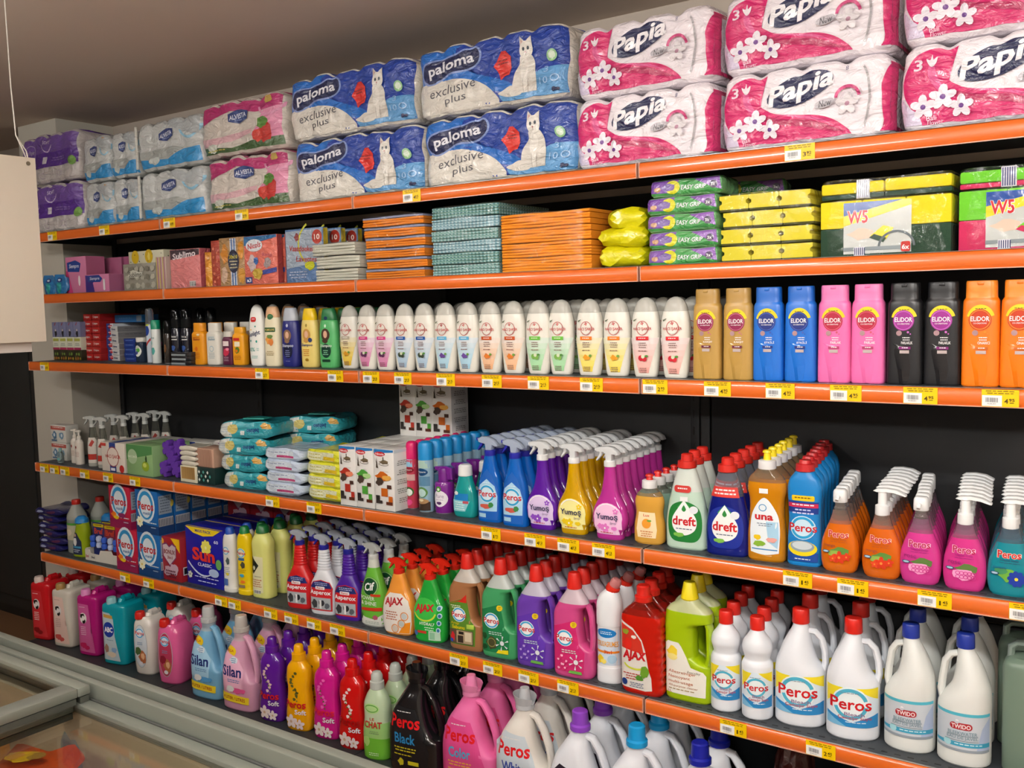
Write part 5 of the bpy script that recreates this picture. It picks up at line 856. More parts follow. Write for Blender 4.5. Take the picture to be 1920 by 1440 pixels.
ajax('#22a83c', 'gloss', [('e', -.8, 10.2, 4.4, 3.9, '#3fc04a'), ('o', -.8, 10.2, 4.3, 3.6, .5, '#c8d83c', 200, 345), ('t', 'AJAX', -.8, 10.6, 7.2, 3.0, '#c8202c', .1, .12, 4), ('t', 'HYDRAL7', 0, 5.9, 5.6, 1.0, '#e4ece4', .04, .2), ('l', -1, 2.6, 4.9, 2, .7, '#d0f0d4'), ('r', .6, .9, 4.6, 3.8, '#b8d8c0'), ('r', 1.0, 1.2, 2.8, 3.4, '#8ac09c'), ('rr', -3.6, 2.8, -.2, 3.6, .2, '#c83a2c'), ('e', -4.2, 2.6, .8, .8, '#3a6ab0')]+[('e', 4.6-.25*abs(k-1), 11.2-2.3*k, .75, .85, '#b8dce4') for k in range(4)]+[('e', 4.6-.25*abs(k-1), 11.2-2.3*k, .45, .55, '#2a6a9c') for k in range(4)], 'green spray bottle with a red trigger', -.777, .016, 4)
# white angled-neck toilet cleaner
prof = [(0, -3.6, 3.6, 2.9, 2.3), (.5, -3.75, 3.75, 3.1, 2.2), (4.2, -3.75, 3.75, 3.1, 2.2), (4.6, -3.5, 3.5, 3.0, 2.2), (15.6, -3.5, 3.5, 3.0, 2.2), (16.2, -3.75, 3.75, 3.1, 2.2), (21.5, -3.7, 3.7, 3.0, 2.2), (24, -3.0, 3.2, 2.6, 2.1), (25.6, -1.4, 2.6, 2.0, 2), (26.2, -.5, 2.3, 1.5, 2)]
def tilt(pp, a=-28, c=(.5, 25.9)):
    def f(mb, m):
        o = len(mb.v); lathe(mb, pp, m, 0); ca, sa = math.cos(math.radians(a)), math.sin(math.radians(a))
        for i in range(o, len(mb.v)):
            x, y, z = mb.v[i]; x -= 0; z -= c[1]*.01; mb.v[i] = (c[0]*.01+.004+x*ca-z*sa, y, c[1]*.01+x*sa+z*ca)
    return f
t = bottle('toilet_cleaner_bottle', 'bottle', prof, M('#e9ecef'), [('collar', tilt([(25.4, 1.9), (25.8, 2.0), (26.9, 1.9), (27.1, 1.4)]), M('#d8301f')), ('cap', tilt([(27.0, 1.5), (28.4, 1.6), (29.2, 1.2), (29.5, .6)]), M('#d88a88', 'frost'))],
   [('r', -3.3, 5.2, 3.3, 15.2, '#cfe0f0'), ('e', 0, 14.2, 2.8, 1.3, '#1c7cc4'), ('l', -1.8, 1.8, 14.6, 2, .5, '#d8ecf8'), ('r', -3.3, 8.6, 3.3, 9.2, '#e88a2c'), ('t', 'CITRUS/AGRUMES', 0, 11.2, 6.4, 1.5, '#e8a028', .03), ('k', -1.8, 6.8, 1.3, 1.2, '#f0d02c', 3), ('k', -.6, 6.2, 1.0, .8, '#f4e06a', 4), ('t', '3in1', .6, 9.0, 2.2, 1.0, '#c8482c', .05), ('e', 1.7, 7.0, 1.2, 1.2, '#a8cce4')]); t['group'] = 'white angled-neck toilet cleaners'
run(t, 'white angled-neck toilet cleaner bottle with a clear pink cap', -.140, .030+.03, Z5, 3, .001, .07, .1)
# red angular cleaner
LR = M('#d8200f', 'liquid')
prof = [(0, -5.3, 5.3, 2.5, 4), (.6, -5.9, 5.9, 2.7, 4)]+[(1.6+k*1.0, -6.1, 6.1-(.35 if k % 2 else 0), 2.75, 4) for k in range(19)]+[(21.4, -6.0, 5.7, 2.7, 3.6), (22.6, -5.0, 4.6, 2.4, 3), (24.2, -3.0, 2.8, 2.1, 2.4), (25.2, -1.9, 1.9, 1.8, 2)]
t = bottle('red_cleaner_bottle', 'bottle', prof, LR, [('cap', [(24.8, 1.9), (25, 2.35), (26.4, 2.4), (26.8, 1.9), (27, 1.85), (29, 1.85), (29.4, 1.5)], M('#d0241a'))],
   [('p', [(-5.8, 1.6), (1.4, 1.2), (3.4, 1.6), (3.2, 5), (1.8, 8.8), (1.6, 12.0), (.6, 15.0), (-2, 18.0), (-5.8, 19.8)], '#dcd8d0'), ('p', [(-5.5, 12.2), (1.2, 11.2), (.4, 14.6), (-2, 17.4), (-5.5, 19.0)], '#c83424'), ('k', -3.6, 13.6, 1.5, 1.6, '#d8281c', 3), ('k', -1.6, 15.6, .8, .6, '#e0e0d8', 4), ('k', -4.2, 16.8, 1.0, .8, '#8a9a2c', 6), ('t', 'AJAX', -1.6, 10.3, 7.0, 3.1, '#c01820', .1, .1), ('o', -1.4, 8.4, 3.4, 1.8, .5, '#c8d03c', 190, 350), ('l', -5, 0, 5.6, 3, .7, '#b04038'), ('k', 1.4, 6.4, 1.3, 1.6, '#6a9a2c', 5), ('k', -.2, 4.6, 1.3, .9, '#4f8a2c', 7), ('e', -4.6, 3.0, .9, .9, '#1c3a7c'), ('l', -3.2, 1.4, 3.2, 3, .5, '#5a6a8c')], [(21.4, LR), (99, M('#d84a38', 'clear'))], sub=2)
t['group'] = 'clear red cleaner bottles'; run(t, 'clear red angular cleaner bottle with a red cap', -.023, .008+.03, Z5, 4, -.010, .066, .05)
# lime all-purpose cleaner
LM = M('#b4d40c', 'milky')
prof = [(0, -5.9, 5.9, 2.6, 3.6), (.6, -6.4, 6.4, 2.9, 3.4), (5, -6.5, 6.5, 3.0, 3.2), (9.6, -6.5, 6.4, 3.0, 3), (10.8, -6.5, 3.9, 3.0, 3), (12, -6.5, 2.0, 3.0, 3), (19.4, -6.5, 1.8, 3.0, 3), (20.4, -6.5, 3.0, 3.0, 3), (21.4, -6.45, 6.4, 3.0, 3), (23.4, -6.3, 6.3, 2.9, 3), (24.8, -5.4, 5.3, 2.6, 2.6), (26, -3.6, 3.4, 2.3, 2.3), (27, -2.2, 2.2, 2.0, 2)]
t = bottle('all_purpose_bottle', 'bottle', prof, LM, [('cap', [(26.8, 2.1), (27.2, 2.35), (31.2, 1.6), (31.5, 1.45)], M('#ecd81c'))],
   [('p', [(-5.9, 1.8), (5.2, 1.8), (5.4, 7.6), (4.6, 8.6), (.8, 9.6), (-.9, 11.4), (-1.2, 14.6), (-2, 15.6), (-5.0, 15.8), (-5.9, 15.0)], '#eceadf'), ('k', -3.8, 13.0, 1.7, 1.7, '#ecd03c', 3), ('e', -3.8, 11.6, 1.5, .9, '#f4e48c'), ('t', 'Everyday', 2.2, 8.1, 3.6, .8, '#6a6a5a', 0, .2), ('t', 'Allesreiniger', -1.1, 7.6, 7.8, 1.0, '#b8623c', .005), ('t', 'Nettoyant', -1.9, 6.3, 6.2, 1.0, '#b8623c', .005), ('t', 'multi-usage', -1.5, 5.0, 7.0, 1.0, '#b8623c', .005), ('t', 'All-purpose cleaner', -.8, 3.9, 8.2, .75, '#a8683c', 0), ('l', -5, 2.6, 3.2, 1, .6, '#a8946a'), ('t', '1L', -4.6, 2.3, 1.2, .6, '#a8683c', 0)], [(23.8, LM), (99, M('#d2d8a4', 'milky'))])
handle(t, [(3.6, 22.2), (4.8, 21.6), (5.5, 19.8), (5.6, 15), (5.6, 12), (5.3, 10.2), (4.4, 9.2)], .95, LM, 1.9); t['group'] = 'lime all-purpose cleaner bottles'
run(t, 'lime green all-purpose cleaner bottle with a yellow cap', .100, .032+.03, Z5, 3, -.012, .074, .04)
# white bleach bottles
def bleach_art(w, z0, h, r0):
    q = w/2
    return [('r', -q, z0, q, z0+h, '#dbe9f2'), ('p', [(-q, z0+h*.98), (-q, z0+h*.52), (-q*.35, z0+h*.98)], '#f0dc2c'), ('p', [(q, z0+h*.99), (q, z0+h*.7), (q*.1, z0+h*.99)], '#f0dc2c'), ('p', [(-q, z0), (q, z0), (q, z0+h*.34), (0, z0+h*.12), (-q, z0+h*.3)], '#2a86c4'), ('p', [(-q, z0), (-.2*q, z0), (-q, z0+h*.24)], '#7ab8dc')]+peros(-.05*q, z0+h*.58, w*.82, '#4fb0cc', '#e8f2f4')+[('t', 'Bleach', .1*q, z0+h*.33, w*.4, h*.085, '#8a6a8c', .03), ('t', 'Çamaşır Suyu', .1*q, z0+h*.23, w*.66, h*.1, '#b84a5c', .03), ('l', -.4*q, .7*q, z0+h*.14, 1, .45, '#e8f4fa'), ('l', -.5*q, .3*q, z0+h*.87, 1, .35, '#7a8aa0')]
prof = [(0, 3.5, 3.4, 2), (.4, 3.85, 3.75, 2), (3.0, 3.9, 3.8, 2), (13.2, 3.9, 3.8, 2), (14.2, 3.6, 3.5, 2), (15.0, 3.15, 3.1, 2), (15.8, 3.3, 3.2, 2), (17.6, 3.75, 3.65, 2), (19.2, 3.5, 3.4, 2), (21, 2.3, 2.3, 2), (22.2, 1.6, 1.6, 2), (22.6, 1.5, 1.5, 2)]
def redcap(z0, z1, r): return [(z0, r*.98), (z0+.1, r), (z1-.4, r*.96), (z1-.1, r*.88), (z1, r*.7)]
t = bottle('bleach_bottle', 'bottle', prof, M('#e4e8ee'), [('cap', redcap(22.3, 25.7, 1.85), M(REDCAP))], bleach_art(7.2, 3.3, 9.0, 3.9), dx=.006); t['group'] = 'small white bleach bottles'
p0 = t
run(t, 'small white waisted bleach bottle, left row', .201, .023+.038, Z5, 4, -.011, .0785, .25); run(dup(p0, (0, 0, 0)), 'small white waisted bleach bottle, right row', .286, .019+.038, Z5, 4, -.011, .0785, .32)
prof = [(0, -5.7, 5.7, 4.5, 2.3), (.5, -6.1, 6.1, 4.9, 2.3), (3, -6.15, 6.15, 5.0, 2.2), (12.6, -6.15, 6.15, 5.0, 2.2), (14.2, -6.0, 5.5, 4.9, 2.2), (16, -5.6, 4.0, 4.6, 2.1), (19, -4.5, 3.0, 3.8, 2.1), (22, -3.0, 2.4, 2.8, 2), (24.2, -1.9, 1.9, 1.9, 2), (25.2, -1.7, 1.7, 1.7, 2)]
t = bottle('bleach_jug', 'bottle', prof, M('#e3e7ed'), [('cap', redcap(24.9, 28.6, 2.1), M(REDCAP))], bleach_art(11.4, 3.4, 9.6, 6.1)); handle(t, [(1.8, 23.0), (3.4, 22.9), (4.9, 21.4), (5.7, 18.4), (5.9, 15.5), (5.5, 13.4), (4.6, 12.4)], .85, M('#e3e7ed'), 1.3)
p0 = t; t['group'] = 'large white bleach jugs with side handles'
run(t, 'large white bleach jug with a red cap, left row', .386, .038+.05, Z5, 3, -.018, .13, .22); run(dup(p0, (0, 0, 0)), 'large white bleach jug with a red cap, right row', .515, .033+.05, Z5, 3, -.018, .13, .22)
prof = [(0, -5.1, 5.1, 4.3, 2.2), (.5, -5.55, 5.55, 4.7, 2.2), (3, -5.6, 5.6, 4.8, 2.1), (12.6, -5.6, 5.6, 4.8, 2.1), (15, -4.6, 5.6, 4.7, 2.1), (18, -2.6, 5.2, 4.2, 2.1), (21, -2.0, 4.2, 3.4, 2), (24, -1.7, 2.8, 2.4, 2), (25.6, -1.6, 1.9, 1.8, 2), (26.2, -1.55, 1.7, 1.6, 2)]
t = bottle('bleach_jug', 'bottle', prof, M('#dde0dc'), [('cap', redcap(26, 29.3, 1.95), M('#22389c'))],
   [('r', -5.3, 3.6, 5.3, 12.2, '#c4ccd4'), ('r', -5.3, 11.7, 5.3, 12.4, '#4fb0c4'), ('p', [(3, 3.8), (5.3, 3.8), (5.3, 11.6), (4, 9)], '#a8b8d4'), ('r', -5.3, 3.6, 5.3, 4.2, '#8f9aa4'), ('p', [(-5.3, 4.8), (5.3, 4.8), (5.3, 5.8), (-2.4, 5.8), (-5.3, 5.4)], '#3f9fc0'), ('e', -2.9, 5.4, .8, .8, '#a8dce4'), ('l', -1.6, 4.4, 5.5, 1, .5, '#d8f0f4'), ('rr', -2.4, 8.7, 2.2, 10.2, .7, '#a8262e'), ('t', 'TWIDO', -.1, 9.4, 4.0, 1.0, '#f0e4e4', .05), ('e', -.9, 10.6, .35, .35, '#e8e8ec'), ('k', -.9, 10.3, .5, .4, '#c8ccd4', 4), ('t', 'BLEEKWATER', .2, 7.9, 6.0, .85, '#7f98a4', .03), ('r', -3.0, 7.3, 3.3, 7.4, '#4a6a78'), ('t', 'EAU DE JAVEL', .2, 6.8, 6.4, .85, '#7f98a4', .03), ('r', -3.4, 6.15, 3.4, 6.25, '#4a6a78')])
handle(t, [(-1.5, 24.4), (-2.9, 24.0), (-4.0, 22.4), (-4.6, 18.6), (-4.9, 15.6), (-4.6, 13.6)], .85, M('#dde0dc'), 1.3)
p0 = t; t['group'] = 'large white bleach jugs with blue caps'
run(t, 'large white bleach jug with a blue cap, left row', .644, .040+.048, Z5, 3, -.012, .125, .05); run(dup(p0, (0, 0, 0)), 'large white bleach jug with a blue cap, right row', .762, .033+.048, Z5, 3, -.012, .125, .05)
CN = M('#7f9684', 'milky')
for k in range(2):
    t = thing('canister', 'greenish', 'canister'); mb = MB(); b = Body([(0, 5.6, 3.8, 4), (.6, 6.2, 4.4, 4), (23, 6.3, 4.5, 4), (24.6, 6.0, 4.2, 3.6), (25.6, 5.0, 3.2, 3)], True, 3, 28); b.into(mb, CN); mb.obj('body', t)
    handle(t, [(-5.0, 24.4), (-4.8, 27.4), (-3.6, 28.4), (0, 28.6), (3.4, 28.4), (4.6, 27.4), (4.8, 24.4)], .8, M('#93a49a', 'milky'), 1.6)
    mb = MB(); lathe(mb, [(25.2, 1.8), (27.2, 1.8), (27.3, 1.3)], M('#dfe3df'), 2.4); mb.obj('cap', t); decal([('r', -1, 3, 5, 14, '#d0d8d0'), ('l', -.5, 4.5, 12, 6, .9, '#7a9080')], on_body(b), 'print', .01, None).obj('label', t)
    t['group'] = 'greenish canisters'; run(t, ['greenish translucent canister at the right edge, in front', 'greenish translucent canister at the right edge, behind'][k], .900-.03*k, .1+.14*k, Z5)
# left part of the fifth shelf: scouring creams, tablets and powder boxes
def cream(col, cap, a, H, w, ds, x, y, n, st=0):
    if st == 0: prof = [(0, w*.96, w*.66, 2.6), (.4, w, w*.7, 2.6), (1.6, w, w*.7, 2.6), (1.9, w*.93, w*.66, 2.6), (H*.72, w*.93, w*.66, 2.6), (H*.86, w*.8, w*.6, 2.4), (H*.895, w*.6, w*.5, 2.2)]
    else: prof = [(0, w*.9, w*.62, 3.2), (.5, w, w*.7, 3), (H*.58, w*.93, w*.66, 2.8), (H*.74, w, w*.7, 2.5), (H*.84, w*.78, w*.6, 2.3), (H*.9, w*.42, w*.38, 2.1)]
    z0 = H*.885; t = bottle('scouring_cream_bottle', 'bottle', prof, M(col), [('cap', [(z0, w*.5), (z0+.3, w*.56), (H-.8, w*.5), (H-.1, w*.36), (H, w*.25)], M(cap))], a)
    t['group'] = 'scouring cream bottles'; run(t, ds, x, y, Z5, n, -.001, .082, .1)
cream('#dcdcd6', '#1f4fb0', peros(-.4, 15.8, 3.6, '#5ab0d8', '#dfe4e4')+[('k', .4, 12.0, 1.0, 1.4, '#4a5a5c', 3), ('l', -2, 1.4, 9.6, 4, .7, '#8a9aac'), ('k', .2, 7, .8, .7, '#d8c83c', 4), ('r', -2.2, 2.6, .2, 5.2, '#4a6ab0')], 24.5, 3.2, 'white scouring cream bottle with a blue cap', -1.766, .036+.022, 5)
cream('#e8c80c', '#1c7a3c', peros(-.1, 15.8, 4.2, '#5ab0d8', '#e4e4c8')+[('r', -1.6, 13.0, 1.4, 14.0, '#3a6a9c'), ('k', .6, 11.4, 1.2, 1.3, '#4a4a3c', 3), ('l', -2, 2.2, 9.6, 2, .7, '#d0a81c'), ('k', .2, 7.4, 1.2, .8, '#3a9ac0', 4), ('k', .4, 5.0, 1.2, .6, '#e87a2c', 5), ('r', -2.0, 2.8, 1.4, 3.9, '#8a7a5c')], 25.6, 3.4, 'yellow scouring cream bottle with a green cap', -1.69, .043+.022, 5)
cream('#d9dc80', '#1f6a34', [('p', [(-3.9, 2.2), (2.0, 2.2), (2.2, 15.4), (-3.9, 15.6)], '#dcdaae'), ('p', [(-3.7, 15.2), (-3.2, 15.4), (.2, 12.2), (-2.6, 8.8), (-3.6, 10)], '#1c241c'), ('k', -2.2, 11.2, .8, .8, '#c8ccb0', 3), ('l', -2.4, 1.6, 8.2, 1, .6, '#8a8a6a'), ('l', -3.4, 1.6, 7.0, 4, .8, '#b8704c'), ('b', -2.2, 1.9, .8, 3.0)], 26.9, 4.5, 'tall pale yellow scouring cream bottle with a green cap', -1.603, .047+.03, 4, 1)
t = bottle('citrus_spray_bottle', 'bottle', [(0, 3.6, 2.2, 2.8), (.5, 4.0, 2.5, 2.6), (8, 3.9, 2.4, 2.5), (13, 2.4, 1.9, 2.3), (20, 1.6, 1.5, 2)], M('#b8b43c', 'liquid'), [], [('r', -3.3, 1.6, 3.2, 11, '#8fae3c')]+peros(0, 9.2, 3.0)+[('t', 'spray', -.6, 7.0, 4.6, 1.4, '#e8ecd0', .05), ('k', -1, 4, 1.6, 1.3, '#e8e0b0', 4), ('k', 1.4, 3.4, .9, 1.1, '#2c3a1c', 5)]); trigger(t, 19.9, 0, '#a83c30', 'plastic', '#c0241c', '#c0241c', .85, 1.6, style=1)
t['group'] = 'citrus sprays'; run(t, 'yellow-green citrus spray bottle with a red trigger', -1.50, .15, Z5, 3, 0, .08)
GP = 'boxes on the left of the fifth shelf'
def powder(bg, deep, k):
    fr_ = [('r', -7.2, 0, 7.2, 3.6, deep), ('e', -.2, 11.4, 5.9, 6.9, '#d0dce4'), ('e', -.2, 11.4, 4.9, 5.8, '#2f8ec4'), ('e', -.2, 11.0, 3.6, 4.6, '#d4e0e6'), ('t', 'Peros', -.3, 11.2, 10.4, 3.4, '#c01c1c', .05), ('t', 'matik', .2, 8.3, 5, 1.2, '#1c5a9c', .03, .2), ('l', .4, 6.6, 4.8, 1, 1.0, '#d8e0e4'), ('l', 2, 6.6, 3.0, 1, .8, '#b8c8d4')]
    fr_ += [('k', -4, 5.6, 2.0, 1.2, '#e87a20', 3), ('k', -2, 4.4, 2.0, .9, '#e8c020', 4), ('k', 1.6, 5.6, 2.6, 1.2, '#8a2a5c', 6)] if k else [('f', -4.4, 4.6, 2.2, 7, '#e8e8c8', '#e8c83c')]
    sd = [('r', -3.6, 0, 3.6, 6.8, deep), ('r', -3.1, 8.2, 2.8, 15.6, '#8fa0b0'), ('l', -2.8, 2.4, 15.0, 6, 1.1, '#5a6a7c'), ('k', 3.0, 12.0, .8, 1.4, '#c8b84c', 5), ('r', -3.4, 3.4, 3.2, 6.8, '#b0b6be')]+[('r', -3.1+.7*q, 3.6, -2.8+.7*q, 6.4, '#3a3f52') for q in range(9)]
    return carton('powder_box', 'box', 14.6, 7.2, 17.4, bg, fr_, sd)
for k, (bg, dp, x, nm) in enumerate((('#1660a4', '#123c70', -2.215, 'blue'), ('#b81f3c', '#8c1c4c', -2.368, 'red'))):
    p0 = powder(bg, dp, k); p0['group'] = GP; nn = 5 if k == 0 else 2
    for lv in range(2):
        for i in range(nn):
            lb = '%s washing powder box in the %s layer, %s from the front' % (nm, ['lower', 'upper'][lv], ORD[i]); loc = (x-.008*lv*(k == 1)*4+.003*i, .046+.0755*i, Z5+.1745*lv)
            if lv == 0 and i == 0: p0.location = loc; p0['label'] = lb
            else: dup(p0, loc, 0, lb)
t = carton('tablet_box', 'box', 22, 8.6, 22.6, '#1b1c98', [('p', [(-10.9, 22.5), (10.4, 22.5), (6, 20.2), (0, 19.4), (-6, 20.2)], '#e8cc1c'), ('t', 'MAXI PACK', 0, 21.3, 9.6, 1.2, '#2a2a8c', .04), ('t', '60', 7.6, 18.0, 2.6, 1.3, '#d0d4ec', .05), ('f', 1.6, 15.2, 3.0, 9, '#e8e060', '#f4f0b0'), ('t', 'Sun', 0, 12.3, 13.6, 5.2, '#d8322c', .08), ('t', 'CLASSIC', .6, 8.4, 8.4, 1.3, '#d8dcf0', .03), ('e', 9.0, 9.6, 1.7, 2.0, '#6aa85c')]+[('p', [(-9.6+1.9*q, 8.6-q*(10-q)*.19), (-9.2+1.9*q, 9.2-q*(10-q)*.19), (-7.4+1.9*q, 9.2-(q+1)*(9-q)*.19), (-7.7+1.9*q, 8.6-(q+1)*(9-q)*.19)], '#c4d0ea') for q in range(9)]+[('e', 6.2, 6.0, 3.0, 1.6, '#a8bce0'), ('f', -8.2, 3.8, 1.4, 6, '#c8d0c0', '#3a4a2c'), ('l', -5.6, 9.6, 3.8, 1, .8, '#c0c8ec'), ('l', -4.6, 9.0, 2.2, 1, .8, '#c0c8ec')], [('e', 0, 18.6, 2.4, 1.8, '#c8cce8'), ('l', -3.6, 3.6, 14, 8, 1.2, '#5a5cb8')], [('r', -10.8, -4.1, 10.8, -3.4, '#e0c41c')])
t['group'] = GP; run(t, 'large dark blue dishwasher tablet box', -1.906, .085, Z5, 3, 0, .0875, jit=.0, skip=('label',))
t = carton('powder_box', 'box', 13.6, 8.6, 17.2, '#9c1f28', [('k', -4.6, 15.4, 1.4, 1.2, '#e8a828', 3), ('p', [(1, 17), (6.6, 17), (6.6, 11.5)], '#e8b818'), ('p', [(-4.6, 14.2), (-1.8, 15), (0, 13.8), (1.8, 15), (4.4, 14.2), (4.2, 9.4), (0, 5.6), (-4.2, 9.4)], '#7a3a68'), ('p', [(-4.1, 13.8), (-1.8, 14.4), (0, 13.2), (1.8, 14.4), (4, 13.6), (3.8, 9.6), (0, 6.2), (-3.8, 9.6)], '#c4b4b8'), ('t', 'BONUX', 0, 11.4, 7.2, 1.8, '#7a1c24', .06), ('t', '3in1', .2, 9.2, 3.2, 1.2, '#7a1c24', .04), ('k', -1.4, 3.6, 2.6, 2.0, '#b89aa8', 5), ('k', 2.6, 4.8, 2.6, 2.6, '#c0a4b4', 6)]+[('k', -2+1.1*(q % 6), 1.6+1.2*(q//6), .4, .4, '#5a1c34', q) for q in range(18)], [('r', -3.4, 2.6, -.4, 5.8, '#c8ccd0'), ('r', -3.0, 3.0, -.8, 5.4, '#1c1c20')])
t['group'] = GP; run(t, 'dark red washing powder box with a shield', -2.094, .065, Z5, 3, 0, .09, jit=0)
for i in range(4):
    u = dup(t, (-1.98+.0*i, .27+.0, Z5+.174), 0, 'x') if i < 0 else None
for i in range(4): dup(t, (-2.05+.142*i, .37, Z5+.173*1), 0, 'dark red powder box at the back, upper row, %s from the left' % ORD[i]); dup(t, (-2.05+.142*i+.0, .372, Z5), 0, 'dark red powder box at the back, lower row, %s from the left' % ORD[i]) if i > 9 else None
# stacked dark bags, clear bottles, yellow bottle, display tray
t = thing('detergent_bag', 'bag', 'bag', group='dark blue detergent bags'); b = pillow(.2, .16, .03, 6, .5, .7); mb = MB(); b.into(mb, M('#1a1c5c', 'softbag')); mb.obj('wrapper', t); mb = decal([('k', 3, 1.6, 3, .8, '#5a2a4c', 4), ('k', -5, 1.4, 2, .6, '#8f98b8', 5)], on_body(b), 'softbag', .01, .006); mb.obj('print', t)
for k in range(6):
    lb = 'dark blue flat detergent bag at the left end, '+(['lowest', 'second layer', 'third layer', 'fourth layer', 'fifth layer', 'top layer'][k]); loc = (-3.0+(0, .012, -.006, .008, -.004, -.01)[k], .11, Z5+.032*k); a = (.0, .15, -.1, .1, -.05, .12)[k]
    if k == 0: t.location = loc; t['label'] = lb
    else: dup(t, loc, a, lb)
t = bottle('clear_liquid_bottle', 'bottle', [(0, 3.9, 3.7, 2.6), (.5, 4.2, 4.0, 2.5), (15.5, 4.2, 4.0, 2.4), (19.5, 2.6, 2.6, 2.1), (21.6, 1.6, 1.6, 2)], M('#a6ada6', 'frost'), [('cap', redcap(21.4, 23.5, 1.95), M('#c0281e'))], [('r', -3.8, 6, 3.8, 13.4, '#b8b49a'), ('r', -3.8, 12.6, 3.8, 13.6, '#4f9a3c'), ('k', 0, 9.4, 2.2, 1.8, '#d4c8b0', 4)], [(15, M('#a6ada6', 'frost')), (99, M('#b8bcb4', 'frost'))], dx=.007)
t['group'] = 'clear bottles with red caps'; run(t, 'clear bottle with a red cap, fifth shelf left end', -2.862, .09, Z5, 4, .035, .092)
t = bottle('floor_spray_bottle', 'bottle', [(0, -3.6, 3.9, 2.4, 2.8), (.5, -4.0, 4.2, 2.8, 2.6), (6, -3.8, 4.0, 2.8, 2.5), (11, -2.6, 4.4, 2.6, 2.4), (15, -1.6, 4.0, 2.2, 2.2)], M('#a8c01c', 'milky'), [('cap', [(14.6, 2.6), (15, 3.0), (16.6, 2.7), (17.8, 1.4)], M('#2a84c8'), .6)], [('p', [(-3.4, 1.2), (2.6, 1.2), (2.4, 7), (0, 10.6), (-1.8, 10.8), (-3.4, 6)], '#26304c'), ('k', -1.0, 6.8, 1.3, 2.2, '#dcdcd8', 4), ('e', -1.0, 9.6, .6, .7, '#d8b8a0'), ('l', -2.8, 1.6, 3.4, 2, .8, '#c8ccd8'), ('r', -3, 4.0, 2.2, 4.9, '#3a8ab0')])
t['group'] = 'lime bottles with blue caps'; run(t, 'lime green bottle with a domed blue cap', -2.772, .027+.028, Z5, 2, .055, .09, .2)
t = thing('display_tray', 'white cardboard tray holding blister packs of toilet blocks', 'tray', (-2.57, .09, Z5), .06); mb = MB(); W_ = M('#d0ccc0', 'card')
mb.prism([(x*.01, z*.01) for x, z in ((-13.5, 0), (13.5, 0), (13.5, 5.6), (9.5, 5.6), (8.6, 4), (5.2, 4), (4.4, 5.6), (-3, 5.0), (-4, 3), (-9.6, 3.2), (-10.4, 4.8), (-13.5, 4.6))], .0012, W_, 1.0, -.055); mb.obj('front_panel', t, angle=0)
mb = MB(); mb.box(-.135, .135, -.054, .1, 0, .002, W_); mb.box(-.135, -.133, -.054, .1, 0, .05, W_); mb.box(.133, .135, -.054, .1, 0, .05, W_); mb.obj('tray_body', t, angle=0)
decal([('t', 'Bref', -12, 1.8, 2, 1.2, '#b02a34', .04), ('t', 'Bref', -8, 1.6, 2.2, 1, '#4a4a5c', .04)], lambda x, z, e: (x, -.0565-e, z), 'card').obj('print', t)
for i in range(6):
    x = -2.655+.085*(i % 3)+.012*(i//3); y = .065+.035*(i//3); t = thing('toilet_block_pack', 'blister pack of blue toilet blocks in the tray, %s of six' % ORD[i], 'blister pack', (x, y, Z5+.003), .1, 'blister packs in the display tray')
    mb = MB(); mb.box(-.038, .038, .0, .0015, 0, .155, M('#24306c' if i != 1 else '#7c2c3c', 'card')); mb.obj('card_back', t, angle=0)
    decal([('t', 'Bref', 0, 11.8, 5.6, 2.6, '#c8442c', .06), ('rr', -3.4, 13.6, 3.4, 15, .4, '#c8b01c'), ('l', -3, 3, 14.6, 1, .8, '#5a4a1c')], lambda x_, z_, e: (x_, -e, z_), 'card').obj('print', t)
    for q in range(4):
        mb = MB(); lathe(mb, [(0, .2), (.3, 1.1), (1.4, 1.35), (2.4, 1.1), (2.8, .3)], M('#3a62c8' if q % 2 == 0 else '#b8c4e0', 'gloss'), seg=12)
        o = mb.obj('block', t); o.location = (-.02+.04*(q % 2), -.015, .05+.026*(q//2))
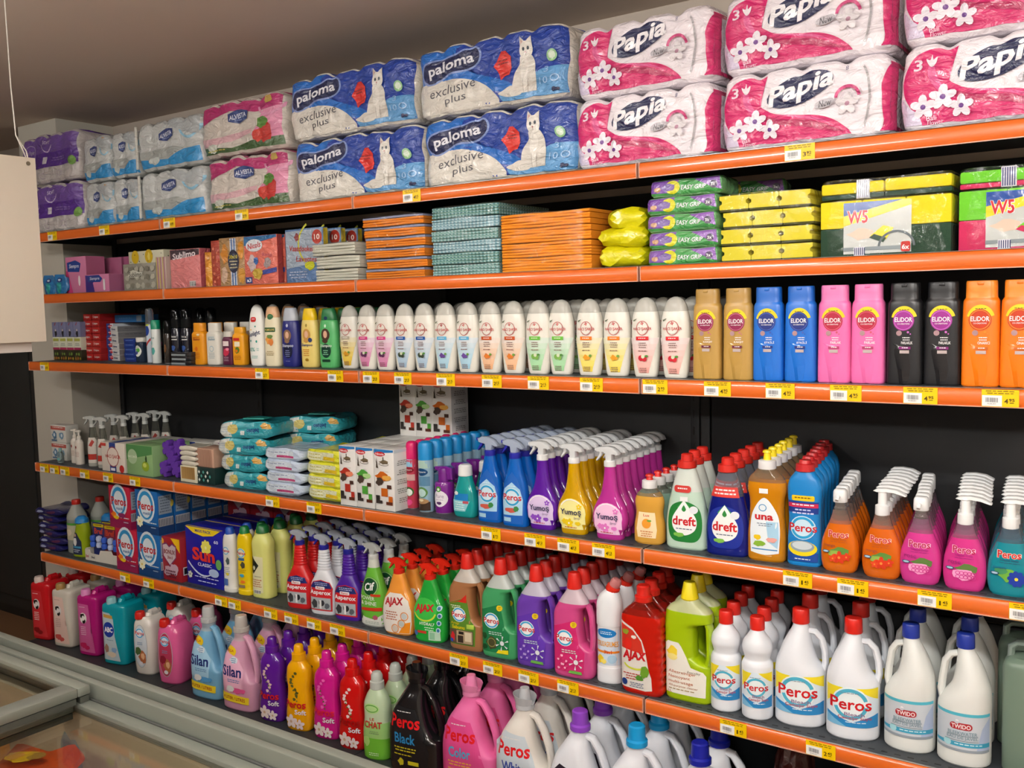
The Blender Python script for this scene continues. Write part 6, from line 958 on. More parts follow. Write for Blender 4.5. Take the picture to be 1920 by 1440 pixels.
# ================================================================ base shelf: jugs and jerrycans
def jerry(col, wd, dp, H, lab, capc, ds, x, y, n, cx=-2.4, kd='gloss', oval=False, oh=.0):
    w_ = wd/2; d = dp/2; q = 5 if not oval else 3.4
    if not oval: prof = [(0, -w_*.9, w_*.8, d*.9, q), (.8, -w_, w_*.92, d, q), (H*.3, -w_, w_*.96, d, q), (H*.55, -w_, w_, d, q), (H*.84, -w_, w_, d, q), (H*.89, -w_*.96, w_*.96, d*.97, q), (H*.915, -w_*.8, w_*.8, d*.86, 4)]
    else: prof = [(0, w_*.82, d*.85, q), (.8, w_*.9, d*.93, q), (H*.45, w_, d, q), (H*.78, w_*.93, d*.95, q), (H*.88, w_*.76, d*.82, q), (H*.92, w_*.55, d*.7, q)]
    t = thing('jerrycan', 'jerrycan', 'jerrycan'); b = Body(prof, True, 4, 36); mb = MB(); b.into(mb, M(col, kd)); mb.obj('body', t)
    decal(lab, on_body(b), 'gloss', .008, .02).obj('label', t, angle=30)
    mb = MB(); o = [( .0, H*.89), (.0, H*.93), (0, H*.945), (0, H*.945), (0, H*.93), (0, H*.885)]
    yy = [-d*.3, -d*.2, 0, d*.45, d*.7, d*.8]
    mb.tube([(.004, yy[i]*.01, o[i][1]*.01) for i in range(6)], [.012, .014, .015, .015, .014, .012], M(col, kd), 10, 1.0); mb.obj('handle', t)
    mb = MB(); lathe(mb, [(H*.89, 2.0), (H*.97, 2.0), (H*1.0, 1.7)], M(capc), -w_*.3, 0, 14)
    for i in range(len(mb.v)): mb.v[i] = (mb.v[i][0], mb.v[i][1]-d*.0062, mb.v[i][2])
    mb.obj('cap', t); t['group'] = 'jerrycans on the base shelf'
    run(t, ds, x, y, Z6, n, .0, dp*.01+.03, .22, jit=0)
BUN = [('e', -1.4, 16.2, 1.9, 2.3, '#e4e0dc'), ('k', -1.6, 17.0, 1.3, 1.4, '#1c1a1c', 4), ('k', -1.0, 14.8, .9, 1.0, '#1c1a1c', 5), ('e', -1.3, 16.2, .8, 1.1, '#e4e0dc')]
def soaplab(c1, c2, fc): return [('p', [(-5.6, 2), (4.0, 1.6), (2.2, 8), (1.2, 14), (1.6, 22), (-5.6, 22.4)], c1), ('l', -3.8, .2, 21, 1, .6, c2)]+BUN+[('l', -3.2, .2, 12.6, 5, .8, c2), ('k', -1.6, 4.6, 2.0, 1.5, fc, 4), ('k', .2, 3.6, 1.4, .9, fc, 5)]
jerry('#c81a22', 12, 13, 28, soaplab('#d03038', '#f0d8d8', '#8c1018'), '#d8c8c0', 'bright red soap jerrycan', -2.975, .01, 2)
jerry('#cdc9bc', 12, 13, 27.5, soaplab('#e4c8bc', '#b89890', '#c0504c'), '#a8844c', 'cream soap jerrycan with a gold cap', -2.80, .01, 2)
jerry('#b01a74', 12, 13, 28, soaplab('#c85a98', '#e8c0d8', '#c01c5c'), '#d88ac0', 'magenta soap jerrycan', -2.605, .01, 2)
jerry('#0a95a4', 13, 13, 27.5, [('p', [(-5.4, 2), (3.6, 1.8), (2.2, 6), (1.2, 12), (.8, 19), (-1, 21.5), (-5.4, 21.8)], '#b8ccd4'), ('p', [(-4.4, 19.6), (.4, 19.2), (.4, 20.6), (-4.4, 21)], '#c89a4c'), ('e', -1.9, 14.6, 2.9, 3.2, '#1c3c9c'), ('t', 'ABC', -1.9, 14.6, 4.4, 2.2, '#f0f0f4', .08), ('l', -3, .4, 10.4, 1, .5, '#4a6a8c'), ('k', -3.4, 6.8, 1.4, 1.8, '#9a7a68', 3), ('k', -.4, 4.4, 2.6, 1.4, '#d8ccb8', 4), ('k', .6, 6.4, 1.4, 1.2, '#8ab0d8', 6)], '#8fc0c4', 'teal soap jerrycan with a blue oval badge', -2.415, .01, 2)
def povlab(k): return [('e', -.3, 11.6, 3.4, 8.6, '#c8d4dc' if not k else '#b83a5c'), ('o', -.3, 11.6, 3.5, 8.7, .25, '#a8b0b4')]+[('k', .6, 7.4, 2.0, 2.8, '#b06a44', 3), ('k', 1.0, 7.8, 1.0, 1.6, '#e0b088', 4), ('k', -1.4, 9.6, 1.6, 1.6, '#4a6a3c' if not k else '#8c1c34', 5), ('e', -.2, 4.8, 1.0, .8, '#e0e0e8')]+peros(-.3, 17.0, 4.6, '#3aa0d4', '#dfe8ec' if not k else '#c8d8e8')+[('l', -2, 1.6, 13.4, 2, .7, '#6a8ab0')]
jerry('#d6d4cc', 11, 11.5, 25, povlab(0), '#c8241c', 'white oval-label jerrycan with a red cap', -2.215, .0, 2, oval=True)
jerry('#dd5f98', 12, 11.5, 25, povlab(1), '#d02018', 'pink oval-label jerrycan with a red cap', -2.045, -.005, 2, oval=True)
def jug(col, kd, H, W, a, cap, capk, ds, x, y, n, dyy=.125, capst=0, top=None, nh=1.0, label_x=0, rz=.16, grp='large laundry jugs on the base shelf', liq=None, nm='laundry_jug', cr=2.4):
    q = W/2; d = q*.54
    prof = [(0, -q*.9, q*.88, d*.88, 3.4), (.7, -q, q*.98, d*.98, 3.4), (H*.12, -q*1.0, q, d, 3.4), (H*.3, -q, q*.98, d, 3.4), (H*.36, -q*.99, q*.72, d, 3.3), (H*.46, -q*.94, q*.5, d*.97, 3.1), (H*.58, -q*.8, q*.38, d*.9, 2.8), (H*.68, -q*.58, q*.32, d*.75, 2.1), (H*.76, -q*.38, q*.3, d*.5, 2), (H*.82, -cr*.95, cr*.95, cr*.95, 2), (H*.84, -cr*.9, cr*.9, cr*.9, 2)]
    zc = H*.825
    if capst == 0: cp = [('cap', [(zc, cr*1.02), (zc+.2, cr*1.1), (zc+H*.05, cr*1.08), (zc+H*.055, cr*.85), (H-.6, cr*.8), (H-.1, cr*.72), (H, cr*.5)], M(cap, capk))]
    elif capst == 1: cp = [('cap', [(zc, cr*1.0), (zc+.1, cr*1.25), (zc+H*.045, cr*1.25), (zc+H*.06, cr*1.02), (H-.3, cr*.95), (H, cr*.8)], M(cap, capk))]
    else:
        def spout(mb, m):
            lathe(mb, [(zc-.2, cr*1.0), (zc, cr*1.15), (zc+1.2, cr*1.15), (zc+1.4, cr*.8), (H-.8, cr*.62), (H, cr*.55)], m)
            n_ = 14; R0, R1 = cr*.0112, cr*.0145
            v_ = [(R*math.cos(an), R*math.sin(an), zz) for k in range(n_+1) for an in [PI*.15+2*PI*.85*k/n_] for R, zz in ((R0, (zc+1.0)*.01), (R1, (zc+H*.085+1.4*math.sin(an/2))*.01), (R1-.0015, (zc+H*.085+1.4*math.sin(an/2))*.01), (R0-.0015, (zc+1.0)*.01))]
            mb.add(v_, [(4*k+j, 4*k+4+j, 4*k+4+(j+1) % 4, 4*k+(j+1) % 4) for k in range(n_) for j in range(4)], m)
        cp = [('cap', spout, M(cap, capk))]
    t = bottle(nm, 'jug', prof, M(col, kd), cp, a, [(liq, M(col, kd)), (99, M(top, kd))] if top else None)
    handle(t, [(cr*.5, H*.785), (q*.42, H*.76), (q*.66, H*.66), (q*.84, H*.52), (q*.92, H*.4), (q*.9, H*.32), (q*.78, H*.27)], 1.05, M(col, kd), 1.5)
    t['group'] = grp; run(t, ds, x, y, Z6, n, 0, dyy, rz, jit=.002)
def silan(c1, c2, fl): return [('e', -2.6, 21.4, 2.9, 2.0, '#ecc81c'), ('t', 'MEGA', -2.6, 21.7, 3.8, .9, '#b8501c', .03), ('p', [(-6.8, 8), (3, 8), (3.4, 15), (1, 19.6), (-4, 21.2), (-6.8, 19)], c1), ('k', -.6, 18.6, 2.0, 1.3, '#dce8f2', 3), ('l', -1.8, .6, 19.2, 3, .7, '#4a7aa8'), ('t', 'Silan', -1.7, 14.4, 8.8, 4.0, '#14246c', .04), ('l', -4, 2.4, 11.4, 2, .7, '#5a8ac0'), ('k', 1.0, 7.6, 2.4, 1.3, fl, 4), ('k', -2.4, 7.8, 2.0, 1.2, '#e8ecec', 5), ('k', 3.4, 7.8, 1.2, .9, fl, 6), ('p', [(-7.0, 3.4), (5.8, 3.0), (6.0, 5.6), (-7.0, 6.4)], '#ecd42c'), ('t', '4 LITER / LITRES', -.8, 4.6, 10.4, 1.2, '#a82c1c', .04, 0, -2)]
jug('#7fbfe4', 'milky', 34, 15.5, silan('#a4d0ea', '#fff', '#4f9ad0'), '#b4b8b8', 'gloss', 'light blue fabric softener jug with a silver cap', -1.80, -.03, 3, .13, 0, '#b4c8d4', cr=2.7, liq=25, rz=.12)
jug('#ecaecc', 'milky', 34, 15.8, silan('#eeb8d2', '#fff', '#e05a98'), '#b8b4ac', 'gloss', 'pale pink fabric softener jug with a silver cap', -1.608, -.034, 3, .13, 0, '#e0c8d0', cr=2.7, liq=25, rz=.12)
# curvy softener bottles
def soft(col, bloom, ds, x, y, ac='#c8141c'):
    prof = [(0, 4.3, 2.6, 3.2), (.6, 4.8, 2.9, 3.2), (5, 5.1, 3.0, 3), (10, 4.5, 2.9, 2.9), (14, 4.2, 2.8, 2.6), (18, 4.7, 2.9, 2.5), (21, 4.5, 2.9, 2.2), (23.2, 3.2, 2.4, 2.1), (24.2, 2.3, 2.1, 2)]
    a = [('k', -.6+1.2*math.sin(q*.9), 11.0+q*1.15, .62, .6, bloom, q) for q in range(9)]+[('k', -.2+.9*math.sin(q*.9+1), 10.6+q*1.2, .34, .3, '#5a6a2c', q+3) for q in range(6)]+[('t', 'Peros', -.2, 9.4, 8.0, 2.6, ac if ac else '#c8141c', .05), ('t', 'Soft', 1.8, 6.8, 4.2, 1.7, '#e8e4ec', .05)]+[('f', -1.8, 3.4, 2.4, 5, '#e4d8d8', '#c8a88c'), ('f', 1.6, 2.6, 1.8, 5, '#e8dce0', '#c8a88c')]
    t = bottle('softener_bottle', 'bottle', prof, M(col, 'gloss'), [('cap', [(23.9, 2.2), (24.1, 2.5), (26.4, 2.4), (26.6, 1.75), (28.8, 1.6), (29.3, 1.3), (29.5, .8)], M(col, 'gloss'))], a)
    t['group'] = 'curvy softener bottles on the base shelf'; run(t, ds, x, y+.03, Z6, 5, .0, .074, .24)
soft('#5a1a94', '#d8b8b8', 'purple curvy softener bottle', -1.437, -.072); soft('#efac06', '#5a5a20', 'golden yellow curvy softener bottle', -1.30, -.073); soft('#cf1b8c', '#e05ab0', 'magenta curvy softener bottle', -1.172, -.066, '#d81c3c'); soft('#cc1414', '#f0d8d8', 'red curvy softener bottle', -1.045, -.074, '#a80c10')
t = bottle('softener_bottle', 'bottle', [(0, 4.4, 3.2, 2.6), (.6, 4.9, 3.5, 2.5), (9, 4.8, 3.4, 2.8), (13, 4.4, 3.3, 2.4), (17, 4.5, 3.2, 2.3), (20, 3.6, 2.8, 2.2), (22.4, 2.2, 2.0, 2)], M('#7fc24c', 'gloss'), [('cap', [(22.2, 2.1), (22.4, 2.35), (24.6, 2.3), (24.9, 1.9), (26.6, 1.85), (27.6, 1.3), (27.9, .6)], M('#b9c0b8', 'gloss'))],
   [('e', -.6, 16.6, 2.8, 1.6, '#a8d088'), ('o', -.6, 16.6, 2.4, 1.2, .3, '#5aa03c'), ('t', 'LE', -.4, 13.2, 1.6, .9, '#b84a3c', .04), ('t', 'CHAT', -.2, 11.4, 6.2, 2.2, '#b8302c', .06), ('l', -1.8, 2.2, 9.4, 2, .6, '#7a9a6c'), ('k', -2.4, 6, 1.4, 2.0, '#a8d878', 4), ('l', -2, 2, 2.4, 2, .6, '#d0ecc0')], [(7, M('#6fbe38', 'gloss')), (12, M('#9ccf7c', 'gloss')), (99, M('#b9d0ac', 'gloss'))]); t['group'] = 'pale green softener bottles'; run(t, 'pale green softener bottle with a silver cap', -.931, -.05, Z6, 4, .0, .085, .25)
def lau(word, wc, c1, c2): return [('p', [(-8.8, 3), (5.6, 3), (6.2, 8), (3.4, 15.4), (1.4, 20.4), (-5, 21.2), (-8.6, 17)], c1), ('l', -5.6, .8, 19.6, 1, .6, '#d8d8d8'), ('t', 'Peros', -2.0, 16.4, 10.0, 4.0, '#d8161c', .05), ('t', word, -2.0, 11.2, 7.4, 3.2, wc, .04), ('l', -6.2, 2.2, 8.4, 2, .9, c2), ('l', -6.2, .5, 6.2, 1, .8, c2), ('k', -3.6, 3.8, 1.2, 1.2, c2, 3), ('r', -1, 3.2, 2.8, 4.4, c2)]
jug('#141416', 'gloss', 34, 18.5, lau('Black', '#2a86c0', '#18181b', '#c8c020'), '#151517', 'gloss', 'black laundry detergent jug', -.765, -.045, 3, .125, 2)
jug('#e56aa6', 'satin', 33.5, 18.5, lau('Color', '#4ab0d8', '#d84a8c', '#e8b83c'), '#e88ab8', 'gloss', 'pink laundry detergent jug', -.566, -.028, 3, .125, 2)
jug('#dedad2', 'satin', 33.4, 17.5, lau('White', '#24409c', '#c4d0d8', '#5a8ab0'), '#d4d8dc', 'frost', 'white laundry detergent jug with a clear cap', -.378, -.02, 3, .125, 2)
WJ = [('p', [(-7.6, 4), (-1, 3), (1.6, 9), (-.6, 15.4), (-4.6, 17), (-7.4, 14)], '#26202c'), ('k', -4, 13.2, 2.2, 1.8, '#6a9a1c', 3), ('k', -5.4, 9.6, 2.0, 2.6, '#d0304c', 4), ('k', -2.4, 8.6, 2.0, 2.0, '#d8508c', 5)]
jug('#dfe3ea', 'plastic', 31.3, 17.6, WJ, '#8a44c0', 'plastic', 'white jug with a violet cap', -.19, -.025, 3, .125, 1, cr=2.3)
jug('#dfe3ea', 'plastic', 31.6, 17.4, WJ[:1], '#1597d4', 'plastic', 'white jug with a sky blue cap', -.012, -.03, 3, .125, 1, cr=2.3)
jug('#e0e4ea', 'plastic', 31.4, 17.4, [], '#14209a', 'plastic', 'white jug with a navy cap', .168, -.03, 2, .12, 1, cr=2.3)
# dark red foil bags at the right end of the base shelf
for i in range(6):
    x = .34+.13*(i % 5); y = .05+.1*(i//5)+.03*(i % 2)
    lumps('foil_bag', 'dark red and black glossy bag on the base shelf, %s from the left' % ORD[i] if i < 5 else 'dark red and black glossy bag behind the others on the base shelf', 'bag', x, y, Z6, .05, .042, .12+.01*(i % 3), M(['#3c1214', '#2a1618', '#4a1a14'][i % 3], 'softbag'), 20+i, .2*i, 'dark red glossy bags')
for i in range(2): 
    t = bottle('capped_bottle', 'bottle', [(0, 3.4, 3.0, 2.4), (.5, 3.8, 3.4, 2.3), (14, 3.8, 3.4, 2.2), (18, 1.8, 1.8, 2)], M('#2a2c5c', 'gloss'), [('cap', redcap(18, 21, 2.0), M('#1c2ca8'))]); t['group'] = 'dark bottles by the glossy bags'; run(t, ['dark bottle with a blue cap in front of the glossy bags, left', 'dark bottle with a blue cap in front of the glossy bags, right'][i], .34+.11*i, -.045, Z6)
# ================================================================ top shelf: paper packs
def rollpack(W, D, H, cols, art, base, ends=None, name='toilet_paper_pack', seed=0, rows=2, amp=.25, topcol=None, side=None):
    """soft film-wrapped block; rolls inside bulge through it. metres"""
    r_ = random.Random(seed); p = [r_.random()*6.28 for _ in range(8)]
    def dfm(x, y, z):
        u = x/W+.5; bump_ = 1-math.cos(PI*u*cols)**8; t_ = z/H
        k = bump_*.012*H/.18
        if t_ > .5: z2 = z-.011*(1-bump_)*max(0, (t_-.78)/.22)
        else: z2 = z+.004*(1-bump_)*max(0, (.2-t_)/.2)
        fy = 1 if y < 0 else -1; y2 = y+fy*.007*(1-bump_)*(1-abs(2*abs(((t_*rows) % 1)-.5))**6)*0+fy*.005*math.cos(PI*t_*rows)**8*(.08 < t_ < .92)
        y2 += fy*.0025*(1-bump_); q = .01*amp
        z2 += q*.7*(math.sin(23*x+p[0])*math.sin(19*y+p[1])-1)*t_+q*.4*(math.sin(41*x+p[2]+17*z)-1)*t_; y2 += q*.7*math.sin(31*x+p[3]+29*z)*math.sin(43*z+p[4]); x2 = x+q*1.0*math.sin(37*z+p[5]+9*y)*(abs(x)/(W/2))
        return (x2, y2, z2)
    NS = 240; b = Body([(0, W*50-1.2, D*50-1.2, 8), (H*6, W*50-.3, D*50-.3, 9), (H*50, W*50, D*50, 9), (H*94, W*50-.3, D*50-.3, 9), (H*100, W*50-1.2, D*50-1.2, 8)], sub=7, seg=NS, box=True, defm=dfm)
    t = thing(name, name, 'paper pack'); mb = MB(); b.into(mb, M(base, 'film'), capt=False, capb=False)
    # lid surface: rows toward the middle
    n0 = len(mb.v)-NS; ring = mb.v[n0:]; o = len(mb.v) 
    for s_ in (.66, .33):
        for v in ring: mb.v.append((v[0], v[1]*s_, v[2]+.004*(1-s_)))
    mi_ = mb.mi(M(topcol or base, 'film'))
    for j in range(2):
        a0 = n0 if j == 0 else o; b0 = o if j == 0 else o+NS
        for k in range(NS): mb.f.append([a0+k, a0+(k+1) % NS, b0+(k+1) % NS, b0+k]); mb.m.append(mi_)
    for k in range(NS//4): mb.f.append([o+NS+k, o+NS+k+1, o+NS+(NS*3//4-k-1) % NS, o+NS+(NS*3//4-k) % NS]); mb.m.append(mi_)
    mb.f.append(list(range(0, NS))[::-1]); mb.m.append(mb.mi(M(base, 'film')))
    mb.obj('wrapped_rolls', t, angle=60)
    if art: decal(art, on_body(b), 'film', .006, .009, e0=8).obj('print', t, angle=60)
    if side:
        def sd(x, z, e):
            w_, d, n, ox = b.at(z); u = min(abs(x/d), .97); xx = w_*(1-u**n)**(1/n); q = dfm(xx, x, z); return (q[0]+e*2, q[1], q[2])
        m3 = decal(side, sd, 'film', .012, .014, e0=6)
        m3.f = [f for f in m3.f]; m3.obj('side_print', t, angle=60)
    return t
def papia(W, H):
    q = W*50; h = H*100; MG = '#d0206a'; MD = '#ac1855'
    S_ = lambda L: [(x*q, z*h) for x, z in L]
    a = [('c', S_([(-.76, .06), (-.76, .06), (-.3, .055), (.2, .055), (.56, .06), (.56, .06), (.5, .15), (.38, .26), (.2, .34), (-.05, .385), (-.3, .43), (-.47, .53), (-.53, .67), (-.5, .8), (-.4, .94), (-.4, .94), (-.6, .94), (-.82, .88), (-.93, .72), (-.95, .5), (-.88, .3)]), MG),
         ('c', S_([(-.5, .46), (-.3, .37), (0, .32), (.22, .25), (.5, .1), (.5, .1), (.3, .14), (.05, .22), (-.2, .27), (-.42, .35)]), MD), ('c', S_([(-.66, .85), (-.7, .65), (-.6, .46), (-.42, .33), (-.55, .5), (-.62, .66)]), '#de5a94'), ('c', S_([(-.3, .42), (-.05, .35), (.25, .26), (.44, .14), (.2, .31), (-.05, .375)]), '#de5a94'),
         ('c', S_([(-.97, .4), (-.9, .3), (-.8, .2), (-.76, .07), (-.76, .07), (-.96, .07), (-.96, .07)]), '#d8cce4'),
         ('o', q*.62, h*.5, q*.16, h*.43, .5, '#a8a4a8', -62, 62), ('c', S_([(.86, .06), (.86, .06), (.97, .06), (.97, .06), (.975, .92), (.975, .92), (.93, .8), (.89, .6), (.92, .4), (.93, .2)]), MG)]
    rot = [(x*math.cos(.3)-y*math.sin(.3), x*math.sin(.3)+y*math.cos(.3)) for x, y in [(q*.4*math.cos(t_), h*.2*math.sin(t_)) for t_ in [2*PI*k/24 for k in range(24)]]]
    a += [('p', [(-q*.02+x, h*.7+y*.9) for x, y in rot], '#18204c'), ('t', 'Papia', -q*.02, h*.69, q*.8, h*.3, '#f4f0f4', .06, .3, 13), ('t', '3', -q*.8, h*.76, q*.09, h*.13, '#f0dce8', .04), ('c', [(-q*.7, h*.76), (-q*.66, h*.72), (-q*.62, h*.76), (-q*.61, h*.83), (-q*.65, h*.8), (-q*.66, h*.86), (-q*.68, h*.8), (-q*.72, h*.82)], '#f4e8f0'), ('f', -q*.74, h*.27, q*.13, 5, '#e8e0ea', '#6a3a8c'), ('f', -q*.54, h*.36, q*.135, 5, '#ece4ee', '#6a3a8c'), ('f', -q*.36, h*.23, q*.12, 5, '#e8e0ea', '#6a3a8c'),
          ('t', 'Bali', -q*.66, h*.13, q*.1, h*.055, '#f0c8dc', .01), ('t', 'Flower', -q*.62, h*.075, q*.16, h*.055, '#f0c8dc', .01), ('c', S_([(.17, .48), (.19, .42), (.3, .42), (.38, .47), (.36, .53), (.25, .52)]), '#b8b4bc'), ('t', 'New', q*.28, h*.475, q*.15, h*.085, '#4a4a50', .02, .3, 8), ('o', q*.53, h*.5, q*.15, h*.17, q*.035, '#c83a78', 10, 170), ('f', q*.53, h*.44, q*.13, 5, '#e2dce0', '#b88aa0'), ('t', '8', q*.52, h*.9, q*.03, h*.07, '#5a5a80', 0)]
    # roll outlines pressed in the film are left to the bulges
    return rollpack(W, .24, H, 4, a, '#ece4ea', seed=1, side=[('r', -10.5, 1, 10.5, h-1.5, '#c21e62'), ('r', -8, 2, 8, h-3, '#dcd3dc')])
t = papia(.398, .182); GT = 'pink and white toilet paper packs'; t['group'] = GT
for i, x in enumerate((-.003, .4105, .822)):
    for k in range(2):
        lb = 'pink and white toilet paper pack, %s layer, %s of three columns' % (['lower', 'upper'][k], ['left', 'middle', 'right'][i]); loc = (x+(.002*k), .13+.004*(k), Z1+.001+.1835*k)
        if i == k == 0: t.location = loc; t['label'] = lb
        else: dup(t, loc, (rnd.random()-.5)*.02, lb)
for i, x in enumerate((.4105, .822)): dup(t, (x, .14, Z1+.001+.367), .01, 'pink and white toilet paper pack, topmost layer, %s column' % ['middle', 'right'][i]) if False else None
def paloma(W, H, sd):
    q = W*50; h = H*100; S_ = lambda L: [(x*q, z*h) for x, z in L]; B1 = '#123a98'; B2 = '#1668c0'; B3 = '#5c9bd0'
    a = [('p', [(-q*.98, h*.5), (-q*.97, h*.97), (q*.98, h*.97), (q*.98, h*.04), (0, h*.04), (0, h*.5)], B1), ('c', S_([(-.98, .5), (-.98, .5), (-.98, .96), (-.98, .96), (-.3, .96), (-.3, .96), (-.5, .8), (-.3, .6), (0, .46), (.3, .3), (.35, .18), (0, .25), (-.4, .42)]), B2),
         ('c', S_([(-.98, .03), (-.98, .03), (.16, .03), (.16, .03), (.14, .14), (0, .32), (-.2, .44), (-.5, .51), (-.8, .51), (-.98, .47), (-.98, .47)]), '#dcd7cd'), ('c', S_([(.2, .04), (.2, .04), (.98, .04), (.98, .04), (.98, .42), (.98, .42), (.7, .4), (.5, .28), (.3, .2), (.17, .14)]), B3),
         ('c', S_([(-.93, .64), (-.86, .8), (-.65, .835), (-.4, .85), (-.18, .94), (-.06, .84), (-.08, .68), (-.25, .575), (-.5, .565), (-.74, .47), (-.88, .5)]), '#7f94c8'), ('c', S_([(-.905, .64), (-.845, .775), (-.65, .81), (-.4, .825), (-.18, .915), (-.085, .83), (-.105, .69), (-.26, .6), (-.5, .59), (-.74, .495), (-.86, .52)]), '#0e1c4c'),
         ('t', 'paloma', -q*.49, h*.695, q*.66, h*.2, '#e4e4ec', .045, .05, 7), ('t', 'exclusive', -q*.46, h*.37, q*.62, h*.14, '#4a4a52', -.005, .05, 6), ('t', 'plus', -q*.42, h*.2, q*.28, h*.14, '#4a4a52', -.005, .05, 6), ('k', q*.23, h*.56, q*.125, h*.19, '#d8342c', 3), ('l', q*.15, q*.31, h*.62, 2, .8, '#7a1c20'),
         # kitten sitting
         ('c', S_([(.16, .16), (.26, .1), (.44, .1), (.46, .18), (.34, .24), (.24, .2)]), '#d6d1c8'), ('c', S_([(.35, .12), (.35, .12), (.355, .26), (.385, .4), (.44, .52), (.455, .62), (.53, .64), (.59, .6), (.625, .46), (.65, .3), (.645, .12), (.645, .12)]), '#d6d1c8'),
         ('c', S_([(.455, .52), (.47, .3), (.5, .14), (.54, .3), (.545, .5), (.5, .6)]), '#e6e2da'), ('p', S_([(.448, .72), (.452, .9), (.51, .82)]), '#cfc9c0'), ('p', S_([(.53, .82), (.588, .91), (.594, .72)]), '#cfc9c0'), ('p', S_([(.462, .77), (.465, .85), (.495, .81)]), '#c8a09a'), ('e', q*.52, h*.7, q*.078, h*.125, '#e0dcd4'),
         ('e', q*.49, h*.715, q*.014, h*.026, '#3c4854'), ('e', q*.545, h*.72, q*.014, h*.026, '#3c4854'), ('e', q*.515, h*.665, q*.009, h*.014, '#b07a78'), ('p', S_([(.514, .65), (.518, .65), (.52, .625), (.512, .625)]), '#9a8f88'), ('c', S_([(.49, .13), (.482, .3), (.488, .3), (.497, .13)]), '#b8b2a8'), ('c', S_([(.54, .13), (.545, .3), (.551, .3), (.55, .13)]), '#b8b2a8'),
         ('e', q*.82, h*.56, q*.06, h*.08, '#8ec08c'), ('e', q*.82, h*.56, q*.04, h*.055, '#d8e8d4'), ('t', '3', q*.78, h*.38, q*.05, h*.08, '#9cc4e8', 0), ('t', '10', q*.75, h*.24, q*.1, h*.09, '#9cc4e8', 0), ('o', q*.88, h*.25, q*.05, h*.05, q*.012, '#9cc4e8'), ('k', q*.86, h*.1, .7, .6, '#0e1c4c', 5), ('k', q*.9, h*.1, .6, .5, '#0e1c4c', 6)]
    return rollpack(W, .25, H, 5, a, '#dcd7cc', seed=sd, amp=.45, topcol='#14409c')
for i, (W, x, nm) in enumerate(((.55, -1.022, 'left'), (.532, -.468, 'right'))):
    for k in range(2):
        t = paloma(W, .2, 3+i*2+k); t['group'] = 'blue toilet paper packs with a kitten'; run(t, 'blue and white toilet paper pack with a kitten, %s column, %s layer' % (nm, ['lower', 'upper'][k]), x-.018*k, .14, Z1+.002+.204*k, rz=(.012, -.01)[k])
def alvesta(W, H, D, kind, sd, cols=3):
    q = W*50; h = H*100
    if kind == 'pink': a = [('p', [(-q*.97, h*.62), (-q*.97, h*.94), (q*.95, h*.95), (q*.95, h*.74), (q*.4, h*.72), (-q*.2, h*.8)], '#b02468'), ('p', [(-q*.97, h*.2), (-q*.2, h*.24), (q*.3, h*.34), (q*.3, h*.42), (-q*.4, h*.34), (-q*.97, h*.36)], '#d4a8b0'), ('p', [(-q*.97, h*.05), (q*.95, h*.05), (q*.95, h*.22), (q*.3, h*.2), (-q*.2, h*.12), (-q*.97, h*.2)], '#3a5a2c'), ('p', [(q*.3, h*.3), (q*.6, h*.72), (q*.95, h*.74), (q*.95, h*.22), (q*.5, h*.2)], '#d888a8'), ('k', q*.6, h*.34, q*.18, h*.2, '#c02a24', 3), ('k', q*.46, h*.28, q*.12, h*.15, '#cc3a2c', 4), ('k', q*.56, h*.5, q*.14, h*.1, '#5a8a3c', 5), ('k', -q*.66, h*.16, q*.12, h*.1, '#c8ccc0', 6), ('o', q*.74, h*.84, q*.28, h*.24, q*.04, '#d890b0', 190, 350), ('k', q*.7, h*.88, q*.1, h*.08, '#b89a4c', 7), ('l', -q*.85, -q*.3, h*.12, 1, 1.0, '#c8c06a')]; bc = '#cfc6bc'
    else: a = [('p', [(-q*.95, h*.05), (q*.95, h*.05), (q*.95, h*.36), (q*.5, h*.34), (0, h*.18), (-q*.95, h*.24)], '#1e8ac8'), ('p', [(-q*.9, h*.24), (0, h*.2), (q*.5, h*.36), (q*.2, h*.42), (-q*.9, h*.4)], '#a4a8a4'), ('k', -q*.4, h*.18, q*.2, h*.1, '#c0c8c4', 4), ('o', q*.7, h*.8, q*.3, h*.26, q*.05, '#8ec0d8', 170, 360), ('k', q*.66, h*.86, q*.12, h*.1, '#b08a5c', 7), ('p', [(-q*.1, h*.96), (q*.95, h*.96), (q*.95, h*.6), (q*.3, h*.76)], '#a9aeb0')]; bc = '#c3c6c4'
    a += [('p', [(-q*.22, h*.6), (-q*.24, h*.74), (0, h*.8), (q*.24, h*.76), (q*.22, h*.62), (0, h*.55)], '#223a78'), ('t', 'ALVESTA', 0, h*.68, q*.4, h*.085, '#d8dcea', .04, 0, 4), ('l', -q*.12, q*.12, h*.615, 1, .6, '#8a9ac8')]
    t = rollpack(W, D, H, cols, a, bc, seed=sd, amp=.5, topcol='#a4a6a4' if kind != 'pink' else '#a83a6c')
    if W > .3 and kind == 'blue':
        mb = MB(); mb.box(-W/2-.001, -W/2+.012, -D/2-.004, -D/2+.003, .01, H-.01, M('#d4d4cc', 'film'), .003); mb.obj('pack_seam', t)
    return t
GA = 'small film-wrapped toilet paper packs'
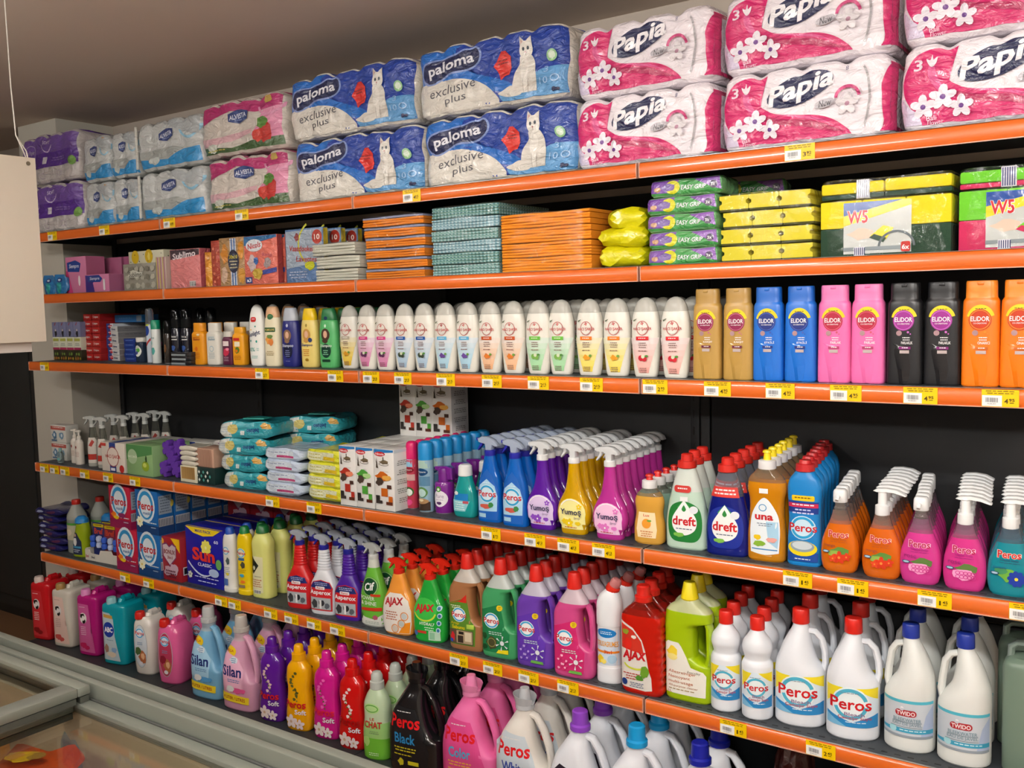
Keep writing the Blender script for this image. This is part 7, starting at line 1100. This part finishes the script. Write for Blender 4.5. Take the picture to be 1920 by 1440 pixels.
for k in range(2):
    t = alvesta(.43, .19, .22, 'pink', 11+k, 4); t['group'] = GA; run(t, 'pink and green toilet paper pack with strawberries, %s' % ['lower', 'upper'][k], -1.532-.022*k, .12, Z1+.002+.193*k, rz=.02*k)
    t = alvesta(.385, .182, .2, 'blue', 13+k, 4); t['group'] = GA; run(t, 'wide silver and blue toilet paper pack, %s' % ['lower', 'upper'][k], -1.958-.004*k, .11, Z1+.002+.185*k)
    t = alvesta(.168, .175, .2, 'blue', 15+k, 2); t['group'] = GA; run(t, 'narrow silver and blue toilet paper pack, right one, %s layer' % ['lower', 'upper'][k], -2.243, .11, Z1+.002+.178*k)
    t = alvesta(.198, .178, .2, 'blue', 17+k, 2); t['group'] = GA; run(t, 'narrow silver and blue toilet paper pack, left one, %s layer' % ['lower', 'upper'][k], -2.433, .11, Z1+.002+.179*k, rz=-.02)
def purple(sd):
    q, h = 22.0, 20.5
    a = [('p', [(-q*.97, h*.3), (-q*.97, h*.95), (q*.97, h*.95), (q*.97, h*.32)], '#52258c'), ('p', [(-q*.97, h*.6), (-q*.97, h*.95), (q*.97, h*.95), (q*.97, h*.62)], '#6c4a9c'), ('o', 0, h*.8, 4.4, 4, .5, '#c8b8d8', 190, 350), ('t', 'SOFT', 0, h*.82, 5.6, 1.6, '#d8d0e4', .03), ('o', -q*.6, h*.66, 4.0, 3.6, .3, '#c0b4d0'), ('t', 'Das Papier', -q*.6, h*.66, 6, 2.4, '#c8bcd8', .02), ('r', -3.4, h*.38, -.6, h*.52, '#c8c4cc'), ('l', 1.4, q*.7, h*.5, 2, 1.0, '#8a70b0'), ('t', 'COMFORT', -q*.6, h*.38, 8, 1.4, '#c8bcd8', .02), ('e', q*.85, h*.36, 2.2, 2.0, '#6a9a3c'), ('o', -q*.2, h*.14, 2, 1.2, .15, '#b8a8c0'), ('o', q*.4, h*.16, 2, 1.2, .15, '#b8a8c0')]
    return rollpack(.44, .2, .205, 4, a, '#c4bebc', seed=sd, amp=.5, topcol='#5a3090')
for k in range(2):
    t = purple(21+k); t['group'] = GA; run(t, 'purple and white toilet paper pack at the left end, %s' % ['lower', 'upper'][k], -2.782-.006*k, .115, Z1+.002+.208*k, rz=-.02*k)
dup(t, (-2.62, .325, Z1+.215), 0, 'purple and white toilet paper pack at the back of the left end'); dup(t, (-2.62, .325, Z1+.003), 0, 'purple and white toilet paper pack at the back of the left end, lowest')
# ================================================================ second shelf: cloths, sponges, tissues
GK = 'cloth and sponge packs on the second shelf'
def slab(W, D, H, mat, amp=.001, seed=0, folds=1):
    """folded cloth: rounded front edge"""
    r_ = random.Random(seed); p = [r_.random()*6.28 for _ in range(4)]; mb = MB(); n = 16; prof = []
    for k in range(9): a_ = -PI/2+PI*k/8; prof.append((-D/2+H*.42-H*.42*math.cos(a_), H/2+H*.48*math.sin(a_)))
    prof += [(D/2, H*.98), (D/2, H*.02)]; m_ = len(prof); vs_ = []
    for i in range(n+1):
        x = -W/2+W*i/n; e = .0025*(1 if i in (0, n) else 0)
        for y, z in prof: vs_.append((x, y+amp*1.5*math.sin(31*x+p[0])+e, z+amp*math.sin(27*x+p[1])*(.4+z/H)))
    fs = [(i*m_+j, (i+1)*m_+j, (i+1)*m_+(j+1) % m_, i*m_+(j+1) % m_) for i in range(n) for j in range(m_)]+[list(range(m_)), list(range(n*m_, (n+1)*m_))[::-1]]
    mb.add(vs_, fs, mat); return mb
def wrapshell(W, D, H, seed=0):
    r_ = random.Random(seed); p = [r_.random()*6 for _ in range(4)]
    def dfm(x, y, z): return (x+.003*math.sin(60*z+p[0])*(abs(x)/(W/2)), y+.0015*math.sin(33*x+p[1]+50*z), z+.0012*math.sin(29*x+p[2]))
    b = Body([(0, W*50-.4, D*50, 9), (H*12, W*50, D*50, 9), (H*88, W*50, D*50, 9), (H*100, W*50-.4, D*50, 9)], sub=2, seg=48, box=True, defm=dfm); mb = MB(); b.into(mb, FILM); return mb
def clothpack(W, D, H, layers, cat='cloth pack', seed=0, film=True, nm='cloth_pack', part='cloth'):
    t = thing(nm, nm, cat); z = .001
    for k, (hh, mat) in enumerate(layers): o = slab(W-.006, D-.008, hh, mat, .0008, seed+k).obj(part, t); o.location = (0, 0, z); z += hh
    if film: wrapshell(W+.002, D, H, seed).obj('wrap', t)
    return t
OG = M('#e0832c', 'fabric'); LI2 = M('#8f93ae', 'fabric')
for k in range(6):
    t = clothpack(.255, .2, .0325, [(.0075, OG), (.0075, OG), (.0078, OG), (.007, LI2)], seed=k*5); t['group'] = GK
    run(t, 'orange and lilac folded cloth pack, '+['bottom of its stack', 'second from the bottom', 'third from the bottom', 'fourth from the bottom', 'fifth from the bottom', 'top of its stack'][k], -.884+(0, .006, .002, .004, -.002, -.006)[k], .14, Z2+.0328*k, rz=(rnd.random()-.5)*.04)
def checkmat(name, c1, c2, c3):
    m = bpy.data.materials.new(name); m.use_nodes = True; nt = m.node_tree; b = nt.nodes['Principled BSDF']; b.inputs['Roughness'].default_value = .95
    tc = nt.nodes.new('ShaderNodeTexCoord'); ck = nt.nodes.new('ShaderNodeTexChecker'); ck.inputs['Scale'].default_value = 150; ck.inputs[1].default_value = lin(c1); ck.inputs[2].default_value = lin(c2)
    w2 = nt.nodes.new('ShaderNodeTexWave'); w2.inputs['Scale'].default_value = 40; w2.bands_direction = 'Z'; mx = nt.nodes.new('ShaderNodeMixRGB'); mx.inputs[2].default_value = lin(c3)
    ml = nt.nodes.new('ShaderNodeMath'); ml.operation = 'MULTIPLY'; ml.inputs[1].default_value = .35
    nt.links.new(tc.outputs['Object'], ck.inputs[0]); nt.links.new(tc.outputs['Object'], w2.inputs[0]); nt.links.new(w2.outputs[1], ml.inputs[0]); nt.links.new(ml.outputs[0], mx.inputs[0]); nt.links.new(ck.outputs[0], mx.inputs[1]); nt.links.new(mx.outputs[0], b.inputs['Base Color']); return m
CK = [checkmat('check_cloth_a', '#a8c4c0', '#5f9488', '#7f9cae'), checkmat('check_cloth_b', '#b4ccd0', '#6a9cac', '#9ab4bc'), checkmat('check_cloth_c', '#9cc0b4', '#4a8474', '#6a86ac')]
for k in range(6):
    c = CK[(0, 2, 1, 0, 1, 2)[k]]; t = clothpack(.255, .27, .034, [(.0082, c), (.0082, c), (.0082, c), (.007, c)], seed=40+k*5, nm='checked_towel_pack', part='towel'); t['group'] = GK
    run(t, 'blue-green checked towel pack, '+['bottom of its stack', 'second from the bottom', 'third from the bottom', 'fourth from the bottom', 'fifth from the bottom', 'top of its stack'][k], -.604+(0, -.004, .002, -.003, 0, .002)[k], .175, Z2+.0343*k, rz=(rnd.random()-.5)*.03)
O2 = M('#e8902c', 'fabric')
for k in range(4):
    t = clothpack(.3, .3, .0405, [(.0078, O2)]*5, seed=80+k*6); t['group'] = GK
    run(t, 'wide plain orange cloth pack, '+['bottom of its stack', 'second from the bottom', 'third from the bottom', 'top of its stack'][k], -.312, .175, Z2+.0408*k, rz=(rnd.random()-.5)*.02)
WT = M('#c9c8ba', 'fabric')
for k in range(3):
    t = clothpack(.2, .2, .042, [(.0095, WT)]*4, seed=110+k*5, nm='white_cloth_pack'); t['group'] = GK
    run(t, 'white folded cloth pack in loose film, '+['bottom of its stack', 'middle of its stack', 'top of its stack'][k], -1.13+(0, .004, -.012)[k], .13, Z2+.0424*k, rz=(rnd.random()-.5)*.06)
# yellow scouring pad bags
for k, (x, z, w_, ds) in enumerate(((-.088, 0, .072, 'lowest'), (-.082, .052, .068, 'second from the bottom'), (-.076, .1, .062, 'topmost'), (-.045, .03, .035, 'rightmost, set back'))):
    lumps('pad_bag', 'crumpled bright yellow bag of pads, '+ds, 'bag', x, .10 if k < 3 else .2, Z2+z, w_, .07, .03, M('#d8d010', 'softbag'), 40+k, .1*k, 'crumpled yellow bags')
t = wipes('pad_bag', .1, .06, .06, '#3fa02c', None, None, 9, .6, tk='softbag'); t['category'] = 'bag'; t['group'] = 'crumpled yellow bags'; run(t, 'green end of a crumpled bag at the left of the yellow ones', -.165, .16, Z2, rz=.3)
# purple and green grip pad packs
EG = [('r', -9.4, .4, 9.4, 4.1, '#3f9a4a'), ('p', [(-9.4, 1.0), (-3, .8), (-1.6, 4.1), (-9.4, 4.1)], '#7a4aa8'), ('e', -3.4, 2.2, 2.0, 1.7, '#d8d41c'), ('k', -4.8, 2.3, 2.3, 1.0, '#7f68a8', 3), ('k', -7.4, 1.9, 1.0, .8, '#b88a5c', 4), ('p', [(2.2, 4.1), (8.9, 4.1), (9.4, .8), (7, 1.6)], '#8a5ab0'), ('t', 'EASY GRIP', 2.2, 2.0, 6.6, 1.15, '#e8e8ec', .03, .15), ('e', 7.4, 2.2, 1.0, .95, '#4a3a5c'), ('t', '3x', 7.3, 2.2, 1.2, .8, '#f0f0f4', .04)]
t = wipes('grip_pad_pack', .196, .13, .043, '#6aa06a', EG, None, 12, .12, tk='film', crimp=.0, n=12); t['group'] = GK; 
for k in range(5):
    lb = 'purple and green grip pad pack, '+['bottom of its stack', 'second from the bottom', 'third from the bottom', 'fourth from the bottom', 'top of its stack'][k]; loc = (.098+(0, .002, -.001, -.002, .008)[k], .10, Z2+.0435*k)
    if k == 0: t.location = loc; t['label'] = lb
    else: dup(t, loc, (0, .01, -.02, .01, .05)[k], lb)
u = dup(t, (.19, .27, Z2+.174), .2, 'purple and green grip pad pack lying at the back, upper'); 
for k in range(4): dup(t, (.14+.01*k, .25, Z2+.0435*k), .0, 'purple and green grip pad pack at the back, '+['lowest', 'second', 'third', 'fourth'][k])
# yellow sponge packs: three sponges side by side in film
YS = M('#dccf34', 'sponge'); YD = M('#4a4a1c', 'sponge')
def spongepack(seed):
    t = thing('sponge_pack', 'x', 'sponge pack', group=GK)
    for j in range(3):
        w_ = .0735; P = [(-w_/2, .0), (-w_/2, .010), (-w_/2+.006, .014), (-w_/2+.006, .020), (-w_/2, .024), (-w_/2, .033), (w_/2, .033), (w_/2, .024), (w_/2-.006, .020), (w_/2-.006, .014), (w_/2, .010), (w_/2, 0)]
        mb = MB(); n = len(P); vs_ = [(x, y, z) for y in (-.055, .05) for x, z in P]; mb.add(vs_, [(i, n+i, n+(i+1) % n, (i+1) % n) for i in range(n)]+[list(range(n))[::-1][::-1], list(range(n, 2*n))[::-1]], YS); o = mb.obj('sponge', t, angle=20); o.location = ((j-1)*.075, 0, .0055)
        mb = MB(); mb.box(-w_/2+.0005, w_/2-.0005, -.054, .05, -.0055, .0015, YD, .0015); mb.obj('scouring_pad', o)
    wrapshell(.236, .122, .0405, seed).obj('wrap', t)
    return t
for k in range(4):
    t = spongepack(k); run(t, 'pack of three yellow sponges in film, '+['bottom of its stack', 'second from the bottom', 'third from the bottom', 'top of its stack'][k], .318+(0, -.002, .004, -.006)[k], .09, Z2+.0412*k, rz=(rnd.random()-.5)*.03)
    u = dup(t, (.33, .22, Z2+.0412*k), 0, 'pack of three yellow sponges at the back, '+['lowest', 'second', 'third', 'highest'][k])
# large sponge packs with printed cards
def bigsponge(c1, c2, W, ds, x):
    t = thing('sponge_pack', ds+', standing pack', 'sponge pack', (x, .1, Z2), group=GK); 
    for j in range(3):
        mb = MB(); w_ = W/3; mb.box((j-1.5)*w_+.0006, (j-.5)*w_-.0006, -.055, .055, .001, .066, M(c2, 'sponge'), .003); o = mb.obj('scouring_pad', t)
        mb = MB(); mb.box((j-1.5)*w_+.0006, (j-.5)*w_-.0006, -.055, .055, .0662, .128, M(c1, 'sponge'), .003); mb.obj('sponge', t)
    q = W*50
    a = [('r', -q*.62, .7, q*.42, 12.3, '#c4c8c4'), ('p', [(-q*.62, 9.2), (q*.42, 12.3), (-q*.62, 12.3)], '#1c4a9c'), ('p', [(-q*.62, 9.3), (q*.3, 12.3), (q*.42, 12.3), (q*.42, 11.0), (-q*.62, 7.0)], '#e8d41c'), ('t', 'W5', -q*.4, 9.0, 4.8, 3.0, '#f0f0f0', .12), ('t', 'W5', -q*.4, 9.0, 4.6, 2.9, '#c8242c', .05), ('k', -q*.34, 5.2, 3.2, 1.3, '#dcc4b0', 3), ('p', [(-q*.2, 4.6), (q*.0, 6.8), (q*.16, 6.2), (q*.04, 3.6)], c1), ('p', [(-q*.22, 4.2), (q*.0, 3.0), (q*.05, 4.0), (-q*.14, 5.0)], c2), ('o', q*.2, 2.0, 4.0, 3.6, .5, '#5a6468', 0, 180), ('r', -q*.62, 1.4, q*.42, 2.2, '#8a9498'), ('rr', q*.27, .8, q*.41, 3.0, .4, '#c03028'), ('t', '6x', q*.34, 1.8, 1.6, 1.1, '#f0e8e8', .06)]
    a += [('r', -q*.45, 0.3, -q*.28, 2.2, '#e4e4ea')]+[('r', -q*.44+.42*k, .4, -q*.44+.42*k+.2, 2.1, '#3a3f6a') for k in range(6)]
    decal(a, lambda x_, z_, e: (x_, -.0555-e, z_), 'gloss').obj('card', t, angle=0)
    wrapshell(W+.003, .115, .13, 4).obj('wrap', t)
    t2 = thing('sponge_pack', ds+', pack lying on top', 'sponge pack', (x, .1, Z2+.1315), group=GK)
    for j in range(2):
        mb = MB(); w_ = W/2; mb.box((j-1)*w_+.001, j*w_-.001, -.05, .05, .001, .012, M(c2, 'sponge'), .003); mb.obj('scouring_pad', t2); mb = MB(); mb.box((j-1)*w_+.001, j*w_-.001, -.052, .05, .0122, .038+.002*j, M(c1, 'sponge'), .005); mb.obj('sponge', t2)
    mb = MB(); mb.box(-q*.0042-.001, -q*.0022, -.0545, .055, .0, .0425, M('#d4d4dc', 'gloss'), .001); mb.obj('barcode_band', t2)
    decal([('r', -q*.41+.45*k, .2, -q*.41+.45*k+.22, 4.0, '#4a4f7c') for k in range(6)], lambda x_, z_, e: (x_, -.0547-e, z_), 'gloss').obj('barcode', t2)
    wrapshell(W+.004, .108, .044, 5).obj('wrap', t2)
bigsponge('#e8d61c', '#22402c', .283, 'yellow and dark green sponge pack', .586); bigsponge('#6cc82c', '#c82a5a', .283, 'lime and magenta sponge pack', .882)
# packets standing left of the cloths
def G2(t, lb, x, y, rz=0, z=Z2, n=1, dy=.05, dx=0): t['group'] = 'packets and tissue boxes at the left of the second shelf'; run(t, lb, x, y, z, n, dx, dy, rz, skip=(), jit=.002)
G2(carton('cloth_packet', 'packet', 18.4, 2.2, 18.3, '#5f7fac', [('p', [(-8.9, 5), (-8.9, 17.6), (6, 17.8), (8.8, 17.8), (8.8, 7)], '#9aa8b8'), ('o', 6, 13, 9, 8, .7, '#c8c83c', 120, 230), ('e', 6.4, 15.2, 2.4, 2.4, '#b83a2c'), ('t', '10', 6.4, 15.2, 2.6, 1.8, '#f0e4d8', .04), ('k', -3.4, 15.6, 1.3, 1.4, '#8a3a3c', 3), ('t', 'Vaatdoeken', -1, 11.6, 12.4, 1.9, '#b03a30', .04, .1, -3), ('t', 'Lavettes', 1, 8.0, 10, 1.8, '#a83a30', .04, .1, -3), ('k', 3, 5.8, 2.6, 1.8, '#c0c41c', 4), ('l', -8, 2, 4.0, 3, .9, '#a8b4cc')], [('r', -1, .2, 1, 18, '#c8b01c')], kind='film'), 'blue packet of cleaning cloths with a red round flash', -1.298, .065, 0, n=5, dy=.06, dx=.02)
G2(carton('cloth_packet', 'packet', 17.4, 2.4, 17.4, '#e0705e', [('p', [(-8.6, 14), (8.6, 16.4), (8.6, 17.3), (-8.6, 17.3)], '#2a6aa0'), ('e', -3.2, 14.0, 4.4, 2.2, '#dce0e4'), ('t', 'Nicols', -3.2, 14.0, 7.0, 2.0, '#b82c34', .05, .1, 6), ('t', 'domus', 3.4, 10.6, 5.2, 1.3, '#b04a5c', .03, 0, -6), ('k', -4.6, 8, 2.6, 3.0, '#c8b4b4', 3), ('k', -2.2, 8.6, 1.3, 1.6, '#3a6ab0', 4), ('k', 3.6, 7.6, 2.0, 1.8, '#a89898', 5), ('k', -1.8, 4.2, 2.6, 2.2, '#c8a83c', 6), ('p', [(1, 3.6), (8.4, 4.4), (8.4, 6.0), (1, 5.2)], '#3a4a9c'), ('r', -8.2, .8, -4.6, 3.0, '#2a3a7c'), ('t', 'x3', -6.4, 1.9, 2.4, 1.3, '#e8e8f0', .05)], [('r', -1.1, .2, 1.1, 17.2, '#b84a48')], kind='film'), 'salmon packet of cleaning cloths with an oval logo', -1.525, .07, 0, n=4, dy=.03, dx=.006)
G2(carton('freezer_bag_packet', 'packet', 13.6, 2, 17.6, '#b08a5c', [('k', -4, 12, 2.2, 3.6, '#d0862c', 3), ('k', 5, 13, 1.6, 4, '#d8902c', 4), ('k', -4.4, 4, 1.8, 3, '#c8a890', 5), ('k', 4.8, 4, 1.8, 3.2, '#d89a3c', 6), ('r', -.9, .4, 2.4, 17.2, '#c8ccd4'), ('r', -.2, .4, .4, 17.2, '#3a6aa8'), ('r', 1.2, .4, 1.8, 17.2, '#3a6aa8'), ('e', .8, 9.0, 2.9, 4.2, '#1c2440'), ('t', '30x10', .8, 10.6, 4.4, 1.4, '#d8c83c', .04), ('l', -1.4, 3.0, 9.2, 3, 1.1, '#c8c09c')], kind='film'), 'clear packet with orange contents and a dark oval badge', -1.682, .07, .03, n=2, dy=.03)
G2(carton('freezer_bag_packet', 'packet', 5, 3, 17, '#b04434', [('k', -1+(q % 2)*2, 2+q*1.5, .6, .6, '#d87a5c', q) for q in range(9)], kind='film'), 'narrow red patterned packet', -1.775, .075)
G2(carton('napkin_packet', 'packet', 4.6, 5, 13, '#d88a1c', [('k', 0, 6, 1.4, 4, '#e8a43c', 3)], kind='film'), 'narrow amber yellow packet', -1.815, .085, .2)
G2(carton('napkin_packet', 'packet', 17, 5, 14.8, '#dd7f80', [('p', [(-8.2, 11.2), (8.2, 13.0), (8.2, 14.6), (-8.2, 14.6)], '#3a2430'), ('p', [(-8.2, 11.0), (8.2, 12.4), (8.2, 14.6), (-8.2, 13.4)], '#3a2430'), ('t', 'Sublimo', -.4, 12.6, 13, 2.4, '#e8d8dc', .05, .05, 5), ('b', 2.4, .9, 5.6, 2.6)], [('r', -2.4, .2, 2.4, 14.6, '#c86470')], kind='film'), 'pink napkin packet with a dark title band', -1.945, .075, .05)
G2(carton('napkin_packet', 'packet', 2.4, 16, 12.4, '#b8a49a', [('r', -.9, .2, -.5, 12.2, '#c8b04c'), ('r', 0, .2, .4, 12.2, '#a8607c')]), 'thin edge-on napkin packet beside the grey tissue box', -2.085, .11, n=3, dx=.02, dy=.0)
G2(carton('tissue_box', 'box', 21.5, 11.5, 10.6, '#8f8c80', [('k', -8+3.4*(q % 6), 2+3.2*(q//6), 1.5, 1.2, ('#a8a598', '#7c796c', '#b0ac9c')[q % 3], q) for q in range(18)]+[('k', -2.2, 6.4, 5.2, 1.6, '#c0c0b4', 40), ('t', 'Sublimo', -2.2, 6.4, 8.4, 1.9, '#3a3a34', .01, .1)], [('k', -4+2.6*(q % 4), 2+3*(q//4), 1.2, 1.1, '#9a7f74', q) for q in range(12)]), 'grey leaf-patterned tissue box', -2.225, .10)
G2(carton('tissue_box', 'box', 23, 12, 4.8, '#c8c6ac', [('e', -7, 2.6, 2.4, 2.6, '#c8a81c'), ('e', 2, 2.6, 2.6, 2.7, '#c8a81c'), ('k', 2, 2.6, 1.0, 1.6, '#e0c85c', 3)]+[('e', -10+2.9*q, .8+(q % 2)*2.6, .22, .22, '#2a2a2a') for q in range(8)], [('e', -4+2*q, 2.4, .25, .25, '#3a3434') for q in range(5)], [('r', -11, -5.6, 11, 5.6, '#b8a8a0')]), 'flat tissue box with yellow pears and dots on the grey box', -2.195, .115, z=Z2+.1065)
G2(carton('sanitary_pad_box', 'box', 16.9, 8, 7.4, '#c878a0', [('p', [(-8.3, .2), (-2, .2), (-3, 4), (2, 6.4), (-8.3, 7.2)], '#3c2a7c'), ('p', [(-6.4, 4.4), (2.4, 4.2), (4, 5.6), (1.6, 7.1), (-6.6, 7)], '#24408c'), ('t', 'Siempre', -1.6, 5.6, 7, 1.6, '#d8dcec', .03, .15), ('rr', 4.4, .8, 5.8, 5.4, .6, '#e4dce0')], [('r', -3.9, .1, 3.9, 7.3, '#bc7098')]), 'small pink and indigo pad box', -2.5, .07, n=1)
G2(carton('sanitary_pad_box', 'box', 15.4, 8.6, 15.5, '#cc7aa0', [('p', [(-7.6, .2), (-2.8, .2), (-6, 9.4), (-7.6, 9.8)], '#c83a74'), ('p', [(-6.2, 9.4), (2.6, 9.0), (4, 12.6), (0, 14.0), (-6.4, 13.2)], '#24408c'), ('t', 'Siempre', -1.2, 11.4, 7.4, 2.2, '#d8dcec', .03, .15), ('e', 2.4, 5.4, .8, 2.2, '#e8e0e4')], [('r', -4.2, .1, 4.2, 15.3, '#b8688c')]), 'tall pink pad box with a blue logo', -2.697, .1, n=1)
t = carton('sanitary_pad_box', 'box', 13, 8.6, 15, '#a85c80', [], [('r', -4.2, .1, 4.2, 14.9, '#a05478')]); G2(t, 'plain pink pad box behind the small indigo one, left', -2.60, .21); G2(dup(t, (0, 0, 0)), 'plain pink pad box behind the small indigo one, right', -2.455, .21)
t = wipes('pad_pouch', .1, .06, .088, '#1c74b4', [('k', 0, 3, 1.6, 3.4, '#1ca0a0', 4), ('k', .4, 6.2, 1.8, 1.0, '#16307c', 5), ('k', .2, 6.4, .9, .5, '#c8d8e8', 6)], None, 14, .4); 
G2(t, 'blue and teal pad pouch at the left end, front right', -2.80, .07); G2(dup(t, (0, 0, 0)), 'blue and teal pad pouch at the left end, far left', -2.905, .08)
